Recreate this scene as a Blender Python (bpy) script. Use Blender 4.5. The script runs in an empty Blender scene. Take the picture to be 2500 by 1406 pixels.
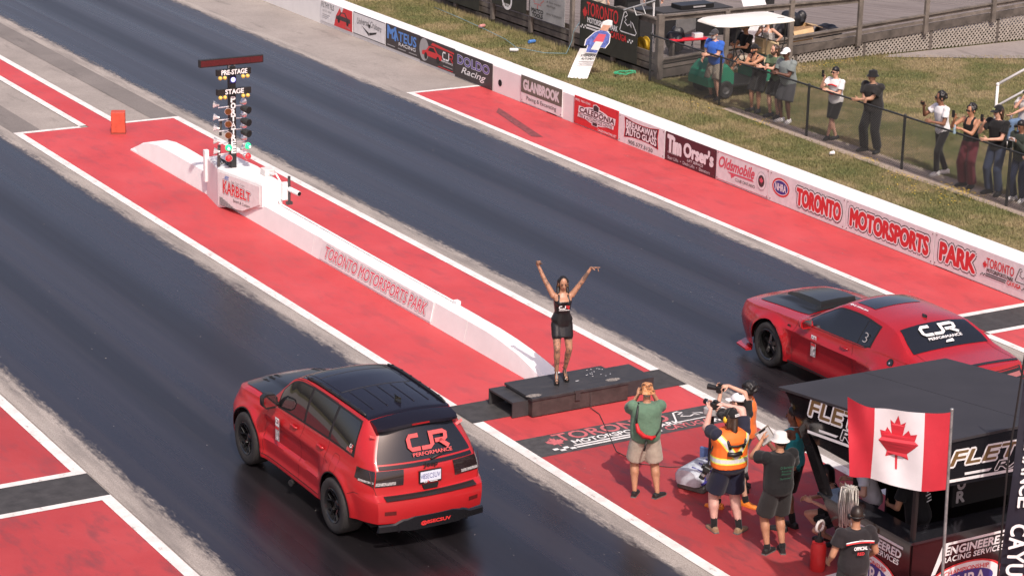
import bpy, math, random
import numpy as np
from mathutils import Vector, Matrix
R = math.radians
random.seed(7); rng = np.random.default_rng(7)
SC = bpy.context.scene
COL = SC.collection

# ------------------------------------------------------------------ camera
cd = bpy.data.cameras.new('camera'); cam = bpy.data.objects.new('camera', cd); COL.objects.link(cam)
cy, cp, cr = 0.5394040, 0.2995962, 0.0234656
f = Vector((math.sin(cy)*math.cos(cp), math.cos(cy)*math.cos(cp), -math.sin(cp)))
r = Vector((math.cos(cy), -math.sin(cy), 0)); u = r.cross(f)
r2 = r*math.cos(cr)+u*math.sin(cr); u2 = -r*math.sin(cr)+u*math.cos(cr)
cam.matrix_world = Matrix(((r2.x, u2.x, -f.x, -21.374), (r2.y, u2.y, -f.y, -30.253), (r2.z, u2.z, -f.z, 13.034), (0, 0, 0, 1)))
cd.sensor_fit = 'HORIZONTAL'; cd.sensor_width = 36; cd.lens = 84.12; cd.clip_start = 0.5; cd.clip_end = 4000
SC.camera = cam

# ------------------------------------------------------------------ sky and sun
W = bpy.data.worlds.new('World'); SC.world = W; W.use_nodes = True
nt = W.node_tree; bg = nt.nodes['Background']
sky = nt.nodes.new('ShaderNodeTexSky'); sky.sky_type = 'NISHITA'; sky.sun_disc = False
SUN_EL = 50.0
sdir = Vector((-0.30, -0.95, 0)).normalized()          # horizontal direction towards the sun
sky.sun_elevation = R(SUN_EL); sky.sun_rotation = math.atan2(sdir.x, sdir.y)
sky.air_density = 1.0; sky.dust_density = 4.5; sky.ozone_density = .5; sky.altitude = 150
sky_tint = nt.nodes.new('ShaderNodeMix'); sky_tint.data_type = 'RGBA'; sky_tint.blend_type = 'MULTIPLY'; sky_tint.inputs[0].default_value = 1; sky_tint.inputs[7].default_value = (1.13, .95, .96, 1)      # uniform warm tint multiplied onto the sky colour, as a white-balance shift
nt.links.new(sky.outputs[0], sky_tint.inputs[6]); nt.links.new(sky_tint.outputs[2], bg.inputs[0]); bg.inputs[1].default_value = 0.15
sl = bpy.data.lights.new('sun', 'SUN'); so = bpy.data.objects.new('sun', sl); COL.objects.link(so)
sl.energy = 3.5; sl.angle = R(0.8); sl.color = (1.0, 0.94, 0.86)
tosun = Vector((sdir.x*math.cos(R(SUN_EL)), sdir.y*math.cos(R(SUN_EL)), math.sin(R(SUN_EL))))
so.rotation_euler = tosun.to_track_quat('Z', 'Y').to_euler()
so.location = (-10, -40, 45)
vs = SC.view_settings; vs.view_transform = 'Standard'; vs.look = 'None'; vs.gamma = 1; vs.exposure = 0.05; vs.use_curve_mapping = False

# ------------------------------------------------------------------ materials
MATS = {}
def srgb(h):
    h = h.lstrip('#'); c = [int(h[i:i+2], 16)/255 for i in (0, 2, 4)]
    return tuple(((x+.055)/1.055)**2.4 if x > .04045 else x/12.92 for x in c)
def pm(name, col, rough=.6, var=0., scale=4., stretch=(1, 1, 1), spec=.5, metal=0., coat=0., bump=0., bscale=None, sheen=0., emit=0., alpha=1., detail=6., col2=None, trans=0., rvar=0.):
    """procedural Principled material: noise-driven colour variation and fine relief"""
    if name in MATS: return MATS[name]
    if isinstance(col, str): col = srgb(col)
    if isinstance(col2, str): col2 = srgb(col2)
    m = bpy.data.materials.new(name); m.use_nodes = True; t = m.node_tree; n = t.nodes; l = t.links
    b = n['Principled BSDF']; b.inputs['Base Color'].default_value = (*col, 1)
    b.inputs['Roughness'].default_value = rough; b.inputs['Specular IOR Level'].default_value = spec
    b.inputs['Metallic'].default_value = metal; b.inputs['Coat Weight'].default_value = coat; b.inputs['Coat Roughness'].default_value = .06
    b.inputs['Sheen Weight'].default_value = sheen; b.inputs['Alpha'].default_value = alpha
    b.inputs['Transmission Weight'].default_value = trans
    if emit: b.inputs['Emission Color'].default_value = (*col, 1); b.inputs['Emission Strength'].default_value = emit
    if var or bump or col2 or rvar:
        tc = n.new('ShaderNodeTexCoord'); mp = n.new('ShaderNodeMapping'); mp.inputs['Scale'].default_value = stretch
        l.new(tc.outputs['Object'], mp.inputs[0])
        ns = n.new('ShaderNodeTexNoise'); ns.inputs['Scale'].default_value = scale; ns.inputs['Detail'].default_value = detail; ns.inputs['Roughness'].default_value = .62
        l.new(mp.outputs[0], ns.inputs[0])
        if var or col2:
            rp = n.new('ShaderNodeValToRGB'); l.new(ns.outputs['Fac'], rp.inputs[0])
            a = col2 if col2 else tuple(c*(1-var) for c in col); bb = col if col2 else tuple(min(1, c*(1+var)) for c in col)
            rp.color_ramp.elements[0].position = .33; rp.color_ramp.elements[1].position = .67
            rp.color_ramp.elements[0].color = (*a, 1); rp.color_ramp.elements[1].color = (*bb, 1)
            l.new(rp.outputs[0], b.inputs['Base Color'])
        if rvar:
            mr = n.new('ShaderNodeMapRange'); mr.inputs['To Min'].default_value = max(.02, rough-rvar); mr.inputs['To Max'].default_value = rough+rvar
            mr.inputs['From Min'].default_value = .3; mr.inputs['From Max'].default_value = .7
            l.new(ns.outputs['Fac'], mr.inputs[0]); l.new(mr.outputs[0], b.inputs['Roughness'])
        if bump:
            nb = n.new('ShaderNodeTexNoise'); nb.inputs['Scale'].default_value = bscale or scale*3; nb.inputs['Detail'].default_value = 5
            l.new(mp.outputs[0], nb.inputs[0]); bp = n.new('ShaderNodeBump'); bp.inputs['Strength'].default_value = bump; bp.inputs['Distance'].default_value = .02
            l.new(nb.outputs['Fac'], bp.inputs['Height']); l.new(bp.outputs[0], b.inputs['Normal'])
    MATS[name] = m; return m

# ------------------------------------------------------------------ mesh helpers
class MB:
    """collects polygons; build() links them as ONE mesh object"""
    def __init__(s): s.v = []; s.f = []
    def add(s, vs, fs):
        o = len(s.v); s.v += [tuple(map(float, p)) for p in vs]; s.f += [tuple(i+o for i in q) for q in fs]; return s
    def box(s, x0, x1, y0, y1, z0, z1):
        return s.add([(x0, y0, z0), (x1, y0, z0), (x1, y1, z0), (x0, y1, z0), (x0, y0, z1), (x1, y0, z1), (x1, y1, z1), (x0, y1, z1)],
                     [(3, 2, 1, 0), (4, 5, 6, 7), (0, 1, 5, 4), (1, 2, 6, 5), (2, 3, 7, 6), (3, 0, 4, 7)])
    def bbox(s, x0, x1, y0, y1, z0, z1, c=.01):
        """box with chamfered vertical and top edges"""
        c = min(c, (x1-x0)/2.1, (y1-y0)/2.1, (z1-z0)/2.1)
        def ring(i, z): return [(x0+i, y0+c, z), (x0+c, y0+i, z), (x1-c, y0+i, z), (x1-i, y0+c, z), (x1-i, y1-c, z), (x1-c, y1-i, z), (x0+c, y1-i, z), (x0+i, y1-c, z)]
        def ring2(i, z): return [(x0+i, y0+c+i, z), (x0+c+i, y0+i, z), (x1-c-i, y0+i, z), (x1-i, y0+c+i, z), (x1-i, y1-c-i, z), (x1-c-i, y1-i, z), (x0+c+i, y1-i, z), (x0+i, y1-c-i, z)]
        rs = [ring2(c*.6, z0), ring(0, z0+c*.6), ring(0, z1-c*.6), ring2(c*.6, z1)]
        return s.rings(rs, True)
    def rings(s, rs, caps=True, closed=True):
        n = len(rs[0]); V = [p for q in rs for p in q]; F = []
        for i in range(len(rs)-1):
            for j in range(n if closed else n-1):
                k = (j+1) % n; F.append((i*n+j, i*n+k, (i+1)*n+k, (i+1)*n+j))
        if caps: F.append(tuple(range(n-1, -1, -1))); F.append(tuple((len(rs)-1)*n+j for j in range(n)))
        return s.add(V, F)
    def tube(s, pts, r, n=8, caps=True):
        pts = [Vector(p) for p in pts]; m = len(pts)
        rr = r if isinstance(r, (list, tuple)) else [r]*m
        rs = []; up = None
        for i, p in enumerate(pts):
            d = (pts[min(i+1, m-1)]-pts[max(i-1, 0)])
            if d.length < 1e-9: d = Vector((0, 0, 1))
            d.normalize()
            if up is None:
                up = Vector((0, 0, 1)) if abs(d.z) < .9 else Vector((1, 0, 0))
            a = d.cross(up); 
            if a.length < 1e-6: a = d.cross(Vector((1, 0, 0)))
            a.normalize(); b2 = d.cross(a); up = -b2 if False else up
            rs.append([tuple(p+(a*math.cos(2*math.pi*k/n)+b2*math.sin(2*math.pi*k/n))*rr[i]) for k in range(n)])
        return s.rings(rs, caps)
    def cap(s, p0, p1, r0, r1, n=10, k=3):
        """tapered capsule"""
        p0, p1 = Vector(p0), Vector(p1); d = (p1-p0); L = d.length; d = d/L if L > 1e-9 else Vector((0, 0, 1))
        P = []; rr = []
        for i in range(k+1):
            a = math.pi/2*(i/k) if i else .12
            P.append(p0-d*r0*math.cos(a)); rr.append(r0*math.sin(a))
        for i in range(k+1):
            a = math.pi/2*(1-i/k) if i < k else .12
            P.append(p1+d*r1*math.cos(a)); rr.append(r1*math.sin(a))
        return s.tube(P, rr, n)
    def ell(s, c, rx, ry, rz, n=14, m=9, M=None):
        rs = []
        for i in range(m+1):
            a = -math.pi/2+math.pi*(.02+.96*i/m)
            ring = []
            for j in range(n):
                b = 2*math.pi*j/n; p = Vector((rx*math.cos(a)*math.cos(b), ry*math.cos(a)*math.sin(b), rz*math.sin(a)))
                if M is not None: p = M @ p
                ring.append(tuple(Vector(c)+p))
            rs.append(ring)
        return s.rings(rs, True)
    def loft(s, secs, n=16, pw=2.0):
        """secs: (cx,cy,cz,rx,ry) horizontal ellipses (superellipse power pw)"""
        rs = []
        for q in secs:
            cx, cy_, cz, rx, ry = q[:5]
            ring = []
            for j in range(n):
                b = 2*math.pi*j/n; c, d = math.cos(b), math.sin(b)
                ring.append((cx+rx*math.copysign(abs(c)**(2/pw), c), cy_+ry*math.copysign(abs(d)**(2/pw), d), cz))
            rs.append(ring)
        return s.rings(rs, True)
    def prism(s, poly, z0, z1, ax='z'):
        """extrude a 2-D polygon (ccw); ax is the extrusion axis: z->(x,y), x->(y,z), y->(x,z)"""
        n = len(poly)
        def mk(p, t): return {'z': (p[0], p[1], t), 'x': (t, p[0], p[1]), 'y': (p[0], t, p[1])}[ax]
        V = [mk(p, z0) for p in poly]+[mk(p, z1) for p in poly]
        F = [tuple(range(n-1, -1, -1)), tuple(range(n, 2*n))]+[(i, (i+1) % n, n+(i+1) % n, n+i) for i in range(n)]
        if ax == 'y': F = [tuple(reversed(q)) for q in F]
        return s.add(V, F)
    def lathe(s, prof, c=(0, 0, 0), ax='z', n=24, caps=False):
        rs = []
        for rr, h in prof:
            ring = []
            for j in range(n):
                b = 2*math.pi*j/n; x, y = rr*math.cos(b), rr*math.sin(b)
                p = {'z': (x, y, h), 'x': (h, x, y), 'y': (y, h, x)}[ax]
                ring.append((p[0]+c[0], p[1]+c[1], p[2]+c[2]))
            rs.append(ring)
        return s.rings(rs, caps)
    def xf(s, M):
        s.v = [tuple(M @ Vector(p)) for p in s.v]; return s
    def build(s, name, m, parent=None, smooth=False, base=True, auto=None):
        V = s.v
        off = Vector((0, 0, 0))
        if parent is None and base and V:
            a = np.array(V); off = Vector(((a[:, 0].min()+a[:, 0].max())/2, (a[:, 1].min()+a[:, 1].max())/2, a[:, 2].min()))
            V = [(p[0]-off.x, p[1]-off.y, p[2]-off.z) for p in V]
        me = bpy.data.meshes.new(name); me.from_pydata(V, [], s.f)
        me.materials.append(m if not isinstance(m, str) else MATS[m])
        if smooth:
            me.polygons.foreach_set('use_smooth', [True]*len(me.polygons))
            if auto is not None:
                me.update(); me.set_sharp_from_angle(angle=R(auto))
        me.update()
        o = bpy.data.objects.new(name, me); COL.objects.link(o); o.location = off
        if parent is not None: o.parent = parent
        return o

def mesh_obj(name, me, parent=None):
    o = bpy.data.objects.new(name, me); COL.objects.link(o)
    if parent is not None: o.parent = parent
    return o
def tag(o, label, cat, group=None):
    o['label'] = label; o['category'] = cat
    if group: o['group'] = group
    return o
def struct(o): o['kind'] = 'structure'; return o
def empty(name, loc=(0, 0, 0), rz=0, label=None, cat=None, group=None):
    o = bpy.data.objects.new(name, None); COL.objects.link(o); o.location = loc; o.rotation_euler = (0, 0, rz); o.empty_display_size = .2
    if label: tag(o, label, cat, group)
    return o
def W2L(root):
    """matrix from world to the local frame of a root without parents"""
    return (Matrix.Translation(root.location) @ root.rotation_euler.to_matrix().to_4x4()).inverted()
def wbuild(mb, name, m, root, **k):
    return mb.xf(W2L(root)).build(name, m, root, **k)

# lettering: built-in font -> flat mesh
_tc = {}
def text2d(t, offset=0., shear=0., spacing=1.):
    key = (t, round(offset, 4), shear, spacing)
    if key in _tc: return _tc[key]
    c = bpy.data.curves.new('txt', 'FONT'); c.body = t; c.size = 1; c.offset = offset; c.shear = shear; c.space_character = spacing
    c.resolution_u = 3; c.fill_mode = 'FRONT'
    o = bpy.data.objects.new('txt', c); me = o.to_mesh()
    v = [(p.co.x, p.co.y) for p in me.vertices]; fs = [tuple(p.vertices) for p in me.polygons]
    o.to_mesh_clear(); bpy.data.objects.remove(o); bpy.data.curves.remove(c)
    _tc[key] = (v, fs); return v, fs
def text_on(mb, t, O, U, V, w, h, lift=0., offset=0., shear=0., spacing=1., warp=None):
    """write t into the rectangle at O (lower left), w along U, h along V, raised along U x V; heavy strokes are fattened by shifted copies"""
    O, U, V = Vector(O), Vector(U).normalized(), Vector(V).normalized(); N = U.cross(V)
    base = min(offset, 0.); extra = (offset-base)*h*1.35
    v, fs = text2d(t, base, shear, spacing); vr, _ = text2d(t, 0., shear, spacing)
    a = np.array(vr); x0, y0 = a.min(0); x1, y1 = a.max(0); x1 = max(x1, x0+1e-4)
    sh = [(0, 0)]
    if extra > 1e-5:
        k = 10 if extra > .05*h else 6
        sh += [(math.cos(2*math.pi*i/k)*extra, math.sin(2*math.pi*i/k)*extra) for i in range(k)]
        if extra > .10*h: sh += [(math.cos(2*math.pi*i/6)*extra*.5, math.sin(2*math.pi*i/6)*extra*.5) for i in range(6)]
    for i, (sx, sy) in enumerate(sh):
        P = []
        for x, y in v:
            X = (x-x0)/(x1-x0); Y = (y-y0)/(y1-y0)
            if warp: X, Y = warp(X, Y)
            P.append(O+U*(X*w+sx)+V*(Y*h+sy)+N*(lift+i*.00006))
        mb.add(P, fs)
    return mb
def poly_on(mb, pts, O, U, V, lift=0., sc=1.):
    O, U, V = Vector(O), Vector(U).normalized(), Vector(V).normalized(); N = U.cross(V)
    return mb.add([O+U*(p[0]*sc)+V*(p[1]*sc)+N*lift for p in pts], [tuple(range(len(pts)))])
def rect_on(mb, x, y, w, h, O, U, V, lift=0.):
    return poly_on(mb, [(x, y), (x+w, y), (x+w, y+h), (x, y+h)], O, U, V, lift)
def ell_pts(cx, cy_, rx, ry, n=28, a0=0, a1=2*math.pi):
    return [(cx+rx*math.cos(a0+(a1-a0)*i/n), cy_+ry*math.sin(a0+(a1-a0)*i/n)) for i in range(n)]
def stroke_on(mb, pts, wd, O, U, V, lift=0., closed=False):
    """ribbon along a 2-D polyline"""
    P = [Vector(p) for p in pts]; n = len(P); L = []; Rr = []
    for i in range(n):
        a = P[(i-1) % n] if closed or i > 0 else P[i]; b = P[(i+1) % n] if closed or i < n-1 else P[i]
        d = (b-a); d = d.normalized() if d.length > 0 else Vector((1, 0)); q = Vector((-d.y, d.x))*wd/2
        L.append(P[i]+q); Rr.append(P[i]-q)
    O, U, V = Vector(O), Vector(U).normalized(), Vector(V).normalized(); N = U.cross(V)
    vs = [O+U*p.x+V*p.y+N*lift for p in L+Rr]
    fs = [(n+i, n+(i+1) % n, (i+1) % n, i) for i in range(n if closed else n-1)]
    return mb.add(vs, fs)
LEAF = [(0, 1.), (-.12, .74), (-.30, .84), (-.21, .42), (-.42, .62), (-.50, .50), (-.74, .55), (-.66, .34), (-.80, .26), (-.40, -.06), (-.46, -.22), (-.05, -.15), (-.04, -.55)]
LEAF = LEAF+[(-x, y) for x, y in reversed(LEAF[1:])]
TRACKOUT = [(0, .05), (.28, .95), (.42, 1.), (.52, .86), (.34, .72), (.44, .62), (.32, .50), (.56, .36), (.70, .46), (.82, .30), (.76, .62), (.92, .52), (1.2, .12), (1.1, 0), (.1, 0)]
# ------------------------------------------------------------------ surfaces
def node_mat(name):
    m = bpy.data.materials.new(name); m.use_nodes = True; MATS[name] = m
    return m, m.node_tree.nodes, m.node_tree.links, m.node_tree.nodes['Principled BSDF']
def noise(n, l, vec, scale, detail=5, rough=.6, stretch=None):
    if stretch:
        mp = n.new('ShaderNodeMapping'); mp.inputs['Scale'].default_value = stretch; l.new(vec, mp.inputs[0]); vec = mp.outputs[0]
    t = n.new('ShaderNodeTexNoise'); t.inputs['Scale'].default_value = scale; t.inputs['Detail'].default_value = detail; t.inputs['Roughness'].default_value = rough
    l.new(vec, t.inputs[0]); return t.outputs['Fac']
def ramp(n, l, fac, stops):
    rp = n.new('ShaderNodeValToRGB'); l.new(fac, rp.inputs[0]); e = rp.color_ramp.elements
    while len(e) < len(stops): e.new(.5)
    for q, (p, c) in zip(e, stops):
        q.position = p; q.color = (*(srgb(c) if isinstance(c, str) else c), 1) if not isinstance(c, (int, float)) else (c, c, c, 1)
    return rp.outputs[0]
def mixc(n, l, fac, a, b, bt='MIX'):
    mx = n.new('ShaderNodeMix'); mx.data_type = 'RGBA'; mx.blend_type = bt
    for i, v in ((0, fac), (6, a), (7, b)):
        if hasattr(v, 'is_linked'): l.new(v, mx.inputs[i])
        elif isinstance(v, (int, float)): mx.inputs[i].default_value = v if i == 0 else (v, v, v, 1)
        else: mx.inputs[i].default_value = (*(srgb(v) if isinstance(v, str) else v), 1)
    return mx.outputs[2]
def math_(n, l, op, a, b=None, c=None, clamp=False):
    q = n.new('ShaderNodeMath'); q.operation = op; q.use_clamp = clamp
    for i, v in enumerate((a, b, c)):
        if v is None: continue
        if hasattr(v, 'is_linked'): l.new(v, q.inputs[i])
        else: q.inputs[i].default_value = v
    return q.outputs[0]

def lane_mat(name, x0, x1, b0, b1):
    """rubbered drag lane; bare concrete shows along both edges (widths b0, b1) with a ragged border"""
    m, n, l, b = node_mat(name)
    tc = n.new('ShaderNodeTexCoord'); P = tc.outputs['Object']
    sp = n.new('ShaderNodeSeparateXYZ'); l.new(P, sp.inputs[0]); X = sp.outputs[0]
    st = noise(n, l, P, 1.0, 7, .62, (2.2, .035, 1)); st2 = noise(n, l, P, 1.0, 4, .6, (9, .05, 1)); bl = noise(n, l, P, .35, 4, .55)
    grain = noise(n, l, P, 60, 3, .7)
    rub = ramp(n, l, st, [(.3, (.008, .007, .008)), (.5, (.017, .0145, .017)), (.72, (.034, .030, .032))])
    rub = mixc(n, l, ramp(n, l, bl, [(.4, 0.), (.7, .5)]), rub, (.020, .017, .021))
    xc = (x0+x1)/2; gd = math_(n, l, 'ABSOLUTE', math_(n, l, 'SUBTRACT', math_(n, l, 'ABSOLUTE', math_(n, l, 'SUBTRACT', X, xc)), .85))
    mg = n.new('ShaderNodeMapRange'); mg.inputs['From Min'].default_value = .18; mg.inputs['From Max'].default_value = .55; mg.inputs['To Min'].default_value = 1; mg.inputs['To Max'].default_value = 0; l.new(math_(n, l, 'ADD', gd, math_(n, l, 'MULTIPLY', math_(n, l, 'SUBTRACT', st, .5), .9)), mg.inputs[0]); groove = mg.outputs[0]
    rub = mixc(n, l, math_(n, l, 'MULTIPLY', groove, .75), rub, (.007, .0065, .007))
    con = ramp(n, l, grain, [(.3, (.20, .175, .15)), (.62, (.42, .385, .345))])
    con = mixc(n, l, ramp(n, l, noise(n, l, P, 1., 5, .6, (4, .4, 1)), [(.42, 0.), (.7, .75)]), con, (.13, .12, .11))
    e1 = math_(n, l, 'SUBTRACT', X, x0); e2 = math_(n, l, 'SUBTRACT', x1, X)
    rag = noise(n, l, P, 1., 8, .72, (8, .8, 1)); rag2 = noise(n, l, P, 14, 6, .75, (1, .35, 1))
    rg = math_(n, l, 'ADD', math_(n, l, 'MULTIPLY', math_(n, l, 'SUBTRACT', rag, .5), .42), math_(n, l, 'MULTIPLY', math_(n, l, 'SUBTRACT', rag2, .5), .5))
    def edge(e, w):
        d = math_(n, l, 'SUBTRACT', math_(n, l, 'ADD', e, rg), w)
        mr = n.new('ShaderNodeMapRange'); mr.inputs['From Min'].default_value = -.07; mr.inputs['From Max'].default_value = .12; l.new(d, mr.inputs[0]); return mr.outputs[0]
    k = math_(n, l, 'MINIMUM', edge(e1, b0), edge(e2, b1))
    l.new(mixc(n, l, k, con, rub), b.inputs['Base Color'])
    rr = mixc(n, l, .55, ramp(n, l, st2, [(.3, .22), (.7, .32)]), ramp(n, l, st, [(.32, .17), (.66, .40)]))
    rr = mixc(n, l, math_(n, l, 'MULTIPLY', groove, .5), rr, .42)
    rr = mixc(n, l, k, .85, rr); l.new(rr, b.inputs['Roughness'])
    b.inputs['Specular IOR Level'].default_value = .62; b.inputs['Specular Tint'].default_value = (1., .91, .97, 1)
    bp = n.new('ShaderNodeBump'); bp.inputs['Strength'].default_value = .035; bp.inputs['Distance'].default_value = .004
    l.new(grain, bp.inputs['Height']); l.new(bp.outputs[0], b.inputs['Normal'])
    return m
def red_mat(name, stain=.5, seed=0., dark=1.):
    m, n, l, b = node_mat(name)
    tc = n.new('ShaderNodeTexCoord'); mp = n.new('ShaderNodeMapping'); mp.inputs['Location'].default_value = (seed, seed*1.7, 0); l.new(tc.outputs['Object'], mp.inputs[0]); P = mp.outputs[0]
    a = noise(n, l, P, .5, 5, .6); c = noise(n, l, P, 1., 7, .7, (3.2, 1.1, 1)); g2 = noise(n, l, P, 45, 4, .7)
    red = ramp(n, l, a, [(.3, tuple(c*dark for c in (.44, .048, .052))), (.5, tuple(c*dark for c in (.50, .060, .064))), (.72, tuple(c*dark for c in (.55, .080, .084)))])
    red = mixc(n, l, ramp(n, l, g2, [(.35, 0.), (.75, .22)]), red, tuple(c*dark for c in (.60, .12, .12)))
    red = mixc(n, l, ramp(n, l, c, [(.5, 0.), (.66, stain)]), red, (.17, .045, .048))
    red = mixc(n, l, ramp(n, l, noise(n, l, P, 2.2, 6, .75, (1, 2.5, 1)), [(.62, 0.), (.72, stain*.7)]), red, (.40, .14, .14))
    l.new(red, b.inputs['Base Color']); l.new(ramp(n, l, c, [(.4, .62), (.7, .45)]), b.inputs['Roughness']); b.inputs['Specular IOR Level'].default_value = .3
    return m
def white_mat(name):
    m, n, l, b = node_mat(name)
    tc = n.new('ShaderNodeTexCoord'); P = tc.outputs['Object']
    w = ramp(n, l, noise(n, l, P, 3, 6, .7), [(.35, (.60, .57, .54)), (.6, (.76, .74, .71))])
    w = mixc(n, l, ramp(n, l, noise(n, l, P, 7, 7, .78, (1, .45, 1)), [(.57, 0.), (.66, .75)]), w, (.25, .23, .21))
    l.new(w, b.inputs['Base Color']); b.inputs['Roughness'].default_value = .7; return m
def concrete_mat(name, base=(.33, .295, .265)):
    m, n, l, b = node_mat(name)
    tc = n.new('ShaderNodeTexCoord'); P = tc.outputs['Object']
    c = ramp(n, l, noise(n, l, P, .6, 6, .65), [(.3, tuple(x*.8 for x in base)), (.7, tuple(x*1.12 for x in base))])
    c = mixc(n, l, ramp(n, l, noise(n, l, P, 26, 4, .75), [(.36, .45), (.55, 0.)]), c, tuple(x*.55 for x in base))
    c = mixc(n, l, ramp(n, l, noise(n, l, P, 1., 7, .7, (2.6, .5, 1)), [(.56, 0.), (.72, .7)]), c, tuple(x*.45 for x in base))
    l.new(c, b.inputs['Base Color']); b.inputs['Roughness'].default_value = .85; return m
def wall_paint(name, base=(.78, .74, .71), dirt=.5):
    m, n, l, b = node_mat(name)
    tc = n.new('ShaderNodeTexCoord'); P = tc.outputs['Object']
    c = ramp(n, l, noise(n, l, P, 2.5, 6, .65), [(.3, tuple(x*.93 for x in base)), (.65, base)])
    c = mixc(n, l, ramp(n, l, noise(n, l, P, 18, 5, .8), [(.62, 0.), (.72, dirt*.5)]), c, (.35, .32, .30))
    c = mixc(n, l, ramp(n, l, noise(n, l, P, 1., 6, .75, (5, 5, 1.2)), [(.60, 0.), (.74, dirt*.5)]), c, (.38, .34, .31))
    l.new(c, b.inputs['Base Color']); b.inputs['Roughness'].default_value = .55
    bp = n.new('ShaderNodeBump'); bp.inputs['Strength'].default_value = .12; bp.inputs['Distance'].default_value = .01; l.new(noise(n, l, P, 40, 4, .7), bp.inputs['Height']); l.new(bp.outputs[0], b.inputs['Normal'])
    return m
def grass_ground(name):
    m, n, l, b = node_mat(name)
    tc = n.new('ShaderNodeTexCoord'); P = tc.outputs['Object']
    g1 = noise(n, l, P, .55, 6, .62); g2 = noise(n, l, P, 5, 6, .7); g3 = noise(n, l, P, 40, 4, .75)
    c = ramp(n, l, g1, [(.36, (.070, .090, .028)), (.48, (.125, .12, .048)), (.58, (.24, .185, .105))])
    c = mixc(n, l, ramp(n, l, g2, [(.35, .55), (.6, 0.)]), c, (.055, .072, .02))
    c = mixc(n, l, ramp(n, l, g3, [(.4, 0.), (.72, .6)]), c, (.24, .20, .12))
    l.new(c, b.inputs['Base Color']); b.inputs['Roughness'].default_value = .95; b.inputs['Specular IOR Level'].default_value = .1
    bp = n.new('ShaderNodeBump'); bp.inputs['Strength'].default_value = .6; bp.inputs['Distance'].default_value = .03; l.new(g3, bp.inputs['Height']); l.new(bp.outputs[0], b.inputs['Normal'])
    return m
M_RED = red_mat('red_painted_concrete', .30); M_REDW = red_mat('worn_red_painted_concrete', .8, 3.3, .72)
M_WHITE = white_mat('worn_white_paint'); M_CON = concrete_mat('concrete_paving'); M_CON2 = concrete_mat('darker_concrete', (.20, .18, .165))
M_WALL = wall_paint('white_wall_paint', (.80, .79, .775)); M_BARR = wall_paint('white_barrier_paint', (.82, .82, .81), .3)
M_GRASS = grass_ground('dry_lawn'); M_PATH = concrete_mat('trodden_dirt', (.36, .29, .235))
M_LANEL = lane_mat('left_lane_rubber', -9.9, -3.88, .36, .30); M_LANER = lane_mat('right_lane_rubber', .18, 6.30, .34, .34)
M_MAT = pm('rubber_mat', (.052, .05, .05), .7, .25, 5, (1, 1, 1), .3, bump=.15)

def sheet(name, x0, x1, y0, y1, z, m, nx=1, ny=1):
    mb = MB(); V = [(x0+(x1-x0)*i/nx, y0+(y1-y0)*j/ny, z) for j in range(ny+1) for i in range(nx+1)]
    mb.add(V, [(j*(nx+1)+i, j*(nx+1)+i+1, (j+1)*(nx+1)+i+1, (j+1)*(nx+1)+i) for j in range(ny) for i in range(nx)])
    return struct(mb.build(name, m, None, base=False))
def poly_sheet(name, pts, z, m):
    mb = MB(); mb.add([(x, y, z) for x, y in pts], [tuple(range(len(pts)))]); return struct(mb.build(name, m, None, base=False))
T0, T1 = -60, 260
sheet('ground', -1500, 1500, -1500, 1500, -.030, M_GRASS)
sheet('paving', -40, 8.9, T0, T1, -.012, M_CON)
sheet('lane', -9.9, -3.88, T0, T1, -.004, M_LANEL)
sheet('lane', .18, 6.30, T0, T1, -.004, M_LANER)
sheet('lane_edge', -3.88, -3.2, 21.2, T1, -.006, M_CON2)
sheet('lane_edge', -.47, .18, 21.2, T1, -.006, M_CON2)
# red painted safety zones
sheet('painted_zone', -3.69, 0, -16, 21.2, 0, M_RED)
sheet('painted_zone', -3.69, 0, -16, -1.66, .002, M_REDW)
sheet('painted_zone', 6.47, 8.37, -16, 21.2, 0, M_RED)
sheet('painted_zone', -17, -10.11, .98, 26, 0, red_mat('left_zone_paint_far', .4, 1.1, .74)); sheet('painted_zone', -17, -10.11, -16, -.24, 0, red_mat('left_zone_paint', .62, 9., .78))
poly_sheet('painted_zone', [(-2.11, 21.2), (-1.45, 21.2), (-1.45, 80), (-2.11, 80)], 0, M_RED)
# white boundary lines
def line(x0, x1, y0, y1, z=.004): return sheet('painted_line', x0, x1, y0, y1, z, M_WHITE)
line(-3.88, -3.69, .90, 21.2); line(-3.88, -3.69, -16, .06)
line(0, .18, .90, 21.2); line(0, .18, -16, .06)
line(6.30, 6.47, .98, 21.2); line(6.30, 6.47, -16, -.18)
line(-10.11, -9.93, .98, 26); line(-10.11, -9.93, -16, -.24)
line(-3.88, -2.29, 21.2, 21.36); line(-1.31, .18, 21.2, 21.34); line(6.30, 8.37, 21.2, 21.34)
line(-2.29, -2.11, 21.36, 80); line(-1.45, -1.27, 21.34, 80)
# start strip: rubber mats with white borders
sheet('start_mat', -17, -9.93, -.10, .83, .004, M_MAT); line(-17, -9.93, .83, .98, .004); line(-17, -9.93, -.24, -.10, .004)
sheet('start_mat', -3.88, .15, .07, .89, .006, M_MAT)
sheet('start_mat', 6.5, 8.37, -.07, .80, .004, M_MAT); line(6.47, 8.37, .80, .95, .006); line(6.47, 8.37, -.18, -.05, .006)
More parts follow.
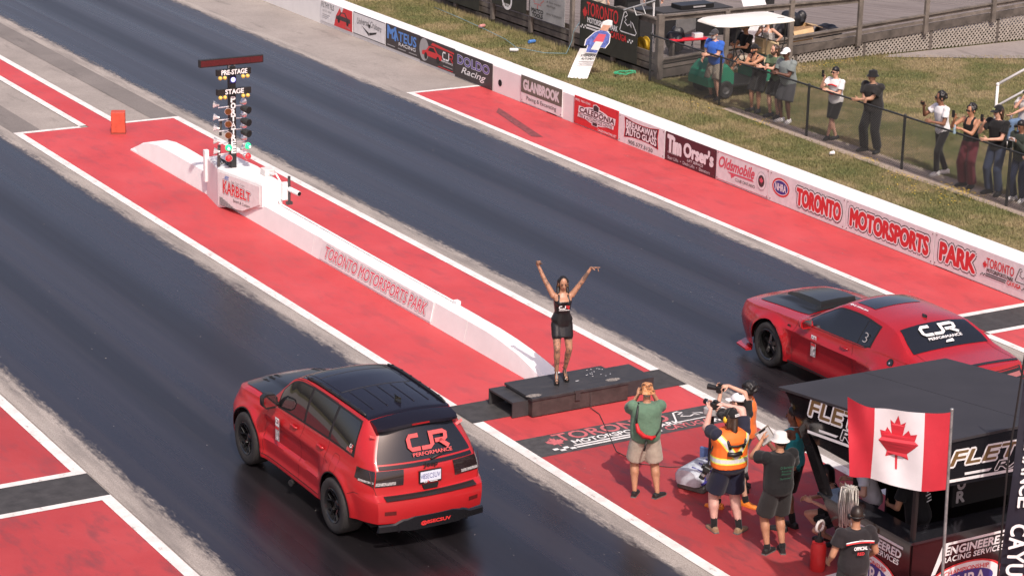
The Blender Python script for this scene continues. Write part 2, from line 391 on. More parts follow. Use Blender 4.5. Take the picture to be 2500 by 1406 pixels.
# painted logo band in front of the stage block
lb = sheet('painted_band', -3.69, 0, -1.68, -.90, .004, pm('band_paint', (.060, .058, .058), .7, .3, 8))
zg = .008
mb = MB(); OO = (-3.62, -1.60, zg); UX, UY = (1, 0, 0), (0, 1, 0)
text_on(mb, 'TORONTO', (-3.08, -1.24, zg), UX, UY, 2.06, .30, offset=.018)
poly_on(mb, [(p[0]*.20, p[1]*.24) for p in LEAF], (-3.16, -1.28, zg), UX, UY)
text_on(mb, 'CAYUGA', (-1.32, -1.60, zg), UX, UY, .84, .17, offset=.02)
o = mb.build('lettering', pm('band_red', (.50, .13, .14), .7, .2, 12), lb)
mb = MB(); text_on(mb, 'MOTORSPORTS PARK', (-2.92, -1.42, zg), UX, UY, 1.98, .14, offset=.03)
for yy in (-1.50, -1.58): rect_on(mb, -2.98, yy, 1.56, .045, (0, 0, zg), UX, UY)
for i in range(4):
    for j in range(2):
        if (i+j) % 2: rect_on(mb, -3.36+i*.09, -1.60+j*.07, .09, .07, (0, 0, zg), UX, UY)
for i in range(3): rect_on(mb, -.46+i*.05, -1.60+(i % 2)*.06, .05, .06, (0, 0, zg), UX, UY)
stroke_on(mb, [(-1.0+x*.62, -1.36+y*.40) for x, y in TRACKOUT], .03, (0, 0, zg), UX, UY, closed=True)
mb.build('lettering', pm('band_white', (.72, .70, .68), .7, .15, 14), lb)
# tyre marks on the right zone, paved drive and trodden path behind the wall
mk = pm('tyre_mark', (.20, .05, .05), .6, .4, 9)
poly_sheet('tyre_mark', [(6.75, 16.0), (6.95, 15.8), (7.42, 18.2), (7.55, 18.9), (7.25, 18.5)], .004, mk)
poly_sheet('drive', [(20.6, 20.08), (20.3, 19.9), (21.0, 19.55), (23.8, 18.1), (32, 14.5), (60, 10), (60, 20.08)], -.018, concrete_mat('paved_drive', (.30, .265, .245)))
pth = [(12.55, 16.6), (12.45, 13.5), (12.42, 11.5), (12.38, 9.2), (12.45, 6.5), (12.5, -4), (13.5, -4), (13.38, 6.5), (13.22, 9.0), (13.2, 11.5), (13.05, 14.0), (12.9, 16.6)]
poly_sheet('path', pth, -.018, M_PATH)
# ------------------------------------------------------------------ guard wall with sponsor signs
wall = empty('guard_wall', (8.38, 20, 0), 0, 'long white painted concrete guard wall along the far side of the right lane', 'wall')
SEG = [(-16, -9), (-9, -3), (-3, 1.1), (1.1, 3.62), (3.62, 6.36), (6.36, 8.96), (8.96, 12.88), (12.88, 16.8), (16.8, 20.6), (20.6, 24.4), (24.4, 28.3), (28.3, 34), (34, 44), (44, 60), (60, 120)]
for a, b_ in SEG:
    mb = MB(); j = random.uniform(-.006, .006)
    prof = [(8.38, -.03), (8.385, .645), (8.41, .672+j), (8.93, .675+j), (8.96, .65), (9.0, -.03)]
    mb.prism([(p[0], p[1]) for p in prof], a+.006, b_-.006, 'y'); wbuild(mb, 'wall_section', M_WALL, wall)
mb = MB()
for a, b_ in SEG[2:12]: mb.box(8.43, 8.9, b_-.02, b_+.02, -.02, .655)
wbuild(mb, 'joint_filler', pm('joint_grey', (.3, .28, .27), .9), wall)
mb = MB(); mb.lathe([(.085, 8.372), (.085, 8.3795), (.0, 8.3795)], (0, 20.26, .27), 'x', 20); 
wbuild(mb, 'drain_hole', pm('hole_black', (.006, .006, .006), .9), wall)
mb = MB(); mb.prism([(8.372, -.02), (8.372, .05), (8.379, .05), (8.379, -.02)], 17.55, 18.0, 'y'); mb.prism([(8.372, -.02), (8.372, .06), (8.379, .06), (8.379, -.02)], 3.05, 3.55, 'y')
wbuild(mb, 'drain_slot', MATS['hole_black'], wall)
XW = 8.355
PU, PV = (0, -1, 0), (0, 0, 1)     # sign frame seen from the track: right is -y, up is +z
ms = lambda n, c, ro=.5, var=.08, sc=8.: pm('sign_'+n, c, ro, var, sc)
S_WHITE = ms('white', (.72, .71, .71)); S_OFF = ms('offwhite', (.66, .65, .65)); S_RED = ms('red', (.62, .035, .04)); S_DARK = ms('dark', (.045, .036, .038)); S_BLACK = ms('black', (.012, .011, .012))
S_BLUE = ms('blue', (.10, .25, .62)); S_NAVY = ms('navy', (.05, .045, .24)); S_GREEN = ms('olive', (.125, .135, .105)); S_MAROON = ms('maroon', (.085, .022, .03)); S_GREY = ms('grey', (.35, .34, .34)); S_LET = ms('letter_white', (.78, .77, .77)); S_PURP = ms('purple', (.11, .08, .33)); S_PINK = ms('pink', (.62, .10, .14))
def sign(y0, y1, z0, z1, panel, label, bolts=True):
    """aluminium panel bolted to the wall; y0 is the far (left) end; returns root, origin"""
    rt = empty('sponsor_sign', (XW, (y0+y1)/2, z0), 0, label, 'sign', 'sponsor signs along the guard wall')
    mb = MB().box(XW, XW+.018, y1, y0, z0, z1); wbuild(mb, 'panel', panel, rt)
    if bolts:
        mb = MB()
        for yy in (y0-.05, y1+.05):
            for zz in (z0+.05, z1-.05): mb.lathe([(.0, XW-.008), (.012, XW-.008), (.012, XW)], (0, yy, zz), 'x', 8)
        wbuild(mb, 'bolt', pm('bolt_dark', (.12, .07, .06), .6), rt)
    return rt, (XW, y0, z0)
class Lt:
    """lettering layers on a vertical sign: origin O lower-left, U right, V up"""
    def __init__(s, rt, O, U=PU, V=PV): s.rt, s.O, s.U, s.V, s.k = rt, Vector(O), Vector(U), Vector(V), 0
    def _fin(s, mb, m, name): s.k += 1; return wbuild(mb, name, m, s.rt)
    def at(s, x, y): return s.O+s.U*x+s.V*y
    def text(s, t, x, y, w, h, m, off=.0, lift=None, name='lettering', **k):
        mb = MB(); text_on(mb, t, s.at(x, y), s.U, s.V, w, h, lift=.003+.0012*s.k if lift is None else lift, offset=off, **k); return s._fin(mb, m, name)
    def poly(s, pts, m, name='emblem'):
        mb = MB(); poly_on(mb, pts, s.O, s.U, s.V, .003+.0012*s.k); return s._fin(mb, m, name)
    def polys(s, pl, m, name='emblem'):
        mb = MB()
        for pts in pl: poly_on(mb, pts, s.O, s.U, s.V, .003+.0012*s.k)
        return s._fin(mb, m, name)
    def strokes(s, ls, wd, m, name='emblem', closed=False):
        mb = MB()
        for p in ls: stroke_on(mb, p, wd, s.O, s.U, s.V, .003+.0012*s.k, closed)
        return s._fin(mb, m, name)
    def outl(s, t, x, y, w, h, cols, offs, **k):
        """several concentric outlines, widest first"""
        for m, o in zip(cols, offs): s.text(t, x, y, w, h, m, o, **k)
def cjr(L, x, y, w, h, m, m2=None, t=None):
    """three angular monogram letters as strokes"""
    t = t or h*.2; a = w/3.1
    L.strokes([[(x+a*.95, y+h-t/2), (x+a*.3, y+h-t/2), (x+t/2, y+h*.72), (x+t/2, y+h*.28), (x+a*.3, y+t/2), (x+a*.95, y+t/2)],
               [(x+a*1.9, y+h), (x+a*1.9, y+h*.25), (x+a*1.7, y+t/2), (x+a*1.05, y+t/2)]], t, m, 'monogram')
    L.strokes([[(x+a*2.05, y+h-t/2), (x+a*2.85, y+h-t/2), (x+a*3.02, y+h*.78), (x+a*2.98, y+h*.5), (x+a*2.8, y+h*.42), (x+a*2.15, y+h*.42)], [(x+a*2.5, y+h*.42), (x+a*3.1, y+.0)]], t, m2 or m, 'monogram')
def nhra(L, cx, cy_, rx, ry, champ=False):
    L.poly(ell_pts(cx, cy_, rx, ry), S_RED); L.poly(ell_pts(cx, cy_, rx*.86, ry*.80), S_LET); L.poly(ell_pts(cx, cy_, rx*.80, ry*.72), S_NAVY)
    L.text('NHRA', cx-rx*.62, cy_-ry*.38, rx*1.24, ry*.76, S_LET, .02)
def sports_logo(L, x, y, w, c1, c2, c3):
    L.text('TORONTO', x+w*.10, y+w*.17, w*.56, w*.13, c1, .012); L.poly([(x+w*.07+p[0]*w*.055, y+w*.17+p[1]*w*.085) for p in LEAF], c1)
    L.text('MOTORSPORTS PARK', x+w*.12, y+w*.10, w*.54, w*.052, c2, .03)
    L.polys([[(x+w*.11, y+w*.065), (x+w*.52, y+w*.065), (x+w*.52, y+w*.082), (x+w*.11, y+w*.082)], [(x+w*.10, y+w*.036), (x+w*.51, y+w*.036), (x+w*.51, y+w*.053), (x+w*.10, y+w*.053)]], c2)
    L.text('CAYUGA', x+w*.54, y+w*.03, w*.28, w*.06, c3, .03)
    L.strokes([[(x+w*.70+a*w*.24, y+w*.12+b*w*.2) for a, b in TRACKOUT]], w*.012, c2, 'track_outline', True)
    L.polys([[(x+w*(.84+i*.025), y+w*(.03+(i % 2)*.02)), (x+w*(.862+i*.025), y+w*(.03+(i % 2)*.02)), (x+w*(.862+i*.025), y+w*(.048+(i % 2)*.02)), (x+w*(.84+i*.025), y+w*(.048+(i % 2)*.02))] for i in range(4)]+
            [[(x+w*(.0+i*.025), y+w*(.03+(i % 2)*.02)), (x+w*(.022+i*.025), y+w*(.03+(i % 2)*.02)), (x+w*(.022+i*.025), y+w*(.048+(i % 2)*.02)), (x+w*(.0+i*.025), y+w*(.048+(i % 2)*.02))] for i in range(4)], c2, 'checker')
def side_car(L, x, y, w, h, body, glass, wheel):
    """small printed car picture"""
    L.poly([(x+w*a, y+h*b) for a, b in [(0, .25), (.02, .5), (.2, .58), (.34, .9), (.62, .95), (.78, .62), (.98, .55), (1, .25)]], body, 'printed_car')
    L.poly([(x+w*a, y+h*b) for a, b in [(.3, .6), (.39, .83), (.58, .86), (.7, .6)]], glass, 'printed_car')
    for c in (.2, .8): L.poly(ell_pts(x+w*c, y+h*.22, h*.2, h*.22, 16), wheel, 'printed_car')
SW = 1.93
# 1
rt, O = sign(30.35, 28.36, .09, .68, S_WHITE, 'white and red sign with a printed dark vintage car, farthest sign on the guard wall', False); L = Lt(rt, O)
L.text('FILTHY FiLS', .06, .40, .78, .15, S_BLACK, .0); L.text('905 515 8020', .12, .29, .55, .05, S_GREY, .0); L.polys([[(.12, .2-i*.05), (.6-i*.1, .2-i*.05), (.6-i*.1, .215-i*.05), (.12, .215-i*.05)] for i in range(3)], S_GREY)
L.poly([(.86, 0), (1.98, 0), (1.98, .585), (1.45, .585), (1.32, .40), (1.22, .56), (.98, .3)], S_RED); side_car(L, .98, .12, .9, .36, S_DARK, S_RED, S_BLACK)
L.text('Drives', 1.6, .05, .25, .07, S_GREY, .0)
# 2
rt, O = sign(28.30, 26.40, .09, .70, S_WHITE, 'white sign with grey script arched over a checkered flag emblem and a thin black border', False); L = Lt(rt, O)
L.strokes([[(.01, .01), (1.89, .01), (1.89, .60), (.01, .60)]], .02, S_BLACK, 'border', True)
L.text('Universal Cruisers', .22, .30, 1.46, .17, ms('script', (.25, .25, .26)), .02, shear=.3, warp=lambda a, b_: (a, b_+.9*(a-a*a)*1.0))
L.polys([[(.5, .30), (.94, .16), (.96, .08), (.9, .10)], [(.98, .10), (.96, .17), (1.42, .26), (1.36, .2)], [(.92, .3), (1.0, .3), (1.02, .4), (.9, .4)]], S_BLACK)
# 3
rt, O = sign(26.37, 24.45, .08, .71, S_DARK, 'dark sign with pale blue angular capitals above small white capitals', False); L = Lt(rt, O)
L.text('MATEUS', .12, .27, 1.62, .26, S_BLUE, .03); L.text('M', .10, .24, .50, .36, S_BLUE, .02); L.text('RACING', .76, .15, .95, .09, S_LET, .02)
L.polys([[(.1+i*.62, .06), (.55+i*.62, .06), (.55+i*.62, .085), (.1+i*.62, .085)] for i in range(3)], S_GREY)
# 4
rt, O = sign(24.43, 22.55, .05, .70, S_DARK, 'dark sign with a printed red muscle car and white and red angular letters', False); L = Lt(rt, O)
L.poly(ell_pts(.24, .34, .26, .30), S_GREY); L.poly([(.6, .52), (1.85, .50), (1.85, .54), (.7, .6)], S_RED); side_car(L, .12, .1, 1.1, .42, S_RED, S_BLACK, S_BLACK)
cjr(L, 1.24, .26, .56, .22, S_LET, S_RED); L.text('PERFORMANCE', 1.2, .2, .6, .045, S_LET, .02); L.polys([[(1.3, .1), (1.8, .1), (1.8, .12), (1.3, .12)]], S_GREY); L.poly([(1.0, .03), (1.82, .03), (1.82, .05), (1.05, .05)], S_RED)
# 5
rt, O = sign(22.53, 20.63, .01, .68, S_DARK, 'dark sign with purple white-edged block letters over white brush script'); L = Lt(rt, O)
L.outl('DOLDO', .14, .36, 1.62, .22, (S_LET, S_PURP), (.06, .025)); L.text('Racing', .34, .09, 1.26, .22, S_LET, .012, shear=.35)
# 6
rt, O = sign(19.20, 17.28, .03, .70, S_WHITE, 'sign with an olive upper half in pale rounded capitals and a white lower strip'); L = Lt(rt, O)
L.poly([(0, .24), (1.92, .24), (1.92, .67), (0, .67)], S_GREEN, 'colour_field'); L.text('GLANBROOK', .12, .33, 1.66, .24, S_OFF, .055); L.text('Paving & Excavating', .28, .06, 1.38, .13, S_DARK, .0)
# 7
rt, O = sign(16.73, 14.81, .02, .69, S_RED, 'bright red sign with white italic capitals across a dark tyre emblem'); L = Lt(rt, O)
L.text('(905) 765-3242', .03, .54, .68, .07, S_LET, .01); L.poly(ell_pts(.98, .33, .66, .20), S_LET); L.poly(ell_pts(.98, .33, .60, .165), S_MAROON)
L.poly([(.80, .10), (1.06, .10), (1.12, .58), (.98, .63), (.84, .60)], S_LET); L.poly([(.83, .11), (1.03, .11), (1.09, .57), (.97, .61), (.86, .58)], S_DARK)
L.poly([(.2, .30), (1.80, .30), (1.82, .46), (.22, .46)], S_LET); L.text('CALEDONIA', .26, .32, 1.5, .125, S_MAROON, .045, shear=.15); L.poly([(.18, .19), (1.74, .19), (1.76, .28), (.2, .28)], S_LET); L.text('TIRE & AUTOMOTIVE CENTRE', .22, .20, 1.48, .065, S_MAROON, .02, shear=.15)
L.text('CALEDONIATIRE.NET', 1.08, .03, .80, .055, S_LET, .015)
# 8
rt, O = sign(14.79, 12.89, .00, .66, S_WHITE, 'white sign with a waisted dark red plaque in outlined capitals and a phone number below'); L = Lt(rt, O)
pq = [(.24, .15), (.6, .205), (.95, .215), (1.3, .205), (1.66, .15), (1.62, .40), (1.66, .63), (1.3, .575), (.95, .565), (.6, .575), (.24, .63), (.28, .40)]
L.poly(pq, S_RED); L.poly([((x-.95)*.96+.95, (y-.39)*.93+.39) for x, y in pq], S_MAROON)
wp = lambda s_: (lambda a, b_: (a, .5+(b_-.5)*(1+s_*((2*a-1)**2))))
L.text('BREAKAWAY', .33, .41, 1.24, .125, S_LET, .05, warp=wp(.55)); L.text('AUTO GLASS', .33, .245, 1.24, .125, S_LET, .05, warp=wp(.55)); L.text('905.577.5120', .44, .04, 1.0, .085, S_DARK, .01)
# 9
rt, O = sign(12.86, 10.91, .00, .65, S_MAROON, 'maroon sign with fat rounded white letters over lines of small white text'); L = Lt(rt, O)
L.outl("Tim", .10, .22, .52, .36, (S_LET,), (.06,)); L.outl("Orser's", .74, .25, 1.12, .30, (S_LET,), (.055,)); L.text('LIFT SERVICE', .88, .15, .62, .055, S_LET, .01, shear=.2); L.text('705-325-5344', .10, .18, .42, .04, S_OFF, .0)
L.text('Stair Lifts  •  Deck Lifts  •  Elevators', .12, .05, 1.64, .075, S_OFF, .0)
# 10
rt, O = sign(10.88, 8.96, .02, .66, S_WHITE, 'white sign with red flowing script, a red swoosh and a round maple leaf badge'); L = Lt(rt, O)
L.strokes([[(.02, .02), (1.9, .02), (1.9, .62), (.02, .62)]], .012, S_PINK, 'border', True)
L.text('Oldsmobile', .10, .30, 1.30, .24, S_PINK, .03, shear=.35); L.poly([(.42, .26), (1.34, .28), (1.40, .24), (.72, .23), (.58, .14), (.55, .22)], S_PINK); L.text('CLUB ONTARIO', .72, .11, .72, .07, S_DARK, .0)
L.poly(ell_pts(1.66, .33, .17, .20), S_GREY); L.poly(ell_pts(1.66, .33, .16, .19), S_WHITE); L.poly(ell_pts(1.66, .33, .11, .13), S_DARK); L.poly([(1.66+p[0]*.09, .32+p[1]*.10) for p in LEAF], S_PINK)
# 11-13 big name
BIG = dict(cols=(S_DARK, S_LET, S_RED), offs=(.17, .125, .055))
rt, O = sign(8.94, 6.37, .01, .66, S_WHITE, 'white panel with an oval red and blue badge left of a red outlined word'); L = Lt(rt, O)
nhra(L, .40, .36, .30, .20); L.outl('TORONTO', .98, .15, 1.44, .34, **BIG)
rt, O = sign(6.35, 3.63, .01, .66, S_WHITE, 'white panel with the long red outlined middle word of the name'); L = Lt(rt, O); L.outl('MOTORSPORTS', .16, .15, 2.40, .34, **BIG)
rt, O = sign(3.61, .75, .02, .67, S_WHITE, 'white panel with the last short red outlined word and a small race circuit logo'); L = Lt(rt, O)
L.outl('PARK', .18, .15, 1.0, .34, **BIG); sports_logo(L, 1.36, .13, 1.35, S_RED, S_DARK, S_RED)

# ------------------------------------------------------------------ centre barrier
bar = empty('lane_barrier', (-1.85, 8, 0), 0, 'low white concrete barrier with a sloped nose dividing the two lanes', 'barrier')
def bsec(y, zt, tl, tr, bl=-2.08, br=-1.42):
    k = zt/.42
    return [(bl, y, -.02), (bl+.01, y, .03), (tl-.012+(bl-tl)*(1-k)*.6, y, max(.035, zt-.03)), (tl+.03, y, max(.04, zt)), (tr-.03, y, max(.04, zt)), (tr+.012, y, max(.035, zt-.03)), (br-.01, y, .03), (br, y, -.02)]
def bseg(ys, name='barrier_section', m=M_BARR):
    mb = MB(); mb.rings([bsec(*a) for a in ys]); return wbuild(mb, name, m, bar)
bseg([(.82, .08, -1.98, -1.62), (1.1, .17, -1.98, -1.64), (1.5, .26, -1.98, -1.66), (1.9, .33, -1.98, -1.68), (2.4, .385, -1.985, -1.70), (2.9, .415, -1.985, -1.71), (3.55, .42, -1.985, -1.715)])
bseg([(3.565, .42, -1.985, -1.71), (4.7, .42, -1.985, -1.70)])
for a, b_ in ((4.712, 7.1), (7.11, 9.5), (9.51, 12.0)): bseg([(a, .42, -1.985, -1.70), (b_, .425, -1.985, -1.69)])
bseg([(12.0, .43, -1.98, -1.66), (14.4, .43, -1.97, -1.56)])
bseg([(14.41, .43, -1.96, -1.55), (16.8, .43, -1.95, -1.50), (17.4, .42, -1.95, -1.5), (17.9, .36, -1.95, -1.5), (18.3, .25, -1.96, -1.5), (18.6, .12, -1.97, -1.5), (18.72, .04, -1.98, -1.5)])
mb = MB(); mb.tube([(-1.755, 4.4, .44), (-1.75, 8, .445), (-1.72, 11.6, .45), (-1.70, 11.75, .5), (-1.70, 11.8, .75)], .018, 8); mb.box(-1.80, -1.71, 4.32, 4.44, .42, .49)
wbuild(mb, 'conduit', M_BARR, bar, smooth=True, auto=40)
sg = empty('sponsor_sign', (-2.1, 6.8, .05), 0, 'long low white sign with slanted red outlined capitals on the centre barrier', 'sign')
n_ = Vector((-.42, 0, .10)).normalized(); bx0, tx0 = -2.085, -2.01
mb = MB(); mb.add([(bx0, 9.15, .035), (bx0, 4.75, .035), (tx0, 4.75, .385), (tx0, 9.15, .385), (bx0+.02, 9.15, .035), (bx0+.02, 4.75, .035), (tx0+.02, 4.75, .385), (tx0+.02, 9.15, .385)], [(0, 1, 2, 3), (7, 6, 5, 4), (3, 2, 6, 7), (1, 0, 4, 5), (0, 3, 7, 4), (2, 1, 5, 6)]); wbuild(mb, 'panel', S_WHITE, sg)
L = Lt(sg, (bx0, 9.15, .035), (0, -1, 0), (tx0-bx0, 0, .35)); L.V.normalize()
L.outl('TORONTO MOTORSPORTS PARK', .2, .07, 4.0, .22, (S_DARK, S_LET, S_PINK), (.10, .075, .015), shear=.22)

# ------------------------------------------------------------------ starting-lights housing and tree
hs = empty('light_housing', (-1.95, 13.1, 0), 0, 'white angular housing on the barrier carrying the starting lights', 'housing')
bot = [(-2.26, 13.5), (-2.02, 11.85), (-1.60, 11.8), (-1.48, 13.2), (-1.55, 14.42), (-2.10, 14.40)]
mb = MB(); nb_ = len(bot); inner = [(x+(-1.85-x)*.06, y+(13.2-y)*.03) for x, y in bot]
mb.rings([[(x, y, -.01 if y > 13 else .36) for x, y in bot], [(x, y, .80) for x, y in bot], [(x, y, .84) for x, y in inner]]); wbuild(mb, 'shell', M_BARR, hs)
A, B = Vector((-2.266, 13.46, .06)), Vector((-2.034, 11.92, .40)); 
pan = [Vector((-2.266, 13.44, .06)), Vector((-2.1315, 12.55, .13)), Vector((-2.036, 11.92, .40)), Vector((-2.036, 11.92, .77)), Vector((-2.266, 13.44, .77))]
dn = Vector((-1.54, -.232, 0)).normalized()*.012
mb = MB(); mb.add([p+dn for p in pan]+[p for p in pan], [(0, 1, 2, 3, 4), (9, 8, 7, 6, 5)]+[(i+5, (i+1) % 5+5, (i+1) % 5, i) for i in range(5)]); wbuild(mb, 'sign_panel', S_WHITE, hs)
L = Lt(hs, pan[0]+dn+Vector((0, 0, 0)), (.232, -1.52, 0), (0, 0, 1)); L.U.normalize()
L.outl('KARBELT', .20, .30, 1.0, .20, (S_DARK, S_LET, S_RED), (.11, .08, .03), warp=lambda a, b_: (a, b_*(1.35-.5*a)+.15*a)); L.text('Speed & Custom', .56, .17, .62, .08, S_DARK, .0, shear=.35)
L.text('ATC', .26, .60, .16, .07, S_BLUE, .04, shear=.3); L.text('Auto Truck Centre', .5, .58, .5, .05, S_GREY, .0, shear=.35)
L.polys([[(.06, .02+i*.025), (.75-i*.09, .02+i*.025), (.72-i*.09, .032+i*.025), (.06, .032+i*.025)] for i in range(7)], S_DARK, 'stripe')
mb = MB(); mb.bbox(-1.72, -1.5, 12.35, 12.6, .84, .98, .02); wbuild(mb, 'junction_box', pm('grey_plastic', (.62, .60, .58), .5, .1), hs)
mb = MB(); mb.tube([(-1.62, 12.35, .90), (-1.6, 12.1, .95), (-1.58, 11.9, .8)], .018, 8); mb.box(-1.64, -1.50, 11.70, 11.80, .5, .85); wbuild(mb, 'bracket', M_BARR, hs)
mb = MB(); mb.tube([(-1.5, 11.70, .45), (-1.5, 11.70, .98)], .03, 8); mb.box(-1.56, -1.44, 11.66, 11.74, .40, .46); wbuild(mb, 'post', pm('dark_steel', (.09, .09, .09), .45, .2, metal=.6), hs)
mb = MB(); mb.tube([(-1.50, 11.70, .72), (-1.42, 11.40, .68)], .05, 14); wbuild(mb, 'camera_tube', M_BARR, hs, smooth=True, auto=40); mb = MB(); mb.tube([(-1.421, 11.402, .681), (-1.4185, 11.392, .6797)], .043, 14); wbuild(mb, 'lens', MATS['hole_black'], hs)
mb = MB()
for k in range(5): mb.tube([(-2.05+random.uniform(-.05, .1), 13.6+random.uniform(-.1, .5), .85), (-2.0, 13.8+random.uniform(-.2, .3), .87+random.uniform(0, .06)), (-1.95+random.uniform(-.1, .1), 13.5, .86), (-1.97, 13.42, .95)], .010, 6)
wbuild(mb, 'cable', pm('black_cable', (.02, .02, .02), .5), hs)
mb = MB(); mb.bbox(-2.16, -2.06, 14.36, 14.46, .3, .98, .01); wbuild(mb, 'panel_box', M_BARR, hs)

tr = empty('starting_light_tree', (-1.99, 13.34, .84), 0, 'tall black drag race starting light tree with green lamps lit', 'traffic light')
PBLK = pm('tree_black', (.018, .017, .017), .4, .2, 6); CHR = pm('chrome', (.85, .83, .82), .3, metal=.75); AMB = pm('amber_lens', (.13, .045, .012), .25, .2, 10); HOOD = pm('hood_grey', (.03, .032, .032), .55)
mb = MB(); mb.bbox(-2.055, -1.925, 13.28, 13.41, .84, 2.95, .008); wbuild(mb, 'post', PBLK, tr)
yF = 13.28
Lx = Lt(tr, (-2.055, yF, .84), (1, 0, 0), (0, 0, 1))
for i, ch in enumerate('PORTATREE'):
    Lx.k = 0; Lx.text(ch, .018, 1.37-i*.132, .094, .112, S_LET, .05 if ch != 'A' else 0.01)
def bar_sign(z, t, w):
    b = MB().bbox(-2.36, -1.62, 13.20, 13.30, z, z+.13, .008); wbuild(b, 'stage_bar', PBLK, tr)
    q = Lt(tr, (-1.99-w/2, 13.20, z+.012), (1, 0, 0), (0, 0, 1)); q.text(t, 0, .01, w, .095, S_LET, .035)
bar_sign(2.78, 'PRE-STAGE', .56); bar_sign(2.38, 'STAGE', .40)
YEL = pm('yellow_bulb', (.75, .52, .12), .35)
for z in (2.74, 2.34):
    for x in (-2.30, -2.20, -1.80, -1.70):
        mb = MB(); mb.ell((x, 13.2, z), .042, .05, .042, 12, 7); wbuild(mb, 'bulb', YEL, tr, smooth=True)
mb = MB(); mb.bbox(-2.06, -1.92, 13.262, 13.29, 2.60, 2.75, .004); wbuild(mb, 'lamp_plate', pm('plate_navy', (.02, .02, .08), .4), tr)
mb = MB(); mb.ell((-1.99, 13.26, 2.675), .05, .02, .05); wbuild(mb, 'lamp', pm('blue_lamp', (.40, .40, 1.), .3, emit=2.2), tr, smooth=True)
zrows = [2.11, 1.85, 1.62, 1.36, 1.14]
GRN = pm('green_lamp_lit', (.02, .55, .22), .3, emit=1.1); GRN2 = pm('green_lamp_core', (.55, 1., .75), .3, emit=4.); REDL = pm('red_lens', (.68, .04, .05), .3)
def can(c, d, r0, r1, Ln, m, name='reflector'):
    c, d = Vector(c), Vector(d).normalized(); mb = MB(); mb.tube([c-d*Ln, c-d*Ln*.7, c-d*Ln*.35, c], [r0*.8, r0, (r0+r1)/2, r1], 14); return wbuild(mb, name, m, tr, smooth=True, auto=50)
for i, z in enumerate(zrows):
    for s in (-1, 1):
        xb = -1.99+s*.065
        mb = MB(); mb.tube([(xb, 13.36, z), (xb+s*.22, 13.38, z-.01)], .014, 8); wbuild(mb, 'arm', CHR, tr)
        dback = Vector((s*.8, .5, .1)); can((xb+s*.27, 13.5, z+.04), dback, .03, .075, .12, CHR)
        cx = xb+s*(.09 if s < 0 else .20); d = Vector((-.35 if s < 0 else .35, -1, -.12)).normalized(); c = Vector((cx, 13.18, z-.06))
        if i < 3:
            if s < 0: can(c, d, .05, .075, .12, CHR); mb = MB(); mb.tube([c+d*.001, c+d*.012], .066, 16); wbuild(mb, 'lens', AMB, tr)
            else: can(c+d*.05, d, .07, .078, .20, HOOD, 'hood'); mb = MB(); mb.tube([c+d*.051, c+d*.055], .066, 16); wbuild(mb, 'lens', MATS['hole_black'], tr)
        else:
            mm = GRN if i == 3 else REDL
            can(c, d, .045, .078, .11, CHR); mb = MB(); mb.ell(c+d*.002, .07, .07, .07, 16, 8, Matrix.Rotation(0, 3, 'X')); wbuild(mb, 'lens', mm, tr, smooth=True)
            if i == 3: mb = MB(); mb.ell(c+d*.058, .026, .026, .026); wbuild(mb, 'filament', GRN2, tr, smooth=True)
mb = MB(); mb.bbox(-2.71, -1.31, 13.27, 13.36, 2.97, 3.13, .01); wbuild(mb, 'display_case', PBLK, tr)
mb = MB(); mb.box(-2.685, -1.335, 13.266, 13.272, 2.99, 3.11); wbuild(mb, 'display', pm('led_red', (.085, .012, .014), .35, .35, 60, (1, 1, 1)), tr)
mb = MB(); mb.box(-2.06, -2.03, 13.3, 13.34, 2.9, 2.98); mb.box(-1.95, -1.92, 13.3, 13.34, 2.9, 2.98); wbuild(mb, 'mount', CHR, tr)
mb = MB(); mb.tube([(-2.23, 13.5, .85), (-2.23, 13.46, 1.3)], .035, 8); mb.tube([(-2.2, 13.46, 1.5), (-2.19, 13.45, 1.85)], .03, 8); mb.tube([(-2.2, 13.5, .88), (-2.08, 13.42, .95), (-2.03, 13.40, 1.05)], .012, 6); wbuild(mb, 'cable_loom', pm('loom_grey', (.07, .07, .07), .5), tr)
# red speaker box
sp = empty('loudspeaker_box', (-1.70, 20.38, 0), R(-24), 'small red box with a white clover sticker at the far end of the painted zone', 'box')
ORG = pm('orange_red_paint', (.52, .075, .04), .55, .15, 6)
mb = MB(); mb.bbox(-.16, .16, -.15, .15, .03, .50, .012); mb.build('case', ORG, sp)
mb = MB(); mb.box(-.17, .17, -.16, .16, 0, .03); mb.build('base', pm('box_base', (.25, .05, .035), .7), sp)
mb = MB()
for a in range(4): poly_on(mb, ell_pts(.045*math.cos(a*math.pi/2), .06*math.sin(a*math.pi/2), .04, .05, 14), (-.163, 0, .33), (0, -1, 0), (0, 0, 1))
mb.build('sticker', S_LET, sp); mb = MB(); poly_on(mb, ell_pts(0, 0, .025, .03, 12), (-.165, 0, .33), (0, -1, 0), (0, 0, 1)); mb.build('sticker', S_NAVY, sp)

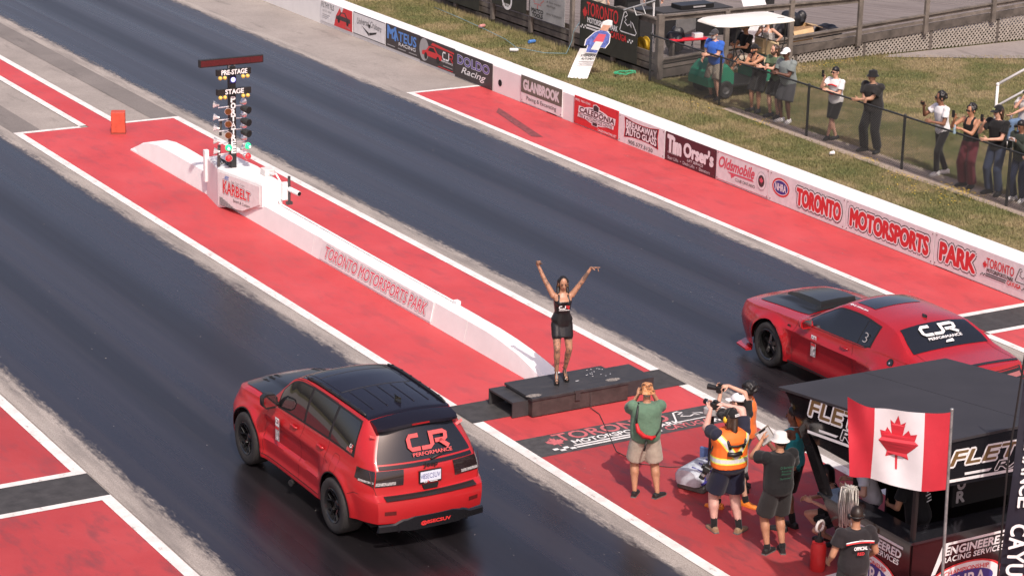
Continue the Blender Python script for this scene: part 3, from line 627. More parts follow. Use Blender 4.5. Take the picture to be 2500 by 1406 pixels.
# ------------------------------------------------------------------ stage block
pf = empty('stage_platform', (-2.0, .35, 0), 0, 'low black wooden stage block on the start strip under the woman in black', 'platform')
PB = pm('stage_black', (.040, .039, .041), .55, .3, 3, (1, 5, 1), .4, bump=.1, rvar=.1); PBS = pm('stage_side', (.050, .036, .034), .7, .35, 5)
mb = MB().bbox(-2.95, -1.12, -.17, .70, .285, .33, .006); wbuild(mb, 'top_board', PB, pf)
mb = MB().box(-2.93, -1.14, -.15, .68, .02, .285); wbuild(mb, 'skirt', PBS, pf)
mb = MB(); mb.box(-3.22, -2.93, -.03, .72, .235, .265); mb.box(-3.22, -2.93, -.03, -.005, .012, .235); mb.box(-3.22, -2.93, .695, .72, .012, .235); wbuild(mb, 'side_box', PB, pf)
mb = MB(); mb.box(-1.14, -.56, -.02, .72, .235, .265); mb.box(-1.14, -.56, -.02, .0, .012, .235); mb.box(-1.14, -.56, .70, .72, .012, .235); mb.box(-.585, -.56, 0, .70, .012, .235); wbuild(mb, 'side_box', PB, pf)
mb = MB(); mb.box(-2.15, -2.06, -.178, -.172, .17, .30); mb.box(-2.17, -2.0, -.178, -.15, .3, .338); wbuild(mb, 'latch', MATS['dark_steel'], pf)
WORN = pm('worn_patch', (.22, .20, .18), .8, .7, 30)
for x, y in ((-2.85, -.05), (-1.32, .02)):
    mb = MB(); poly_on(mb, [(x+.14*math.cos(a)*random.uniform(.75, 1.1), y+.07*math.sin(a)*random.uniform(.8, 1.1)) for a in np.linspace(0, 6.0, 12)], (0, 0, .3325), (1, 0, 0), (0, 1, 0))
    wbuild(mb, 'worn_patch', WORN, pf)
mb = MB()
for k in range(16): x, y = random.uniform(-1.6, -1.2), random.uniform(.2, .65); poly_on(mb, [(x, y), (x+.02, y+.004), (x+.018, y+.02), (x, y+.018)], (0, 0, .333), (1, 0, 0), (0, 1, 0))
rect_on(mb, -1.90, .22, .06, .02, (0, 0, .333), (1, 0, 0), (0, 1, 0)); wbuild(mb, 'paper_scrap', S_LET, pf)
cb = MB(); cb.tube([(-1.86, -.16, .27), (-1.88, -.22, .02), (-1.9, -.5, .01), (-2.2, -1.2, .012), (-2.55, -2.0, .012), (-2.5, -2.6, .01), (-2.2, -2.9, .01), (-1.95, -3.0, .01), (-2.0, -3.3, .01)], .007, 6)
tag(cb.build('cable', pm('cable_dark', (.05, .04, .04), .6)), 'thin dark cable trailing from the stage block across the red ground', 'cable')
# ------------------------------------------------------------------ vehicles
def curve(keys):
    """smooth monotone-limited cubic through (x, v) keys"""
    k = sorted(keys); X = np.array([a for a, _ in k], float); Y = np.array([b for _, b in k], float)
    d = np.diff(Y)/np.diff(X); m = np.zeros(len(X)); m[0] = d[0]; m[-1] = d[-1]
    for i in range(1, len(X)-1): m[i] = 0 if d[i-1]*d[i] <= 0 else 2*d[i-1]*d[i]/(d[i-1]+d[i])
    def fn(x):
        x = min(max(x, X[0]), X[-1]); i = min(max(int(np.searchsorted(X, x))-1, 0), len(X)-2)
        h = X[i+1]-X[i]; t = (x-X[i])/h
        return float((2*t**3-3*t*t+1)*Y[i]+(t**3-2*t*t+t)*h*m[i]+(-2*t**3+3*t*t)*Y[i+1]+(t**3-t*t)*h*m[i+1])
    return fn
def sm(x, a, b):
    t = min(max((x-a)/(b-a), 0), 1); return t*t*(3-2*t)
class Car:
    def __init__(s, root, **k):
        s.root = root; s.__dict__.update(k)
    def ymap(s, y, z):
        if y < s.yRb: return s.yRb+(y-s.yRb)*(s.yr(z)-s.yRb)/(s.yR-s.yRb)
        if y > s.yFb: return s.yFb+(y-s.yFb)*(s.yf(z)-s.yFb)/(s.yF-s.yFb)
        return y
    def pinch(s, y):
        k = 1.
        if y < s.yRb: k -= s.kR*((s.yRb-y)/(s.yRb-s.yR))**2.6
        if y > s.yFb: k -= s.kF*((y-s.yFb)/(s.yF-s.yFb))**2.4
        return k
    def zbot(s, y):
        z = s.sill(y)
        for c in s.axles:
            d = abs(y-c)
            if d < s.ra: z = max(z, s.zw+math.sqrt(s.ra**2-d*d))
        return z
    def xs(s, y, z):
        zb = s.zbelt(y)
        if z <= zb:
            h = min(max((z-.25)/(zb-.25), 0), 1)
            x = s.wm(y)-s.tuck*(1-h)**2.2-(s.wm(y)-s.xbelt(y))*sm(h, .55, 1.02)
            x += s.detail(y, z)
        else:
            ze = max(s.zedge(y), zb+.005); q = min((z-zb)/(ze-zb), 1)
            x = s.xbelt(y)+(s.xedge(y)-s.xbelt(y))*q+.018*4*q*(1-q)*min(1, (ze-zb)/.3)
        return x*s.pinch(y)
    def side(s, y, z, sg=-1, d=0.): return (sg*(s.xs(y, z)+d), s.ymap(y, z), z)
    def top(s, y, t, d=0.):
        xe = s.xedge(y)*s.pinch(y); ze = s.zedge(y); tt = abs(t)
        z = ze+s.crown(y)*(1-tt**2.2)+s.hood(y, t*xe)
        return (t*xe, s.ymap(y, ze), z+d)
    def rear(s, t, z, d=0.):
        x = s.xs(s.yR, z); b = s.bulgeR(z)
        return (t*x, s.yr(z)-b*(1-abs(t)**2.2)-d, z)
    def front(s, t, z, d=0.):
        x = s.xs(s.yF, z); return (t*x, s.yf(z)+s.bulgeF*(1-abs(t)**2.6)+d, z)
    def body(s, m, nl=26, nu=10, nt=17, dy=.03):
        ys = list(np.arange(s.yR, s.yF, dy))+[s.yF]
        for c in s.axles: ys += [c-s.ra-.001, c-s.ra+.004, c-s.ra+.012, c+s.ra-.012, c+s.ra-.004, c+s.ra+.001]
        ys = sorted(ys); mb = MB(); N = nl+nu
        for sg in (-1, 1):
            V = []; 
            for y in ys:
                zb, zt, ze = s.zbot(y), s.zbelt(y), max(s.zedge(y), s.zbelt(y)+.005)
                for j in range(nl): V.append(s.side(y, zb+(zt-zb)*j/(nl-1), sg))
                for j in range(1, nu+1): V.append(s.side(y, zt+(ze-zt)*j/nu, sg))
            F = []
            for i in range(len(ys)-1):
                for j in range(N-1):
                    q = (i*N+j, (i+1)*N+j, (i+1)*N+j+1, i*N+j+1); F.append(q if sg > 0 else q[::-1])
            mb.add(V, F)
        V = [s.top(y, -1+2*k/(nt-1)) for y in ys for k in range(nt)]
        mb.add(V, [(i*nt+k, i*nt+k+1, (i+1)*nt+k+1, (i+1)*nt+k) for i in range(len(ys)-1) for k in range(nt-1)])
        for fn, y, fl in ((s.rear, s.yR, 0), (s.front, s.yF, 1)):
            zs = [s.zbot(y)+(s.zbelt(y)-s.zbot(y))*j/(nl-1) for j in range(nl)]+[s.zbelt(y)+(max(s.zedge(y), s.zbelt(y)+.005)-s.zbelt(y))*j/nu for j in range(1, nu+1)]
            V = [fn(-1+2*k/(nt-1), z) for z in zs for k in range(nt)]
            F = [(i*nt+k, i*nt+k+1, (i+1)*nt+k+1, (i+1)*nt+k) for i in range(len(zs)-1) for k in range(nt-1)]
            mb.add(V, F if not fl else [q[::-1] for q in F])
            # close the gap between the cap's crown and the top surface
            ze = zs[-1]; A = [fn(-1+2*k/(nt-1), ze) for k in range(nt)]; B = [s.top(y, -1+2*k/(nt-1)) for k in range(nt)]
            F = [(k, k+1, nt+k+1, nt+k) for k in range(nt-1)]; mb.add(A+B, F if not fl else [q[::-1] for q in F])
        me = mb.build('body', m, s.root, smooth=True)
        import bmesh
        bm = bmesh.new(); bm.from_mesh(me.data); bmesh.ops.remove_doubles(bm, verts=bm.verts, dist=.0012); bmesh.ops.dissolve_degenerate(bm, edges=bm.edges, dist=.0005); bmesh.ops.recalc_face_normals(bm, faces=bm.faces); bm.to_mesh(me.data); bm.free()
        me.data.polygons.foreach_set('use_smooth', [True]*len(me.data.polygons)); me.data.set_sharp_from_angle(angle=R(38))
        return me
    def grid(s, fn, us, vs, d, name, m, parent=None, flip=False, th=0.):
        """patch lying d above the surface fn(u, v, d)"""
        mb = MB(); nu, nv = len(us), len(vs)
        V = [fn(a, b, d) for a in us for b in vs]
        F = [(i*nv+j, (i+1)*nv+j, (i+1)*nv+j+1, i*nv+j+1) for i in range(nu-1) for j in range(nv-1)]
        mb.add(V, [q[::-1] for q in F] if flip else F)
        o = mb.build(name, m, parent or s.root, smooth=True); return o
    def side_patch(s, ya, yb, zlo, zhi, d, name, m, sg=-1, n=18, k=7, parent=None):
        mb = MB(); V = []
        for i in range(n+1):
            y = ya+(yb-ya)*i/n; a, b = zlo(y), zhi(y); b = max(b, a+.001)
            for j in range(k+1): V.append(s.side(y, a+(b-a)*j/k, sg, d))
        F = [(i*(k+1)+j, (i+1)*(k+1)+j, (i+1)*(k+1)+j+1, i*(k+1)+j+1) for i in range(n) for j in range(k)]
        mb.add(V, F if sg > 0 else [q[::-1] for q in F]); return mb.build(name, m, parent or s.root, smooth=True)
    def seam(s, pts, sg, m, w=.007, d=.0015, name='seam', parent=None):
        """thin dark gap line along (y, z) points on the side"""
        mb = MB(); P = []
        for i in range(len(pts)-1):
            (a, b), (c, e) = pts[i], pts[i+1]; n = max(2, int(math.hypot(c-a, e-b)/.05))
            P += [(a+(c-a)*k/n, b+(e-b)*k/n) for k in range(n)]
        P.append(pts[-1]); V = []
        for i, (y, z) in enumerate(P):
            a = P[max(i-1, 0)]; b = P[min(i+1, len(P)-1)]; dy, dz = b[0]-a[0], b[1]-a[1]; L = math.hypot(dy, dz) or 1; ny, nz = -dz/L*w/2, dy/L*w/2
            V += [s.side(y+ny, z+nz, sg, d), s.side(y-ny, z-nz, sg, d)]
        mb.add(V, [(2*i, 2*i+1, 2*i+3, 2*i+2) for i in range(len(P)-1)]); return mb.build(name, m, parent or s.root)
def wheel(root, x, y, z, sg, r, w, rim_r, m_tyre, m_rim, style, m_lip=None):
    """sg=-1 left, 1 right; outer face looks along sg*x"""
    xo = sg*w/2
    mb = MB(); mb.lathe([(rim_r*.98, -w*.46), (rim_r*.9, -w*.3), (rim_r*.86, w*.1*1), (rim_r*.86, w*.2)], (x, y, z), 'x', 28); mb.lathe([(rim_r*.88, -sg*w*.05), (.001, -sg*w*.05)], (x, y, z), 'x', 28)
    wh = mb.build('wheel', pm('wheel_well_black', (.008, .008, .008), .6), root)
    mb = MB(); c = w/2
    pr = [(rim_r, -c*.86), (rim_r+.02, -c*.95), (r*.86, -c), (r*.95, -c*.93), (r*.99, -c*.8), (r, -c*.5), (r, 0), (r, c*.5), (r*.99, c*.8), (r*.95, c*.93), (r*.86, c), (rim_r+.02, c*.95), (rim_r, c*.86), (rim_r*.96, c*.6)]
    mb.lathe(pr, (x, y, z), 'x', 48); o = mb.build('tyre', m_tyre, wh, smooth=True, auto=40)
    mb = MB(); mb.lathe([(rim_r*.86, xo*.35), (rim_r*.90, xo*.84), (rim_r*1.0, xo*.93), (rim_r*1.04, xo*.90), (rim_r*1.02, xo*.80)], (x, y, z), 'x', 40)
    mb.build('rim_lip', m_lip or m_rim, wh, smooth=True, auto=40)
    mb = MB(); nsp = 5 if style == 'five' else 6
    def spoke(a, b, w0, w1, h0, h1):
        """bar from polar (r0, a0) to (r1, a1)"""
        (r0, a0), (r1, a1) = a, b; p0 = Vector((0, r0*math.cos(a0), r0*math.sin(a0))); p1 = Vector((0, r1*math.cos(a1), r1*math.sin(a1))); d = (p1-p0).normalized(); q = Vector((1, 0, 0)).cross(d)
        rs = []
        for p, ww, h in ((p0, w0, h0), (p1, w1, h1)):
            rs.append([tuple(Vector((x, y, z))+p+q*ww+Vector((h-sg*.03, 0, 0))), tuple(Vector((x, y, z))+p+q*ww*.6+Vector((h, 0, 0))), tuple(Vector((x, y, z))+p-q*ww*.6+Vector((h, 0, 0))), tuple(Vector((x, y, z))+p-q*ww+Vector((h-sg*.03, 0, 0)))])
        mb.rings(rs)
    hi, ho = xo*.45, xo*.80
    for i in range(nsp):
        a = 2*math.pi*i/nsp+.3
        if style == 'mesh':
            spoke((.05, a), (rim_r*.6, a), .020, .022, hi, ho*.85); spoke((rim_r*.55, a), (rim_r*.93, a+.24), .018, .014, ho*.83, ho); spoke((rim_r*.55, a), (rim_r*.93, a-.24), .018, .014, ho*.83, ho)
        elif style == 'five':
            spoke((.04, a), (rim_r*.92, a), .05, .042, hi*1.2, xo*.30)
        else:
            spoke((.04, a), (rim_r*.92, a+.1), .025, .02, hi, ho)
    mb.lathe([(.07, hi*.6), (.065, hi*1.1), (.04, hi*1.3), (.0, hi*1.3)], (x, y, z), 'x', 20); mb.build('spokes', m_rim, wh, smooth=True, auto=35)
    return wh
GLASS = pm('tinted_glass', (.012, .013, .014), .04, spec=.7, coat=.5); GLOSSB = pm('gloss_black', (.008, .008, .009), .1, coat=.6); SATB = pm('satin_black', (.014, .014, .014), .42); TRIM = pm('trim_black', (.012, .012, .012), .55)
TYRE = pm('tyre_rubber', (.022, .021, .021), .75, .25, 20); RIMB = pm('rim_black', (.010, .010, .011), .18, coat=.3); SEAMM = pm('seam_dark', (.05, .004, .005), .7); WELL = pm('well_black', (.006, .006, .006), .9)
PLATEW = pm('plate_white', (.62, .66, .76), .4, .05, 30); DRED = pm('decal_red', (.56, .075, .075), .5)
def dx(s, txt, O, U, V, w, h, m, parent, off=.02, lift=.002, name='lettering', **k):
    mb = MB(); text_on(mb, txt, O, U, V, w, h, lift=lift, offset=off, **k); return mb.build(name, m, parent)
class LtP(Lt):
    def _fin(s, mb, m, name): s.k += 1; return mb.build(name, m, s.rt)
def class_decal(root, O, U, V):
    L = LtP(root, O, U, V)
    L.poly([(0, 0), (.13, 0), (.13, .34), (0, .34)], pm('decal_print', (.45, .42, .42), .5, .9, 24), 'decal')
    L.poly([(.0, .22), (.13, .22), (.13, .34), (0, .34)], S_LET, 'decal'); cjr(L, .015, .255, .10, .06, S_BLACK, S_RED, .012); L.poly([(.01, .17), (.12, .17), (.12, .21), (.01, .21)], S_RED, 'decal')

# ---- SUV (left lane)
jp = empty('suv', (-6.73, -1.33, 0), 0, 'red sport utility vehicle with black roof and rear spoiler in the near lane', 'suv')
JRED = pm('suv_red_paint', (.40, .013, .016), .33, .06, 3, coat=.35)
def jdetail(y, z):
    d = 0.
    for c in (-1.457, 1.457):
        rr = math.hypot(y-c, (z-.385)); d += .034*math.exp(-((rr-.47)/.075)**2)*(1 if z > .3 else 1)
    w = sm(y, -.98, -.80)*(1-sm(y, .92, 1.04))
    d -= w*.052*sm(z, .575, .615)*(1-sm(z, .80, .92))
    d += .012*sm(y, -2.5, -1.9)*0
    d += .03*(1-sm(z, .30, .40))*w            # sill flare
    d += .014*math.exp(-((z-.955)/.05)**2)*sm(y, -2.3, -1.5)
    return d
J = Car(jp, yR=-2.43, yF=2.37, yRb=-1.75, yFb=1.75, kR=.15, kF=.22, axles=(-1.457, 1.457), ra=.455, zw=.385, tuck=.045, bulgeF=.10,
        yr=curve([(.25, -2.36), (.42, -2.42), (.60, -2.44), (.74, -2.42), (.78, -2.33), (1.0, -2.30), (1.10, -2.27), (1.16, -2.22), (1.40, -2.05), (1.62, -1.90), (1.75, -1.80)]),
        yf=curve([(.25, 2.20), (.45, 2.33), (.8, 2.33), (1.0, 2.22), (1.1, 2.1)]),
        sill=curve([(-2.43, .42), (-1.95, .38), (-1.0, .27), (1.0, .27), (1.95, .30), (2.37, .32)]),
        zbelt=curve([(-2.43, 1.20), (-1.5, 1.20), (-.5, 1.175), (.6, 1.13), (.95, 1.085), (1.4, 1.06), (2.0, 1.0), (2.37, .93)]),
        wm=curve([(-2.43, .93), (-1.9, .945), (-1.45, .95), (-.6, .915), (.5, .91), (1.45, .95), (2.0, .94), (2.37, .90)]),
        xbelt=curve([(-2.43, .85), (-1.7, .84), (-.5, .83), (.8, .825), (1.4, .84), (2.37, .78)]),
        zedge=curve([(-2.43, 1.60), (-1.9, 1.645), (-1.2, 1.675), (-.4, 1.685), (.05, 1.66), (.30, 1.60), (.62, 1.38), (.92, 1.145), (1.05, 1.095), (1.5, 1.08), (2.1, 1.01), (2.37, .94)]),
        xedge=curve([(-2.43, .60), (-1.5, .635), (-.3, .655), (.2, .66), (.6, .70), (.95, .77), (1.2, .80), (1.8, .78), (2.37, .70)]),
        crown=curve([(-2.43, .035), (-1, .05), (.3, .06), (.9, .05), (1.4, .06), (2.2, .05), (2.37, .02)]),
        hood=lambda y, x: .025*sm(y, 1.1, 1.3)*(1-sm(y, 2.0, 2.3))*(1-sm(abs(x), .36, .46)),
        bulgeR=curve([(.2, .10), (.75, .12), (.80, .09), (1.2, .10), (1.7, .14)]), detail=jdetail)
jp.scale = (1.03, 1.0, 1.03)
J.body(JRED, nt=37)
mb = MB(); mb.box(-.76, .76, -2.2, 2.1, .30, .70); mb.box(-.84, .84, -.95, .95, .30, .5); mb.build('underbody', WELL, jp)
for c in J.axles:
    for sg in (-1, 1):
        mb = MB(); rs = []
        for k in range(19):
            a = math.pi*k/18; rs.append([(sg*.90, c+math.cos(a)*.452, .385+math.sin(a)*.452-(.1 if k in (0, 18) else 0)), (sg*.62, c+math.cos(a)*.452, .385+math.sin(a)*.452-(.1 if k in (0, 18) else 0))])
        mb.rings(rs, False, False); mb.build('wheel_arch_liner', WELL, jp)
        mb = MB()
        rs = [[J.side(c+math.cos(a)*q, .385+math.sin(a)*q, sg, .004) for q in (.452, .468)] for a in np.linspace(.02, math.pi-.02, 25)]
        mb.rings(rs, False, False); mb.build('arch_lip', SATB, jp)
        wheel(jp, sg*.825, c, .385, sg, .385, .33 if c < 0 else .30, .235, TYRE, RIMB, 'mesh')
for sg in (-1, 1):
    zl = lambda y: J.zbelt(y)+.012; zh = lambda y: J.zedge(y)-.055
    tl = lambda y: J.zbelt(y)-.018; th = lambda y: J.zedge(y)-.032
    J.side_patch(-1.90, .60, tl, lambda y: min(th(y), 1.23+(y+1.90)*2.6), .003, 'window_surround', TRIM, sg, 60)
    for a, b_ in ((-.26, .56), (-1.05, -.32), (-1.83, -1.11)):
        J.side_patch(a, b_, zl, (lambda y: min(zh(y), 1.245+(y+1.85)*2.5)) if a < -1.5 else zh, .006, 'side_window', GLASS, sg, 30)
    # door and fuel flap gaps
    J.seam([(.92, .33), (.94, .7), (.84, 1.08)], sg, SEAMM); J.seam([(-.20, .33), (-.22, .8), (-.30, 1.17)], sg, SEAMM); J.seam([(-.98, .48), (-1.06, .75), (-1.10, 1.17)], sg, SEAMM); J.seam([(-1.06, 1.0), (-1.12, .92), (-1.2, .90)], sg, SEAMM)
    J.seam([(.98, .33), (-.88, .33)], sg, SEAMM, .012); J.seam([(.30, 1.60), (0, 1.655), (-1.0, 1.655), (-1.10, 1.60), (-1.12, 1.2)], sg, SEAMM)
    J.seam([(-1.86, .70), (-2.0, .76), (-2.40, .78)], sg, SEAMM)
    for yy in (-.02, -.90):
        mb = MB(); y0, z0 = yy, 1.045; P = [J.side(y0+k*.05, z0-.004*abs(k), sg, .012+(.028 if abs(k) < 2 else 0)) for k in (-2, -1.4, -.7, 0, .7, 1.4, 2)]
        mb.tube(P, [.012, .017, .018, .018, .018, .017, .012], 8); mb.build('door_handle', JRED, jp, smooth=True)
    if sg < 0: J.seam([(-1.30, .88), (-1.30, 1.05), (-1.33, 1.08), (-1.45, 1.08), (-1.48, 1.05), (-1.48, .88), (-1.45, .85), (-1.33, .85), (-1.30, .88)], sg, SEAMM, .006, name='fuel_flap')
    # mirrors
    mb = MB(); X = sg*.95; mb.rings([[(X+sg*dx_, .60+dy_, 1.17+dz_) for dx_, dz_ in ((-.10, .02), (-.06, -.05), (.07, -.05), (.13, .0), (.13, .12), (.07, .17), (-.05, .16), (-.10, .10))] if True else 0 for dy_ in (-.04,)]+[[(X+sg*dx_*.95, .67, 1.17+dz_) for dx_, dz_ in ((-.10, .02), (-.06, -.05), (.07, -.05), (.13, .0), (.13, .12), (.07, .17), (-.05, .16), (-.10, .10))], [(X+sg*dx_*.6, .73, 1.18+dz_*.7) for dx_, dz_ in ((-.10, .02), (-.06, -.05), (.07, -.05), (.13, .0), (.13, .12), (.07, .17), (-.05, .16), (-.10, .10))]])
    mir = mb.build('mirror', SATB, jp, smooth=True, auto=50)
    mb = MB(); poly_on(mb, [(-.08, -.03), (.08, -.03), (.11, .02), (.11, .10), (.05, .14), (-.08, .13)], (X, .5585, 1.18), (sg*1, 0, 0), (0, 0, 1)); mb.build('mirror_glass', pm('mirror_glass', (.55, .58, .6), .03, metal=1.), mir)
    mb = MB(); mb.tube([(sg*.80, .62, 1.15), (sg*.92, .63, 1.18)], .03, 8); mb.box(X-.07, X+.07, .595, .64, 1.125, 1.14); mb.build('mirror_foot', SATB, mir)
    # roof rails
    mb = MB(); mb.tube([(sg*(J.xedge(y)-.035), y, J.zedge(y)+.026) for y in np.linspace(-1.70, .05, 16)], [.012]+[.022]*14+[.012], 8); mb.build('roof_rail', SATB, jp, smooth=True)
for sg in (-1, 1):
    for y in np.linspace(-1.5, -.1, 6): mb = MB(); mb.box(sg*(J.xedge(y)-.035)-.012, sg*(J.xedge(y)-.035)+.012, y-.02, y+.02, J.zedge(y)+.04, J.zedge(y)+.052); mb.build('rail_plug', TRIM, jp)
    # exhaust tip ahead of the rear wheel
    mb = MB(); mb.tube([(sg*.72, .06, .22), (sg*.93, -.02, .20)], .045, 14); mb.build('exhaust_tip', pm('exhaust_metal', (.12, .12, .12), .3, metal=.8), jp, smooth=True, auto=40)
ROOFB = pm('roof_gloss_black', (.010, .009, .015), .14, spec=.3, coat=.1)
roof = J.grid(lambda t, y, d: J.top(y, t, d), list(np.linspace(-.985, .985, 21)), list(np.linspace(-2.0, .22, 50)), .005, 'roof', ROOFB)
mb = MB()
for x in (-.42, -.2, 0, .2, .42):
    P = [J.top(y, x/J.xedge(y), .006) for y in np.linspace(-1.55, -.85, 14)]; mb.tube(P, .009, 6)
mb.build('roof_rib', ROOFB, roof, smooth=True)
mb = MB(); P = [J.top(-.80, t, .0055) for t in np.linspace(-.8, .8, 20)]; mb.tube(P, .005, 5); P = [J.top(-.12, t, .0055) for t in np.linspace(-.8, .8, 20)]; mb.tube(P, .004, 5)
for t in (-.8, .8): mb.tube([J.top(y, t, .0055) for y in np.linspace(-.80, .18, 14)], .004, 5)
mb.build('sunroof_seam', TRIM, roof)
mb = MB(); z0 = J.top(-1.46, 0)[2]; mb.rings([[(sx*w, -1.46+yy, z0+h) for sx, yy in ((-1, 0), (0, .10), (1, 0), (0, -.10))] for w, h in ((.055, -.01), (.05, .01), (.03, .03), (.012, .06), (.004, .075))]); mb.build('antenna_fin', GLOSSB, jp, smooth=True, auto=40)
# windscreen, bonnet
J.grid(lambda t, y, d: J.top(y, t, d), list(np.linspace(-.93, .93, 17)), list(np.linspace(.27, .93, 20)), .004, 'windscreen', GLASS)
J.grid(lambda t, y, d: J.top(y, t, d), list(np.linspace(-.95, .95, 41)), list(np.linspace(.99, 2.27, 44)), .009, 'bonnet', pm('bonnet_satin_black', (.014, .015, .016), .30, coat=.25))
for sg in (-1, 1):
    mb = MB()
    for i in range(3):
        for k in range(6):
            x, y = sg*(.30+i*.085), 1.66+k*.035; p = Vector(J.top(y, x/J.xedge(y), .007)); mb.box(p.x-.03, p.x+.03, y-.008, y+.006, p.z-.004, p.z+.004)
    mb.build('bonnet_louvre', TRIM, jp)
# tailgate details
rfn = lambda t, z, d: J.rear(t, z, d)
J.grid(rfn, list(np.linspace(-.955, .955, 25)), list(np.linspace(1.175, 1.60, 12)), .006, 'rear_window', pm('rear_glass', (.010, .011, .014), .10, spec=.6, coat=.4))
J.grid(rfn, list(np.linspace(-.95, .95, 25)), list(np.linspace(1.12, 1.16, 4)), .022, 'trim_strip', GLOSSB)
def rpt(x, z, d=.0):
    t = x/J.xs(J.yR, z); return Vector(J.rear(t, z, d))
Vr = (rpt(0, 1.50)-rpt(0, 1.22)).normalized()
L = LtP(jp, rpt(-.24, 1.21, .030), (1, 0, 0), Vr); cjr(L, .0, .085, .60, .24, DRED, None, .058); L.text('PERFORMANCE', .05, .015, .58, .048, DRED, .03)
for sg in (-1, 1):
    mb = MB(); q = rpt(sg*.62, 1.47, .016); rect_on(mb, -.08, -.02, .16, .04, q, Vector((1, 0, sg*.5)), Vr); mb.build('decal_bar', DRED, jp)
# spoiler
mb = MB(); rs = []
for t in np.linspace(-1, 1, 25):
    x = t*.60; e = abs(t)**5; c_ = .045*(1-t*t)
    rs.append([(x, -1.82, 1.63+c_), (x, -1.835, 1.652+c_), (x, -2.0, 1.628+c_-.01*e), (x, -2.12+.08*e, 1.592+c_*.9-.01*e), (x, -2.13+.09*e, 1.555+c_*.9), (x*.98, -2.06+.06*e, 1.50+c_*.8), (x*.96, -1.95, 1.46+c_*.5)])
mb.rings(rs); mb.build('spoiler', ROOFB, jp, smooth=True, auto=35)
mb = MB(); mb.box(-.13, .13, -2.136, -2.124, 1.603, 1.622); mb.build('brake_light', pm('brake_lens', (.30, .01, .012), .2), jp)
mb = MB(); mb.tube([rpt(.05, 1.175, .03), rpt(.18, 1.20, .03), rpt(.42, 1.235, .02)], [.022, .014, .008], 8); mb.build('wiper', TRIM, jp, smooth=True)
# lamps wrap round the corner
LENS = pm('smoked_lens', (.020, .013, .014), .08, coat=.6); LCL = pm('clear_lens', (.30, .29, .29), .2, .6, 40)
for sg in (-1, 1):
    J.grid(rfn, list(np.linspace(sg*.50, sg*.999, 14)), list(np.linspace(.905, 1.105, 8)), .012, 'tail_lamp', LENS, flip=(sg < 0))
    J.side_patch(-2.43, -2.02, lambda y: .905+(y+2.43)*.16, lambda y: 1.105-(y+2.43)*.0, .011, 'tail_lamp', LENS, sg, 12)
    J.grid(rfn, list(np.linspace(sg*.64, sg*.995, 12)), list(np.linspace(.92, .96, 3)), .015, 'reverse_lamp', LCL, flip=(sg < 0))
    J.side_patch(-2.42, -2.12, lambda y: .945, lambda y: .972, .013, 'reverse_lamp', LCL, sg, 6)
    J.grid(rfn, list(np.linspace(sg*.70, sg*.90, 6)), list(np.linspace(.545, .60, 3)), .004, 'reflector', pm('bumper_reflector', (.10, .012, .012), .2), flip=(sg < 0))
    mb = MB()
    zz = [(.78, .36), (.74, .6), (.76, .74), (.70, .80), (.785, .90), (.80, .93)]
    V = []
    for i, (x, z) in enumerate([(.70, .775), (.755, .80), (.775, .88), (.80, .93), (.81, 1.12)]): V += [rpt(sg*x, z, .002), rpt(sg*(x+.008), z, .002)]
    mb.add(V, [(2*i, 2*i+1, 2*i+3, 2*i+2) for i in range(4)]); mb.build('seam', SEAMM, jp)
# plate, badge, handle, step pad, diffuser
O = rpt(-.16, .895, .016); n2 = Vector((1, 0, 0)).cross(Vector((0, 0, 1)))
pl = MB().box(-.165, .165, O.y-.012, O.y+.02, .885, 1.055).build('licence_plate', TRIM, jp)
mb = MB().box(-.152, .152, O.y-.016, O.y-.011, .905, 1.045); mb.build('plate_face', PLATEW, pl)
dx(None, '8SECSUV', (-.115, O.y-.016, .945), (1, 0, 0), (0, 0, 1), .255, .07, S_NAVY, pl, .0); dx(None, '@', (-.145, O.y-.016, .955), (1, 0, 0), (0, 0, 1), .025, .05, S_NAVY, pl, .0)
L = LtP(pl, (-.10, O.y-.016, .889), (1, 0, 0), (0, 0, 1)); cjr(L, 0, 0, .07, .03, S_LET, S_RED, .007); L.poly([(.09, .004), (.2, .004), (.2, .012), (.09, .012)], S_LET)
q = rpt(-.085, 1.075, .012); dx(None, 'Jeep', q, (1, 0, 0), (0, 0, 1), .21, .085, SATB, jp, .03, .004)
q = rpt(0, .815, .003); mb = MB(); mb.prism([(-.10, .80), (.10, .80), (.12, .86), (-.12, .86)], q.y-.02, q.y+.02, 'y'); mb.build('tailgate_handle', WELL, jp)
sp_ = MB()
for k in range(5):
    V = []; zt = .775
    for t in np.linspace(-.72, .72, 19): b1 = J.rear(t, .735, -.002+.016*0); V += [(t*.9, b1[1]+.012+.016*k*.9, .752+.006*k), (t*.9, b1[1]+.024+.016*k*.9, .754+.006*k)]
    sp_.add(V, [(2*i, 2*i+1, 2*i+3, 2*i+2)[::-1] for i in range(18)])
V = []
for t in np.linspace(-.75, .75, 19): b1 = J.rear(t, .735); V += [(t*.9, b1[1]-.006, .748), (t*.9, b1[1]+.10, .782)]
sp_.add(V, [(2*i, 2*i+1, 2*i+3, 2*i+2)[::-1] for i in range(18)]); sp_.build('step_pad', SATB, jp)
mb = MB(); rs = []
for t in np.linspace(-.84, .84, 29):
    a = abs(t); lo = .28 if a < .42 else .28+.02*sm(a, .42, .5); hi = .47-.05*sm(a, .48, .62)+.03*(1-sm(a, .3, .44)); b1 = J.rear(t, .45); yy = b1[1]
    rs.append([(t*.93, yy+.06, lo), (t*.93, yy-.012, lo+.02), (t*.93, yy-.014, hi-.02), (t*.93, yy+.01, hi)])
mb.rings(rs); mb.build('diffuser', GLOSSB, jp, smooth=True, auto=30)
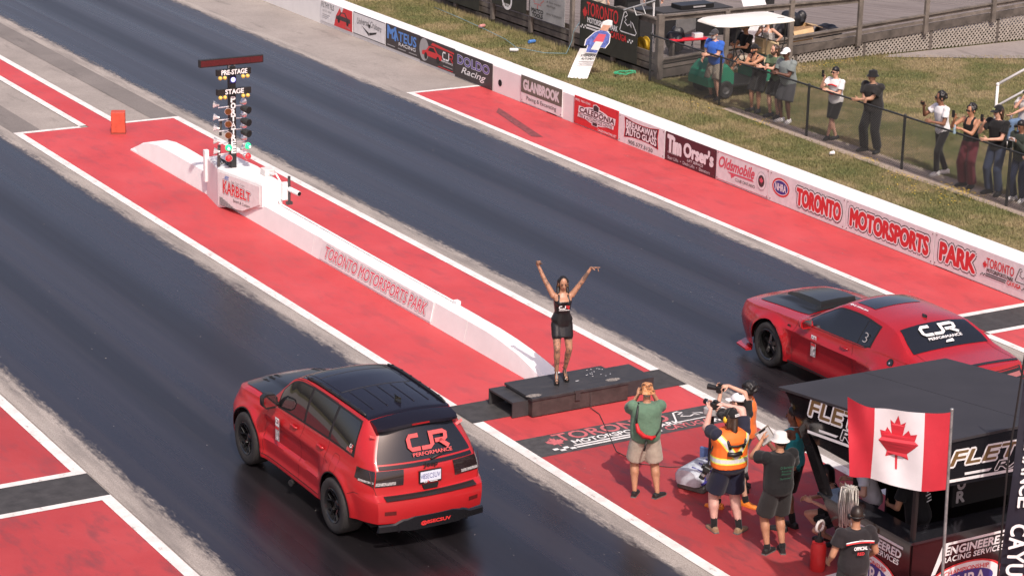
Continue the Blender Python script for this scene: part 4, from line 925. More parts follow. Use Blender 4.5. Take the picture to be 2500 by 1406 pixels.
q = J.rear(0, .40); dx(None, '@8SECSUV', (-.20, q[1]-.03, .35), (1, 0, 0), (0, 0, 1), .44, .06, pm('decal_red_bright', (.6, .03, .03), .5), jp, .04, .002)
for sg in (-1, 1):
    mb = MB(); mb.rings([[(sg*.50, J.rear(.55, .40)[1]-.03, .30), (sg*.52, J.rear(.55, .40)[1]-.03, .30), (sg*.52, J.rear(.55, .40)[1]-.03, .42), (sg*.50, J.rear(.55, .40)[1]-.03, .42)], [(sg*.49, -2.25, .28), (sg*.51, -2.25, .28), (sg*.51, -2.25, .42), (sg*.49, -2.25, .42)]]); mb.build('diffuser_fin', GLOSSB, jp)
class_decal(jp, J.side(.50, .68, -1, .065), (0, -1, 0), (.0, 0, 1))
P0 = Vector(J.side(-1.62, 1.22, -1, .012)); L = LtP(jp, P0, (0, -1, 0), Vector((.42, 0, 1)))
L.text('FINISH LINE', .0-.0, .0, .0+.16, .045, DRED, .03); cjr(L, .05, .055, .09, .05, S_LET, S_RED, .012)

# ---- coupe (right lane)
ch = empty('coupe', (2.93, -1.30, 0), 0, 'red two door coupe with black scooped bonnet in the far lane', 'car')
CRED = pm('coupe_red_paint', (.36, .010, .014), .22, .05, 3, coat=.6)
def cdetail(y, z):
    d = 0.
    for c in (-1.475, 1.475):
        rr = math.hypot(y-c, z-.36); d += .038*math.exp(-((rr-.44)/.07)**2)
    w = sm(y, -1.0, -.7)*(1-sm(y, .95, 1.1))
    d += .022*math.exp(-((z-.76)/.035)**2)*sm(y, -2.3, -1.2)*(1-sm(y, 1.9, 2.3)); d -= .03*w*sm(z, .30, .5)*(1-sm(z, .60, .76))
    d += .03*sm(-y, .5, 1.2)*math.exp(-((z-.86)/.10)**2)*(1-sm(-y, 1.9, 2.4))
    return d
Cc = Car(ch, yR=-2.61, yF=2.40, yRb=-1.9, yFb=1.75, kR=.10, kF=.11, axles=(-1.475, 1.475), ra=.425, zw=.36, tuck=.06, bulgeF=.10,
         yr=curve([(.25, -2.50), (.5, -2.60), (.72, -2.61), (.9, -2.56), (1.02, -2.52), (1.1, -2.50)]),
         yf=curve([(.2, 2.28), (.5, 2.38), (.75, 2.40), (.9, 2.34), (1.0, 2.3)]),
         sill=curve([(-2.61, .36), (-2.0, .30), (-1, .22), (1, .22), (2.0, .22), (2.4, .20)]),
         zbelt=curve([(-2.61, 1.0), (-1.9, 1.02), (-1.3, 1.015), (-.9, .985), (0, .955), (.9, .93), (1.6, .90), (2.4, .84)]),
         wm=curve([(-2.61, .93), (-1.9, .98), (-1.4, .995), (-.7, .965), (.5, .965), (1.4, .995), (2.0, .985), (2.4, .96)]),
         xbelt=curve([(-2.61, .80), (-1.8, .86), (-1.2, .875), (-.5, .88), (.6, .885), (1.4, .885), (2.4, .87)]),
         zedge=curve([(-2.61, 1.03), (-2.1, 1.05), (-1.85, 1.085), (-1.60, 1.20), (-1.30, 1.325), (-.95, 1.365), (-.4, 1.38), (.0, 1.36), (.40, 1.18), (.80, .965), (.95, .945), (1.6, .915), (2.4, .85)]),
         xedge=curve([(-2.61, .76), (-2.0, .79), (-1.7, .77), (-1.35, .68), (-1.0, .625), (-.3, .60), (.1, .605), (.5, .66), (.85, .745), (1.2, .785), (2.0, .80), (2.4, .80)]),
         crown=curve([(-2.61, .025), (-1.9, .03), (-1.2, .06), (-.4, .055), (.2, .06), (.8, .06), (1.2, .05), (2.2, .04), (2.4, .02)]),
         hood=lambda y, x: .05*sm(y, .95, 1.05)*(1-sm(y, 1.75, 2.25))*(1-sm(abs(x), .34, .43)),
         bulgeR=curve([(.2, .10), (1.1, .10)]), detail=cdetail)
ch.scale = (1.08, 1.03, 1.06)
Cc.body(CRED, nt=37)
mb = MB(); mb.box(-.76, .76, -2.3, 2.1, .24, .62); mb.box(-.84, .84, -.95, .95, .24, .45); mb.build('underbody', WELL, ch)
for c in Cc.axles:
    for sg in (-1, 1):
        mb = MB(); rs = []
        for k in range(19):
            a = math.pi*k/18; rs.append([(sg*.94, c+math.cos(a)*.422, .36+math.sin(a)*.422-(.1 if k in (0, 18) else 0)), (sg*.62, c+math.cos(a)*.422, .36+math.sin(a)*.422-(.1 if k in (0, 18) else 0))])
        mb.rings(rs, False, False); mb.build('wheel_arch_liner', WELL, ch)
        wheel(ch, sg*.84, c, .36, sg, .36, .30, .245, TYRE, RIMB, 'five', pm('rim_dark_polished', (.10, .10, .10), .2, metal=.9))
for sg in (-1, 1):
    zl = lambda y: Cc.zbelt(y)+.015+.03*sm(-y, .82, 1.02); zh = lambda y: Cc.zedge(y)-.05-.02*sm(-y, .5, 1.0)
    Cc.side_patch(-.99, .62, lambda y: zl(y)-.025, lambda y: zh(y)+.02, .003, 'window_surround', TRIM, sg, 50)
    Cc.side_patch(-.66, .57, zl, zh, .006, 'side_window', GLASS, sg, 36); Cc.side_patch(-.955, -.68, zl, zh, .006, 'quarter_window', GLASS, sg, 12)
    Cc.seam([(.86, .26), (.90, .6), (.80, .93)], sg, SEAMM); Cc.seam([(-.62, .26), (-.66, .7), (-.58, .96)], sg, SEAMM); Cc.seam([(.98, .24), (-.98, .24)], sg, SATB, .03)
    mb = MB(); P = [Cc.side(-.42+k*.05, .86-.004*abs(k), sg, .012+(.02 if abs(k) < 2 else 0)) for k in (-2, -1, 0, 1, 2)]; mb.tube(P, [.008, .013, .013, .013, .008], 8); mb.build('door_handle', CRED, ch, smooth=True)
    mb = MB(); X = sg*.99; sh = ((-.10, .02), (-.06, -.04), (.07, -.04), (.12, .0), (.12, .07), (.07, .11), (-.05, .11), (-.10, .07))
    mb.rings([[(X+sg*a, .44, .96+b_) for a, b_ in sh], [(X+sg*a*.95, .51, .96+b_) for a, b_ in sh], [(X+sg*a*.55, .57, .97+b_*.7) for a, b_ in sh]]); mir = mb.build('mirror', CRED, ch, smooth=True, auto=50)
    mb = MB(); poly_on(mb, [(-.08, -.025), (.08, -.025), (.10, .06), (.05, .09), (-.08, .09)], (X, .4385, .97), (sg*1, 0, 0), (0, 0, 1)); mb.build('mirror_glass', MATS['mirror_glass'], mir)
    mb = MB(); mb.tube([(sg*.86, .47, .95), (sg*.95, .48, .97)], .025, 8); mb.build('mirror_foot', CRED, mir)
Cc.grid(lambda t, y, d: Cc.top(y, t, d), list(np.linspace(-.93, .93, 17)), list(np.linspace(.12, .80, 20)), .004, 'windscreen', GLASS)
CH_B = pm('bonnet_flat_black', (.016, .017, .017), .28, coat=.2)
Cc.grid(lambda t, y, d: Cc.top(y, t, d), list(np.linspace(-.84, .84, 41)), list(np.linspace(.88, 2.20, 44)), .009, 'bonnet', CH_B)
mb = MB(); rs = []
for y, h, w in ((2.05, .02, .20), (1.9, .05, .27), (1.6, .075, .30), (1.25, .085, .32), (1.0, .09, .33), (.98, .04, .33)):
    zt = Cc.top(y, 0)[2]; rs.append([(-w-.05, y, zt-.06), (-w, y, zt+h), (0, y, zt+h+.012), (w, y, zt+h), (w+.05, y, zt-.06)])
mb.rings(rs); mb.build('bonnet_scoop', CH_B, ch, smooth=True, auto=40)
Cc.grid(lambda t, y, d: Cc.top(y, t, d), list(np.linspace(-.72, .72, 13)), list(np.linspace(-.50, -.06, 12)), .007, 'sunroof', GLASS)
Cc.grid(lambda t, y, d: Cc.top(y, t, d), list(np.linspace(-.90, .90, 19)), list(np.linspace(-1.80, -1.32, 20)), .008, 'rear_window', MATS['rear_glass'])
def ctp(x, y, d=.0): return Vector(Cc.top(y, x/(Cc.xedge(y)*Cc.pinch(y)), d))
Vc = (ctp(0, -1.4)-ctp(0, -1.75)).normalized(); L = LtP(ch, ctp(-.36, -1.70, .03), (1, 0, 0), Vc)
cjr(L, 0, .13, .66, .22, S_LET, None, .055); L.text('PERFORMANCE', .05, .045, .62, .05, S_LET, .03); L.poly([(.30, -.04), (.46, -.04), (.46, .02), (.34, .0)], S_LET)
mb = MB(); p = ctp(0, -1.13, .01); mb.rings([[(sx*w, -1.13+yy, p.z+h) for sx, yy in ((-1, 0), (0, .06), (1, 0), (0, -.06))] for w, h in ((.04, -.02), (.03, .005), (.01, .03))]); mb.build('antenna_fin', SATB, ch)
mb = MB(); q = Vector(Cc.side(-1.52, .93, -1, .004)); poly_on(mb, ell_pts(0, 0, .075, .075, 24), q, (0, -1, 0), Vector((.55, 0, 1))); fc = mb.build('fuel_cap', TRIM, ch); mb = MB(); poly_on(mb, ell_pts(0, 0, .055, .055, 20), q+Vector((-.004, 0, .003)), (0, -1, 0), Vector((.55, 0, 1))); mb.build('cap_ring', pm('cap_grey', (.08, .08, .08), .3, metal=.8), fc)
mb = MB(); poly_on(mb, ell_pts(0, 0, .016, .016, 12), q+Vector((-.008, 0, .006)), (0, -1, 0), Vector((.55, 0, 1))); mb.build('cap_badge', CHR, fc)
P0 = Vector(Cc.side(.18, 1.33, -1, .004)); L = LtP(ch, ctp(-.575, -.05, .006), (0, -1, 0), (1, 0, .12)); L.k = 12; L.text('@C.J. ARMACIDA', 0, 0, .42, .05, S_LET, .03)
L = LtP(ch, Vector(Cc.side(-.76, 1.04, -1, .012)), (0, -1, 0), Vector((.40, 0, 1))); L.text('3', 0, 0, .10, .16, S_GREY, -.012)
class_decal(ch, Cc.side(.38, .50, -1, .03), (0, -1, 0), (.0, 0, 1))
mb = MB(); q = Vector(Cc.side(.98, .80, -1, .004)); poly_on(mb, ell_pts(0, 0, .05, .035, 16), q, (0, -1, 0), (0, 0, 1)); mb.build('badge', SATB, ch)
for sg in (-1, 1):
    mb = MB(); mb.rings([[(sg*x, y, z) for x, y in ((.70, 2.46), (.98, 2.30), (1.04, 1.95), (.93, 1.93), (.80, 2.1))] for z in (.135, .16)]); mb.build('front_splitter', CRED, ch)
rc = lambda t, z, d: Cc.rear(t, z, d)
Cc.grid(rc, list(np.linspace(-.93, .93, 25)), list(np.linspace(.78, .975, 8)), .004, 'tail_panel', GLOSSB)
Cc.grid(rc, list(np.linspace(-.88, .88, 25)), list(np.linspace(.945, .965, 2)), .008, 'tail_lamp', pm('lamp_red_dark', (.22, .015, .018), .25))
for sg in (-1, 1): Cc.grid(rc, list(np.linspace(sg*.30, sg*.86, 10)), list(np.linspace(.83, .90, 3)), .010, 'tail_lamp', pm('lamp_clear', (.34, .12, .12), .2), flip=(sg < 0))
Cc.grid(lambda t, y, d: Cc.top(y, t, d), list(np.linspace(-.99, .99, 19)), list(np.linspace(-2.61, -2.52, 3)), .006, 'decklid_spoiler', SATB)
for sg in (-1, 1):
    mb = MB(); V = []
    for y in np.linspace(-1.80, -2.5, 12): a = ctp(sg*.66, y, .0015); V += [a, a+Vector((.008, 0, 0))]
    mb.add(V, [(2*i, 2*i+1, 2*i+3, 2*i+2) for i in range(11)]); mb.build('seam', SEAMM, ch)
# ------------------------------------------------------------------ people
TMP = bpy.data.scenes.new('tmp_remesh')
def remesh(mb, vox, it=3, name='body'):
    """fuse overlapping closed shapes into one continuous smooth skin"""
    me = bpy.data.meshes.new(name); me.from_pydata(mb.v, [], mb.f); me.update()
    o = bpy.data.objects.new('tmp', me); TMP.collection.objects.link(o)
    m = o.modifiers.new('r', 'REMESH'); m.mode = 'VOXEL'; m.voxel_size = vox; m.use_smooth_shade = True
    if it: s = o.modifiers.new('s', 'SMOOTH'); s.factor = .5; s.iterations = it
    vl = TMP.view_layers[0]; vl.update(); dg = vl.depsgraph
    out = bpy.data.meshes.new_from_object(o.evaluated_get(dg))
    bpy.data.objects.remove(o); bpy.data.meshes.remove(me); out.name = name; return out
def mesh_tris(me): return [tuple(v.co) for v in me.vertices], [tuple(p.vertices) for p in me.polygons]
def ik(a, t, l1, l2, pole):
    a, t, pole = Vector(a), Vector(t), Vector(pole); d = t-a; D = min(max(d.length, abs(l1-l2)+.01), (l1+l2)*.999); d = d.normalized()
    x = (l1*l1-l2*l2+D*D)/(2*D); h = math.sqrt(max(l1*l1-x*x, 0)); pv = pole-d*pole.dot(d)
    pv = pv.normalized() if pv.length > 1e-5 else Vector((0, 0, 1)); return a+d*x+pv*h, a+d*D
def oloft(mb, rings, n=18, pw=2.2):
    """rings: (center, rx, ry, right, fwd)"""
    rs = []
    for c, rx, ry, rt, fw in rings:
        q = []
        for j in range(n):
            b = 2*math.pi*j/n; cc, ss = math.cos(b), math.sin(b)
            q.append(tuple(Vector(c)+Vector(rt)*rx*math.copysign(abs(cc)**(2/pw), cc)+Vector(fw)*ry*math.copysign(abs(ss)**(2/pw), ss)))
        rs.append(q)
    mb.rings(rs); return mb
SKIN = {}
def skin(c):
    cols = dict(light=(.55, .31, .22), pink=(.58, .34, .28), tan=(.42, .21, .125), brown=(.22, .105, .065), dark=(.115, .055, .038), olive=(.40, .23, .15))
    if c not in SKIN: SKIN[c] = pm('skin_'+c, cols[c], .5, .12, 9, spec=.35)
    return SKIN[c]
CL = {}
def cloth(n, c, var=.12, sc=7., rough=.85, bump=.35, **k):
    if n not in CL: CL[n] = pm('cloth_'+n, c, rough, var, sc, sheen=.15, bump=bump, bscale=14, spec=.2, **k)
    return CL[n]
def hand(mb, w, d, n, side, S, curl=.35, thumb=1., point=False):
    """palm and five fingers: wrist w, direction d, palm normal n (towards the palm), side=+1 right hand"""
    d = d.normalized(); n = (n-d*n.dot(d)).normalized(); s = d.cross(n)*side      # s points to the thumb side
    c = w+d*.045*S
    oloft(mb, [(w-d*.01*S, .024*S, .020*S, s, n), (w+d*.02*S, .036*S, .017*S, s, n), (w+d*.06*S, .041*S, .015*S, s, n), (w+d*.088*S, .038*S, .013*S, s, n)], 10, 2.6)
    for i, (o, ln) in enumerate(((.030, .072), (.010, .080), (-.011, .074), (-.030, .058))):
        cu = curl if not (point and i == 0) else .02
        p0 = w+d*.082*S+s*o*S; a1 = cu*1.1; a2 = a1+cu*1.5
        v1 = d*math.cos(a1)+n*math.sin(a1)+s*o*.9*(1-curl); v2 = d*math.cos(a2)+n*math.sin(a2)
        p1 = p0+v1.normalized()*ln*.52*S; p2 = p1+v2.normalized()*ln*.48*S
        mb.cap(p0, p1, .0092*S, .0086*S, 7, 2); mb.cap(p1, p2, .0086*S, .0072*S, 7, 2)
    p0 = w+d*.022*S+s*.032*S; v = (d*.62+s*.75*(1-.5*curl)+n*(.25+.5*curl)).normalized(); p1 = p0+v*.036*S; p2 = p1+(v*.75+d*.45+n*curl*.6).normalized()*.030*S
    mb.cap(p0, p1, .0125*S, .010*S, 7, 2); mb.cap(p1, p2, .010*S, .0085*S, 7, 2)
def shoe(root, ank, toe, S, m_up, m_sole, heel=None, name='shoe'):
    """toe: horizontal direction"""
    t = Vector((toe[0], toe[1], 0)).normalized(); s = Vector((t.y, -t.x, 0)); a = Vector(ank); z0 = a.z-.075*S
    def P(f, w, z): return tuple(Vector((a.x, a.y, z0))+t*f*S+s*w*S+Vector((0, 0, z*S)))
    prof = [(-.085, .030, .075), (-.06, .038, .085), (0, .042, .085), (.06, .046, .068), (.12, .050, .050), (.165, .044, .040), (.19, .026, .034)]
    mb = MB(); mb.rings([[P(f, -w, .0), P(f, -w*1.02, h*.45), P(f, -w*.72, h*.9), P(f, 0, h), P(f, w*.72, h*.9), P(f, w*1.02, h*.45), P(f, w, .0)] for f, w, h in prof]); o = mb.build(name, m_up, root, smooth=True, auto=60)
    mb = MB(); mb.rings([[P(f, -w*1.06, -.012+.0), P(f, -w*1.08, .018), P(f, w*1.08, .018), P(f, w*1.06, -.012)] for f, w, h in [(-.092, .032, 0)]+prof[1:-1]+[(.197, .026, 0)]]); mb.build('sole', m_sole, o)
    return o
def sandal(root, ank, toe, S, m):
    """open high-heeled platform sandal with straps"""
    t = Vector((toe[0], toe[1], 0)).normalized(); s = Vector((t.y, -t.x, 0)); a = Vector(ank)
    zg = a.z-.20*S
    def P(f, w, z): return tuple(Vector((a.x, a.y, zg))+t*f*S+s*w*S+Vector((0, 0, z*S)))
    mb = MB(); mb.rings([[P(f, -w, z0), P(f, -w, z1), P(f, w, z1), P(f, w, z0)] for f, w, z0, z1 in ((-.06, .028, .125, .145), (.0, .032, .10, .12), (.05, .038, .03, .055), (.08, .042, .0, .035), (.14, .040, .0, .032), (.165, .024, .004, .028))]); o = mb.build('sandal', m, root, smooth=True, auto=30)
    mb = MB(); mb.tube([P(-.05, 0, .13), P(-.058, 0, .0)], [.011*S, .006*S], 8); mb.build('heel', m, o)
    mb = MB()
    for f, z in ((.135, .052), (.095, .085)): mb.tube([P(f, -.040, .03), P(f, -.03, z), P(f, 0, z+.012), P(f, .03, z), P(f, .040, .03)], .008*S, 6)
    mb.tube([P(-.055, 0, .20), P(-.02, -.036, .21), P(.03, 0, .205), P(-.02, .036, .21), P(-.055, 0, .20)], .008*S, 6); mb.tube([P(.10, 0, .095), P(.03, 0, .205)], .007*S, 6)
    mb.build('strap', m, o); return o
def person(label, loc, face, H=1.75, sk='tan', build=1., feet=None, toes=None, hands=(None, None), poles=(None, None), hdir=(None, None), curl=(.35, .35), point=(False, False), lean=(0, 0), head=(0, 0), ph=None, pxy=(0, 0),
           top=None, bottom=None, shoes=None, hair=None, hat=None, beard=None, glasses=False, vox=.017, fem=False, knees=(None, None), heel=False, skinmat=None, group=None, belly=0., seat=False, nofeet=False):
    """local frame: +y is where the person faces, +x to the person's right"""
    S = H/1.75; fx, fy = face; root = empty('person', loc, math.atan2(-fx, fy), label, 'person', group)
    B = build; X, Y, Z = Vector((1, 0, 0)), Vector((0, 1, 0)), Vector((0, 0, 1))
    ph = (.535*H if ph is None else ph); pel = Vector((pxy[0], pxy[1], ph))
    lf, ls = lean; sp_ = Vector((math.sin(ls), math.sin(lf)*math.cos(ls), math.cos(lf)*math.cos(ls))); fw = Vector((0, math.cos(lf), -math.sin(lf))); rt = fw.cross(sp_)
    neck = pel+sp_*.300*H; chest = pel+sp_*.21*H
    shw = (.108 if not fem else .092)*H*(.7+.3*B)
    sh = {1: neck-sp_*.035*H+rt*shw, -1: neck-sp_*.035*H-rt*shw}
    hy, hp = head; hf = (fw*math.cos(hy)+rt*math.sin(hy)); hf = (Vector((hf.x, hf.y, 0)).normalized()*math.cos(hp)+Z*math.sin(hp)).normalized(); hr = hf.cross(Z).normalized(); hu = hr.cross(hf)
    S0 = S; hc = neck+(sp_*.5+Z*.5).normalized()*.086*H+hf*.018*S
    hip = {1: pel+rt*.052*H-Z*.02*H, -1: pel-rt*.052*H-Z*.02*H}
    ankz = .075*S+(.125*S if heel else 0)
    feet = feet or [(.11*S, 0), (-.11*S, 0)]; FT = {}; KN = {}; AR = {}
    for i, s in enumerate((1, -1)):
        ft = feet[i]; a = Vector((ft[0], ft[1], (ft[2] if len(ft) > 2 else 0)+ankz)); KN[s], FT[s] = ik(hip[s], a, .245*H, .246*H, knees[i] or (s*.15, 1, .1))
    for i, s in enumerate((1, -1)):
        tg = hands[i] or (s*(shw+.07*S), .06*S, .475*H); k, w = ik(sh[s], tg, .172*H, .150*H, poles[i] or (s*.6, -.6, -.8)); AR[s] = (k, w)
    chf = .0 if not fem else .028
    def torso(mb, inf=0., lo=-.02, hi=.30, wide=1.):
        prof = [(-.045, .125, .100, 0), (-.015, .160, .120, -.005), (.03, .168 if not fem else .180, .122, -.008), (.10, (.150+belly*.3) if not fem else .122, .105+belly*.5, belly*.35), (.17, (.158+belly*.12) if not fem else .140, .112+belly*.2+chf*.4, .004+belly*.15+chf*.3), (.225, .172 if not fem else .152, .118+chf, .005+chf*.6), (.262, .160 if not fem else .140, .098, -.002), (.290, .105, .075, -.006), (.312, .062, .058, .0)]
        rr = []
        for h, rx, ry, o in prof:
            if lo-.001 <= h <= hi+.001: rr.append((pel+sp_*h*H+fw*o*S, rx*S*B*wide+inf, ry*S*B*wide+inf, rt, fw))
        if len(rr) > 1: oloft(mb, rr)
        return mb
    # ---- body
    mb = MB(); torso(mb); mb.cap(neck-sp_*.02*H, hc-hu*.05*S, .058*S, .052*S, 12)
    M3 = Matrix((hr, hf, hu)).transposed()
    mb.ell(hc+hu*.015*S, .074*S, .092*S, .108*S, 16, 10, M3); mb.ell(hc-hu*.045*S+hf*.026*S, .055*S, .062*S, .066*S, 14, 8, M3); mb.ell(hc-hu*.092*S+hf*.055*S, .026*S, .026*S, .022*S, 10, 6, M3)
    for s in (1, -1):
        k, w = AR[s]; mb.cap(sh[s], k, .052*S*B, .041*S*B); mb.cap(k, w, .041*S*B, .027*S); mb.ell(sh[s], .056*S*B, .056*S*B, .055*S*B)
        mb.cap(hip[s], KN[s], .088*S*B*(1.04 if fem else 1), .058*S*B); mb.cap(KN[s], KN[s]+(FT[s]-KN[s])*.38, .056*S*B, .057*S*B); mb.cap(KN[s]+(FT[s]-KN[s])*.3, FT[s], .055*S*B, .034*S)
        mb.ell(KN[s]+(FT[s]-KN[s])*.3-Y*.012*S, .052*S*B, .056*S*B, .08*S)
        tdir = (toes[0 if s > 0 else 1] if toes else (s*.25, 1)); tv = Vector((tdir[0], tdir[1], 0)).normalized()
        if heel: mb.cap(FT[s]-Z*.03*S-tv*.02*S, FT[s]+tv*.10*S-Z*.145*S, .030*S, .030*S); mb.cap(FT[s]+tv*.09*S-Z*.148*S, FT[s]+tv*.145*S-Z*.16*S, .030*S, .020*S)
        elif not nofeet: mb.cap(FT[s]-Z*.045*S-tv*.03*S, FT[s]+tv*.12*S-Z*.05*S, .028*S, .022*S)
    if fem:
        for s in (1, -1): mb.ell(pel+sp_*.205*H+rt*s*.062*S+fw*.105*S, .060*S, .058*S, .058*S)
        mb.ell(pel-fw*.055*S+sp_*.0*H, .15*S, .09*S, .10*S)
    me = remesh(mb, vox); V, F = mesh_tris(me); bpy.data.meshes.remove(me); fm = MB(); fm.add(V, F)
    # nose, ears, hands
    fm.cap(hc+hf*.088*S+hu*.005*S, hc+hf*.105*S-hu*.030*S, .009*S, .015*S, 8, 2)
    for s in (1, -1):
        fm.ell(hc+hr*s*.076*S-hf*.008*S-hu*.008*S, .012*S, .022*S, .032*S, 10, 6, M3)
        k, w = AR[s]; i = 0 if s > 0 else 1; d = Vector(hdir[i][0]) if hdir[i] else (w-k); n = Vector(hdir[i][1]) if hdir[i] else Vector((-s*.8, .4, 0)); hand(fm, w, d, n, s, S, curl[i], point=point[i])
    body = fm.build('body', skinmat or skin(sk), root, smooth=True)
    # ---- face
    ey = MB()
    for s in (1, -1): ey.ell(hc+hf*.093*S+hr*s*.030*S+hu*.010*S, .013*S, .006*S, .007*S, 8, 5, M3)
    ey.build('eye', pm('eye_dark', (.03, .018, .012), .25), root, smooth=True)
    br = MB()
    for s in (1, -1): br.ell(hc+hf*.094*S+hr*s*.031*S+hu*.028*S, .020*S, .006*S, .004*S, 8, 5, M3)
    hm = pm('hair_'+(hair[1] if hair else 'black'), dict(black=(.012, .010, .010), brown=(.045, .024, .014), dkbrown=(.022, .013, .009), grey=(.35, .33, .31), blond=(.20, .12, .06))[hair[1] if hair else 'black'], .45, .3, 30, (1, 1, .2), spec=.5)
    br.build('eyebrow', hm, root, smooth=True)
    mo = MB(); mo.ell(hc+hf*.086*S-hu*.058*S, .022*S, .008*S, .008*S, 10, 5, M3); mo.build('mouth', pm('lips_'+sk, tuple(a*b for a, b in zip(SKIN.get('x', (0.42, .20, .17)), (1, .6, .6))) if fem else (.26, .10, .085), .45), root, smooth=True)
    if glasses:
        gl = MB()
        for s in (1, -1): gl.ell(hc+hf*.100*S+hr*s*.032*S+hu*.008*S, .030*S, .010*S, .021*S, 12, 6, M3); gl.tube([hc+hf*.098*S+hr*s*.055*S+hu*.014*S, hc+hf*.03*S+hr*s*.079*S+hu*.012*S, hc-hf*.01*S+hr*s*.080*S+hu*.005*S], .004*S, 6)
        gl.tube([hc+hf*.106*S-hr*.012*S+hu*.012*S, hc+hf*.106*S+hr*.012*S+hu*.012*S], .004*S, 6); gl.build('sunglasses', pm('sunglass', (.012, .009, .009), .08, coat=.4), root, smooth=True)
    if beard:
        bb = MB(); bb.ell(hc-hu*.070*S+hf*.036*S, .060*S, .056*S, .052*S, 14, 8, M3); bb.ell(hc-hu*.040*S+hf*.020*S, .068*S, .060*S, .04*S, 14, 8, M3)
        bb.build('beard', pm('beard_'+beard, dict(black=(.015, .012, .011), brown=(.06, .032, .02), grey=(.42, .38, .35))[beard], .8, .4, 60), root, smooth=True)
    # ---- hair
    if hair:
        kind = hair[0]; hb = MB(); c0 = hc+hu*.022*S-hf*.016*S
        if kind in ('short', 'fade'):
            hb.ell(c0+hu*.010*S, .079*S, .094*S, .106*S, 18, 10, M3)
            if kind == 'short': hb.ell(c0+hu*.035*S+hf*.03*S, .074*S, .072*S, .080*S, 14, 8, M3)
        if kind == 'buzz': hb.ell(c0-hu*.002*S, .077*S, .090*S, .104*S, 18, 10, M3)
        if kind in ('mop', 'curly'):
            rr = random.Random(hash(label) % 1000 if False else len(label)); big = 1.35 if kind == 'curly' else 1.0
            hb.ell(c0, .084*S, .096*S, .108*S, 16, 9, M3)
            for q in range(90 if kind == 'curly' else 46):
                a = rr.uniform(0, 6.283); b = rr.uniform(-.35, 1.4); v = hr*math.cos(a)*math.cos(b)*.088+hf*(math.sin(a)*math.cos(b)*.100-.01)+hu*math.sin(b)*.112
                if v.dot(hf) > .075 and v.dot(hu) < .05: continue
                e = rr.uniform(.016, .030)*S*big; hb.ell(c0+v*S*(1+.10*(big-1)*3), e, e, e*1.2, 7, 5, M3)
        if kind in ('long', 'drape', 'pony'):
            hb.ell(c0, .083*S, .096*S, .110*S, 18, 10, M3)
            for s in (1, -1): hb.cap(c0+hr*s*.066*S-hf*.008*S+hu*.02*S, c0+hr*s*.078*S-hf*.03*S-hu*.13*S, .032*S, .030*S, 10)
            if kind == 'drape': 
                for s in (1, -1): hb.cap(c0+hr*s*.074*S-hf*.02*S-hu*.10*S, neck+rt*s*.085*S+fw*.02*S-sp_*.02*H, .034*S, .030*S, 10); hb.cap(neck+rt*s*.085*S+fw*.01*S-sp_*.02*H, neck+rt*s*.09*S+fw*.03*S-sp_*.07*H, .030*S, .018*S, 10)
                hb.cap(c0-hf*.06*S, neck-fw*.085*S-sp_*.10*H, .07*S, .05*S, 12)
            if kind == 'long': hb.cap(c0-hf*.05*S, neck-fw*.05*S, .075*S, .07*S, 12)
            if kind == 'pony': hb.cap(c0-hf*.06*S-hu*.02*S, neck-fw*.10*S, .045*S, .045*S, 10); hb.cap(neck-fw*.10*S, neck-fw*.125*S-sp_*.13*H, .045*S, .022*S, 10)
        me = remesh(hb, .011 if kind != 'curly' else .012, 1 if kind in ('mop', 'curly') else 3, 'hair'); me.materials.append(hm); mesh_obj('hair', me, root)
    # ---- hat
    if hat:
        kind, hmat = hat[0], hat[1]; hb = MB(); c0 = hc+hu*.030*S-hf*.008*S; K = 1.08
        if kind in ('cap', 'backcap'):
            d = hf if kind == 'cap' else -hf; rs = []
            for j in range(8):
                a = math.pi/2*j/7.3; rs.append([tuple(c0+(hr*math.cos(b)*.083+hf*math.sin(b)*.101)*S*K*math.cos(a)+hu*math.sin(a)*.098*S*K-hu*.0*S) for b in np.linspace(0, 6.2832, 21)[:-1]])
            hb.rings(rs); cp = hb.build('cap', hmat, root, smooth=True)
            hb = MB(); dd = d; V0 = []; n = 13
            for j in range(n):
                b = -1.05+2.1*j/(n-1); e = hr*math.sin(b)*.083+dd*math.cos(b)*.101; o2 = hr*math.sin(b)*.088+dd*(math.cos(b)*.101+.078*math.cos(b*.95)); V0 += [c0+e*S*K+hu*.012*S, c0+o2*S*K-hu*(.012+.010*(1-math.cos(b)))*S, c0+o2*S*K-hu*(.018+.010*(1-math.cos(b)))*S, c0+e*S*K-hu*.002*S]
            hb.add(V0, [(4*j+a, 4*j+(a+1) % 4, 4*j+4+(a+1) % 4, 4*j+4+a) for j in range(n-1) for a in range(4)]); hb.build('brim', hat[2] if len(hat) > 2 else hmat, cp, smooth=True, auto=50)
            if kind == 'backcap' or (len(hat) > 3 and hat[3] == 'strap'):
                hb = MB(); q = c0+(-d)*.1015*S*K*1.0+hu*.02*S; hb.ell(q, .035*S, .012*S, .018*S, 12, 6, M3); hb.build('strap_gap', hm, cp, smooth=True)
        if kind == 'bucket':
            prof = [(.128, -.030), (.126, -.034), (.090, .012), (.086, .07), (.076, .085), (.03, .094), (.004, .095)]
            hb.rings([[tuple(c0+(hr*math.cos(b)*r_*.95+hf*math.sin(b)*r_*1.12)*S+hu*h_*S) for b in np.linspace(0, 6.2832, 25)[:-1]] for r_, h_ in prof]); hb.build('bucket_hat', hmat, root, smooth=True, auto=50)
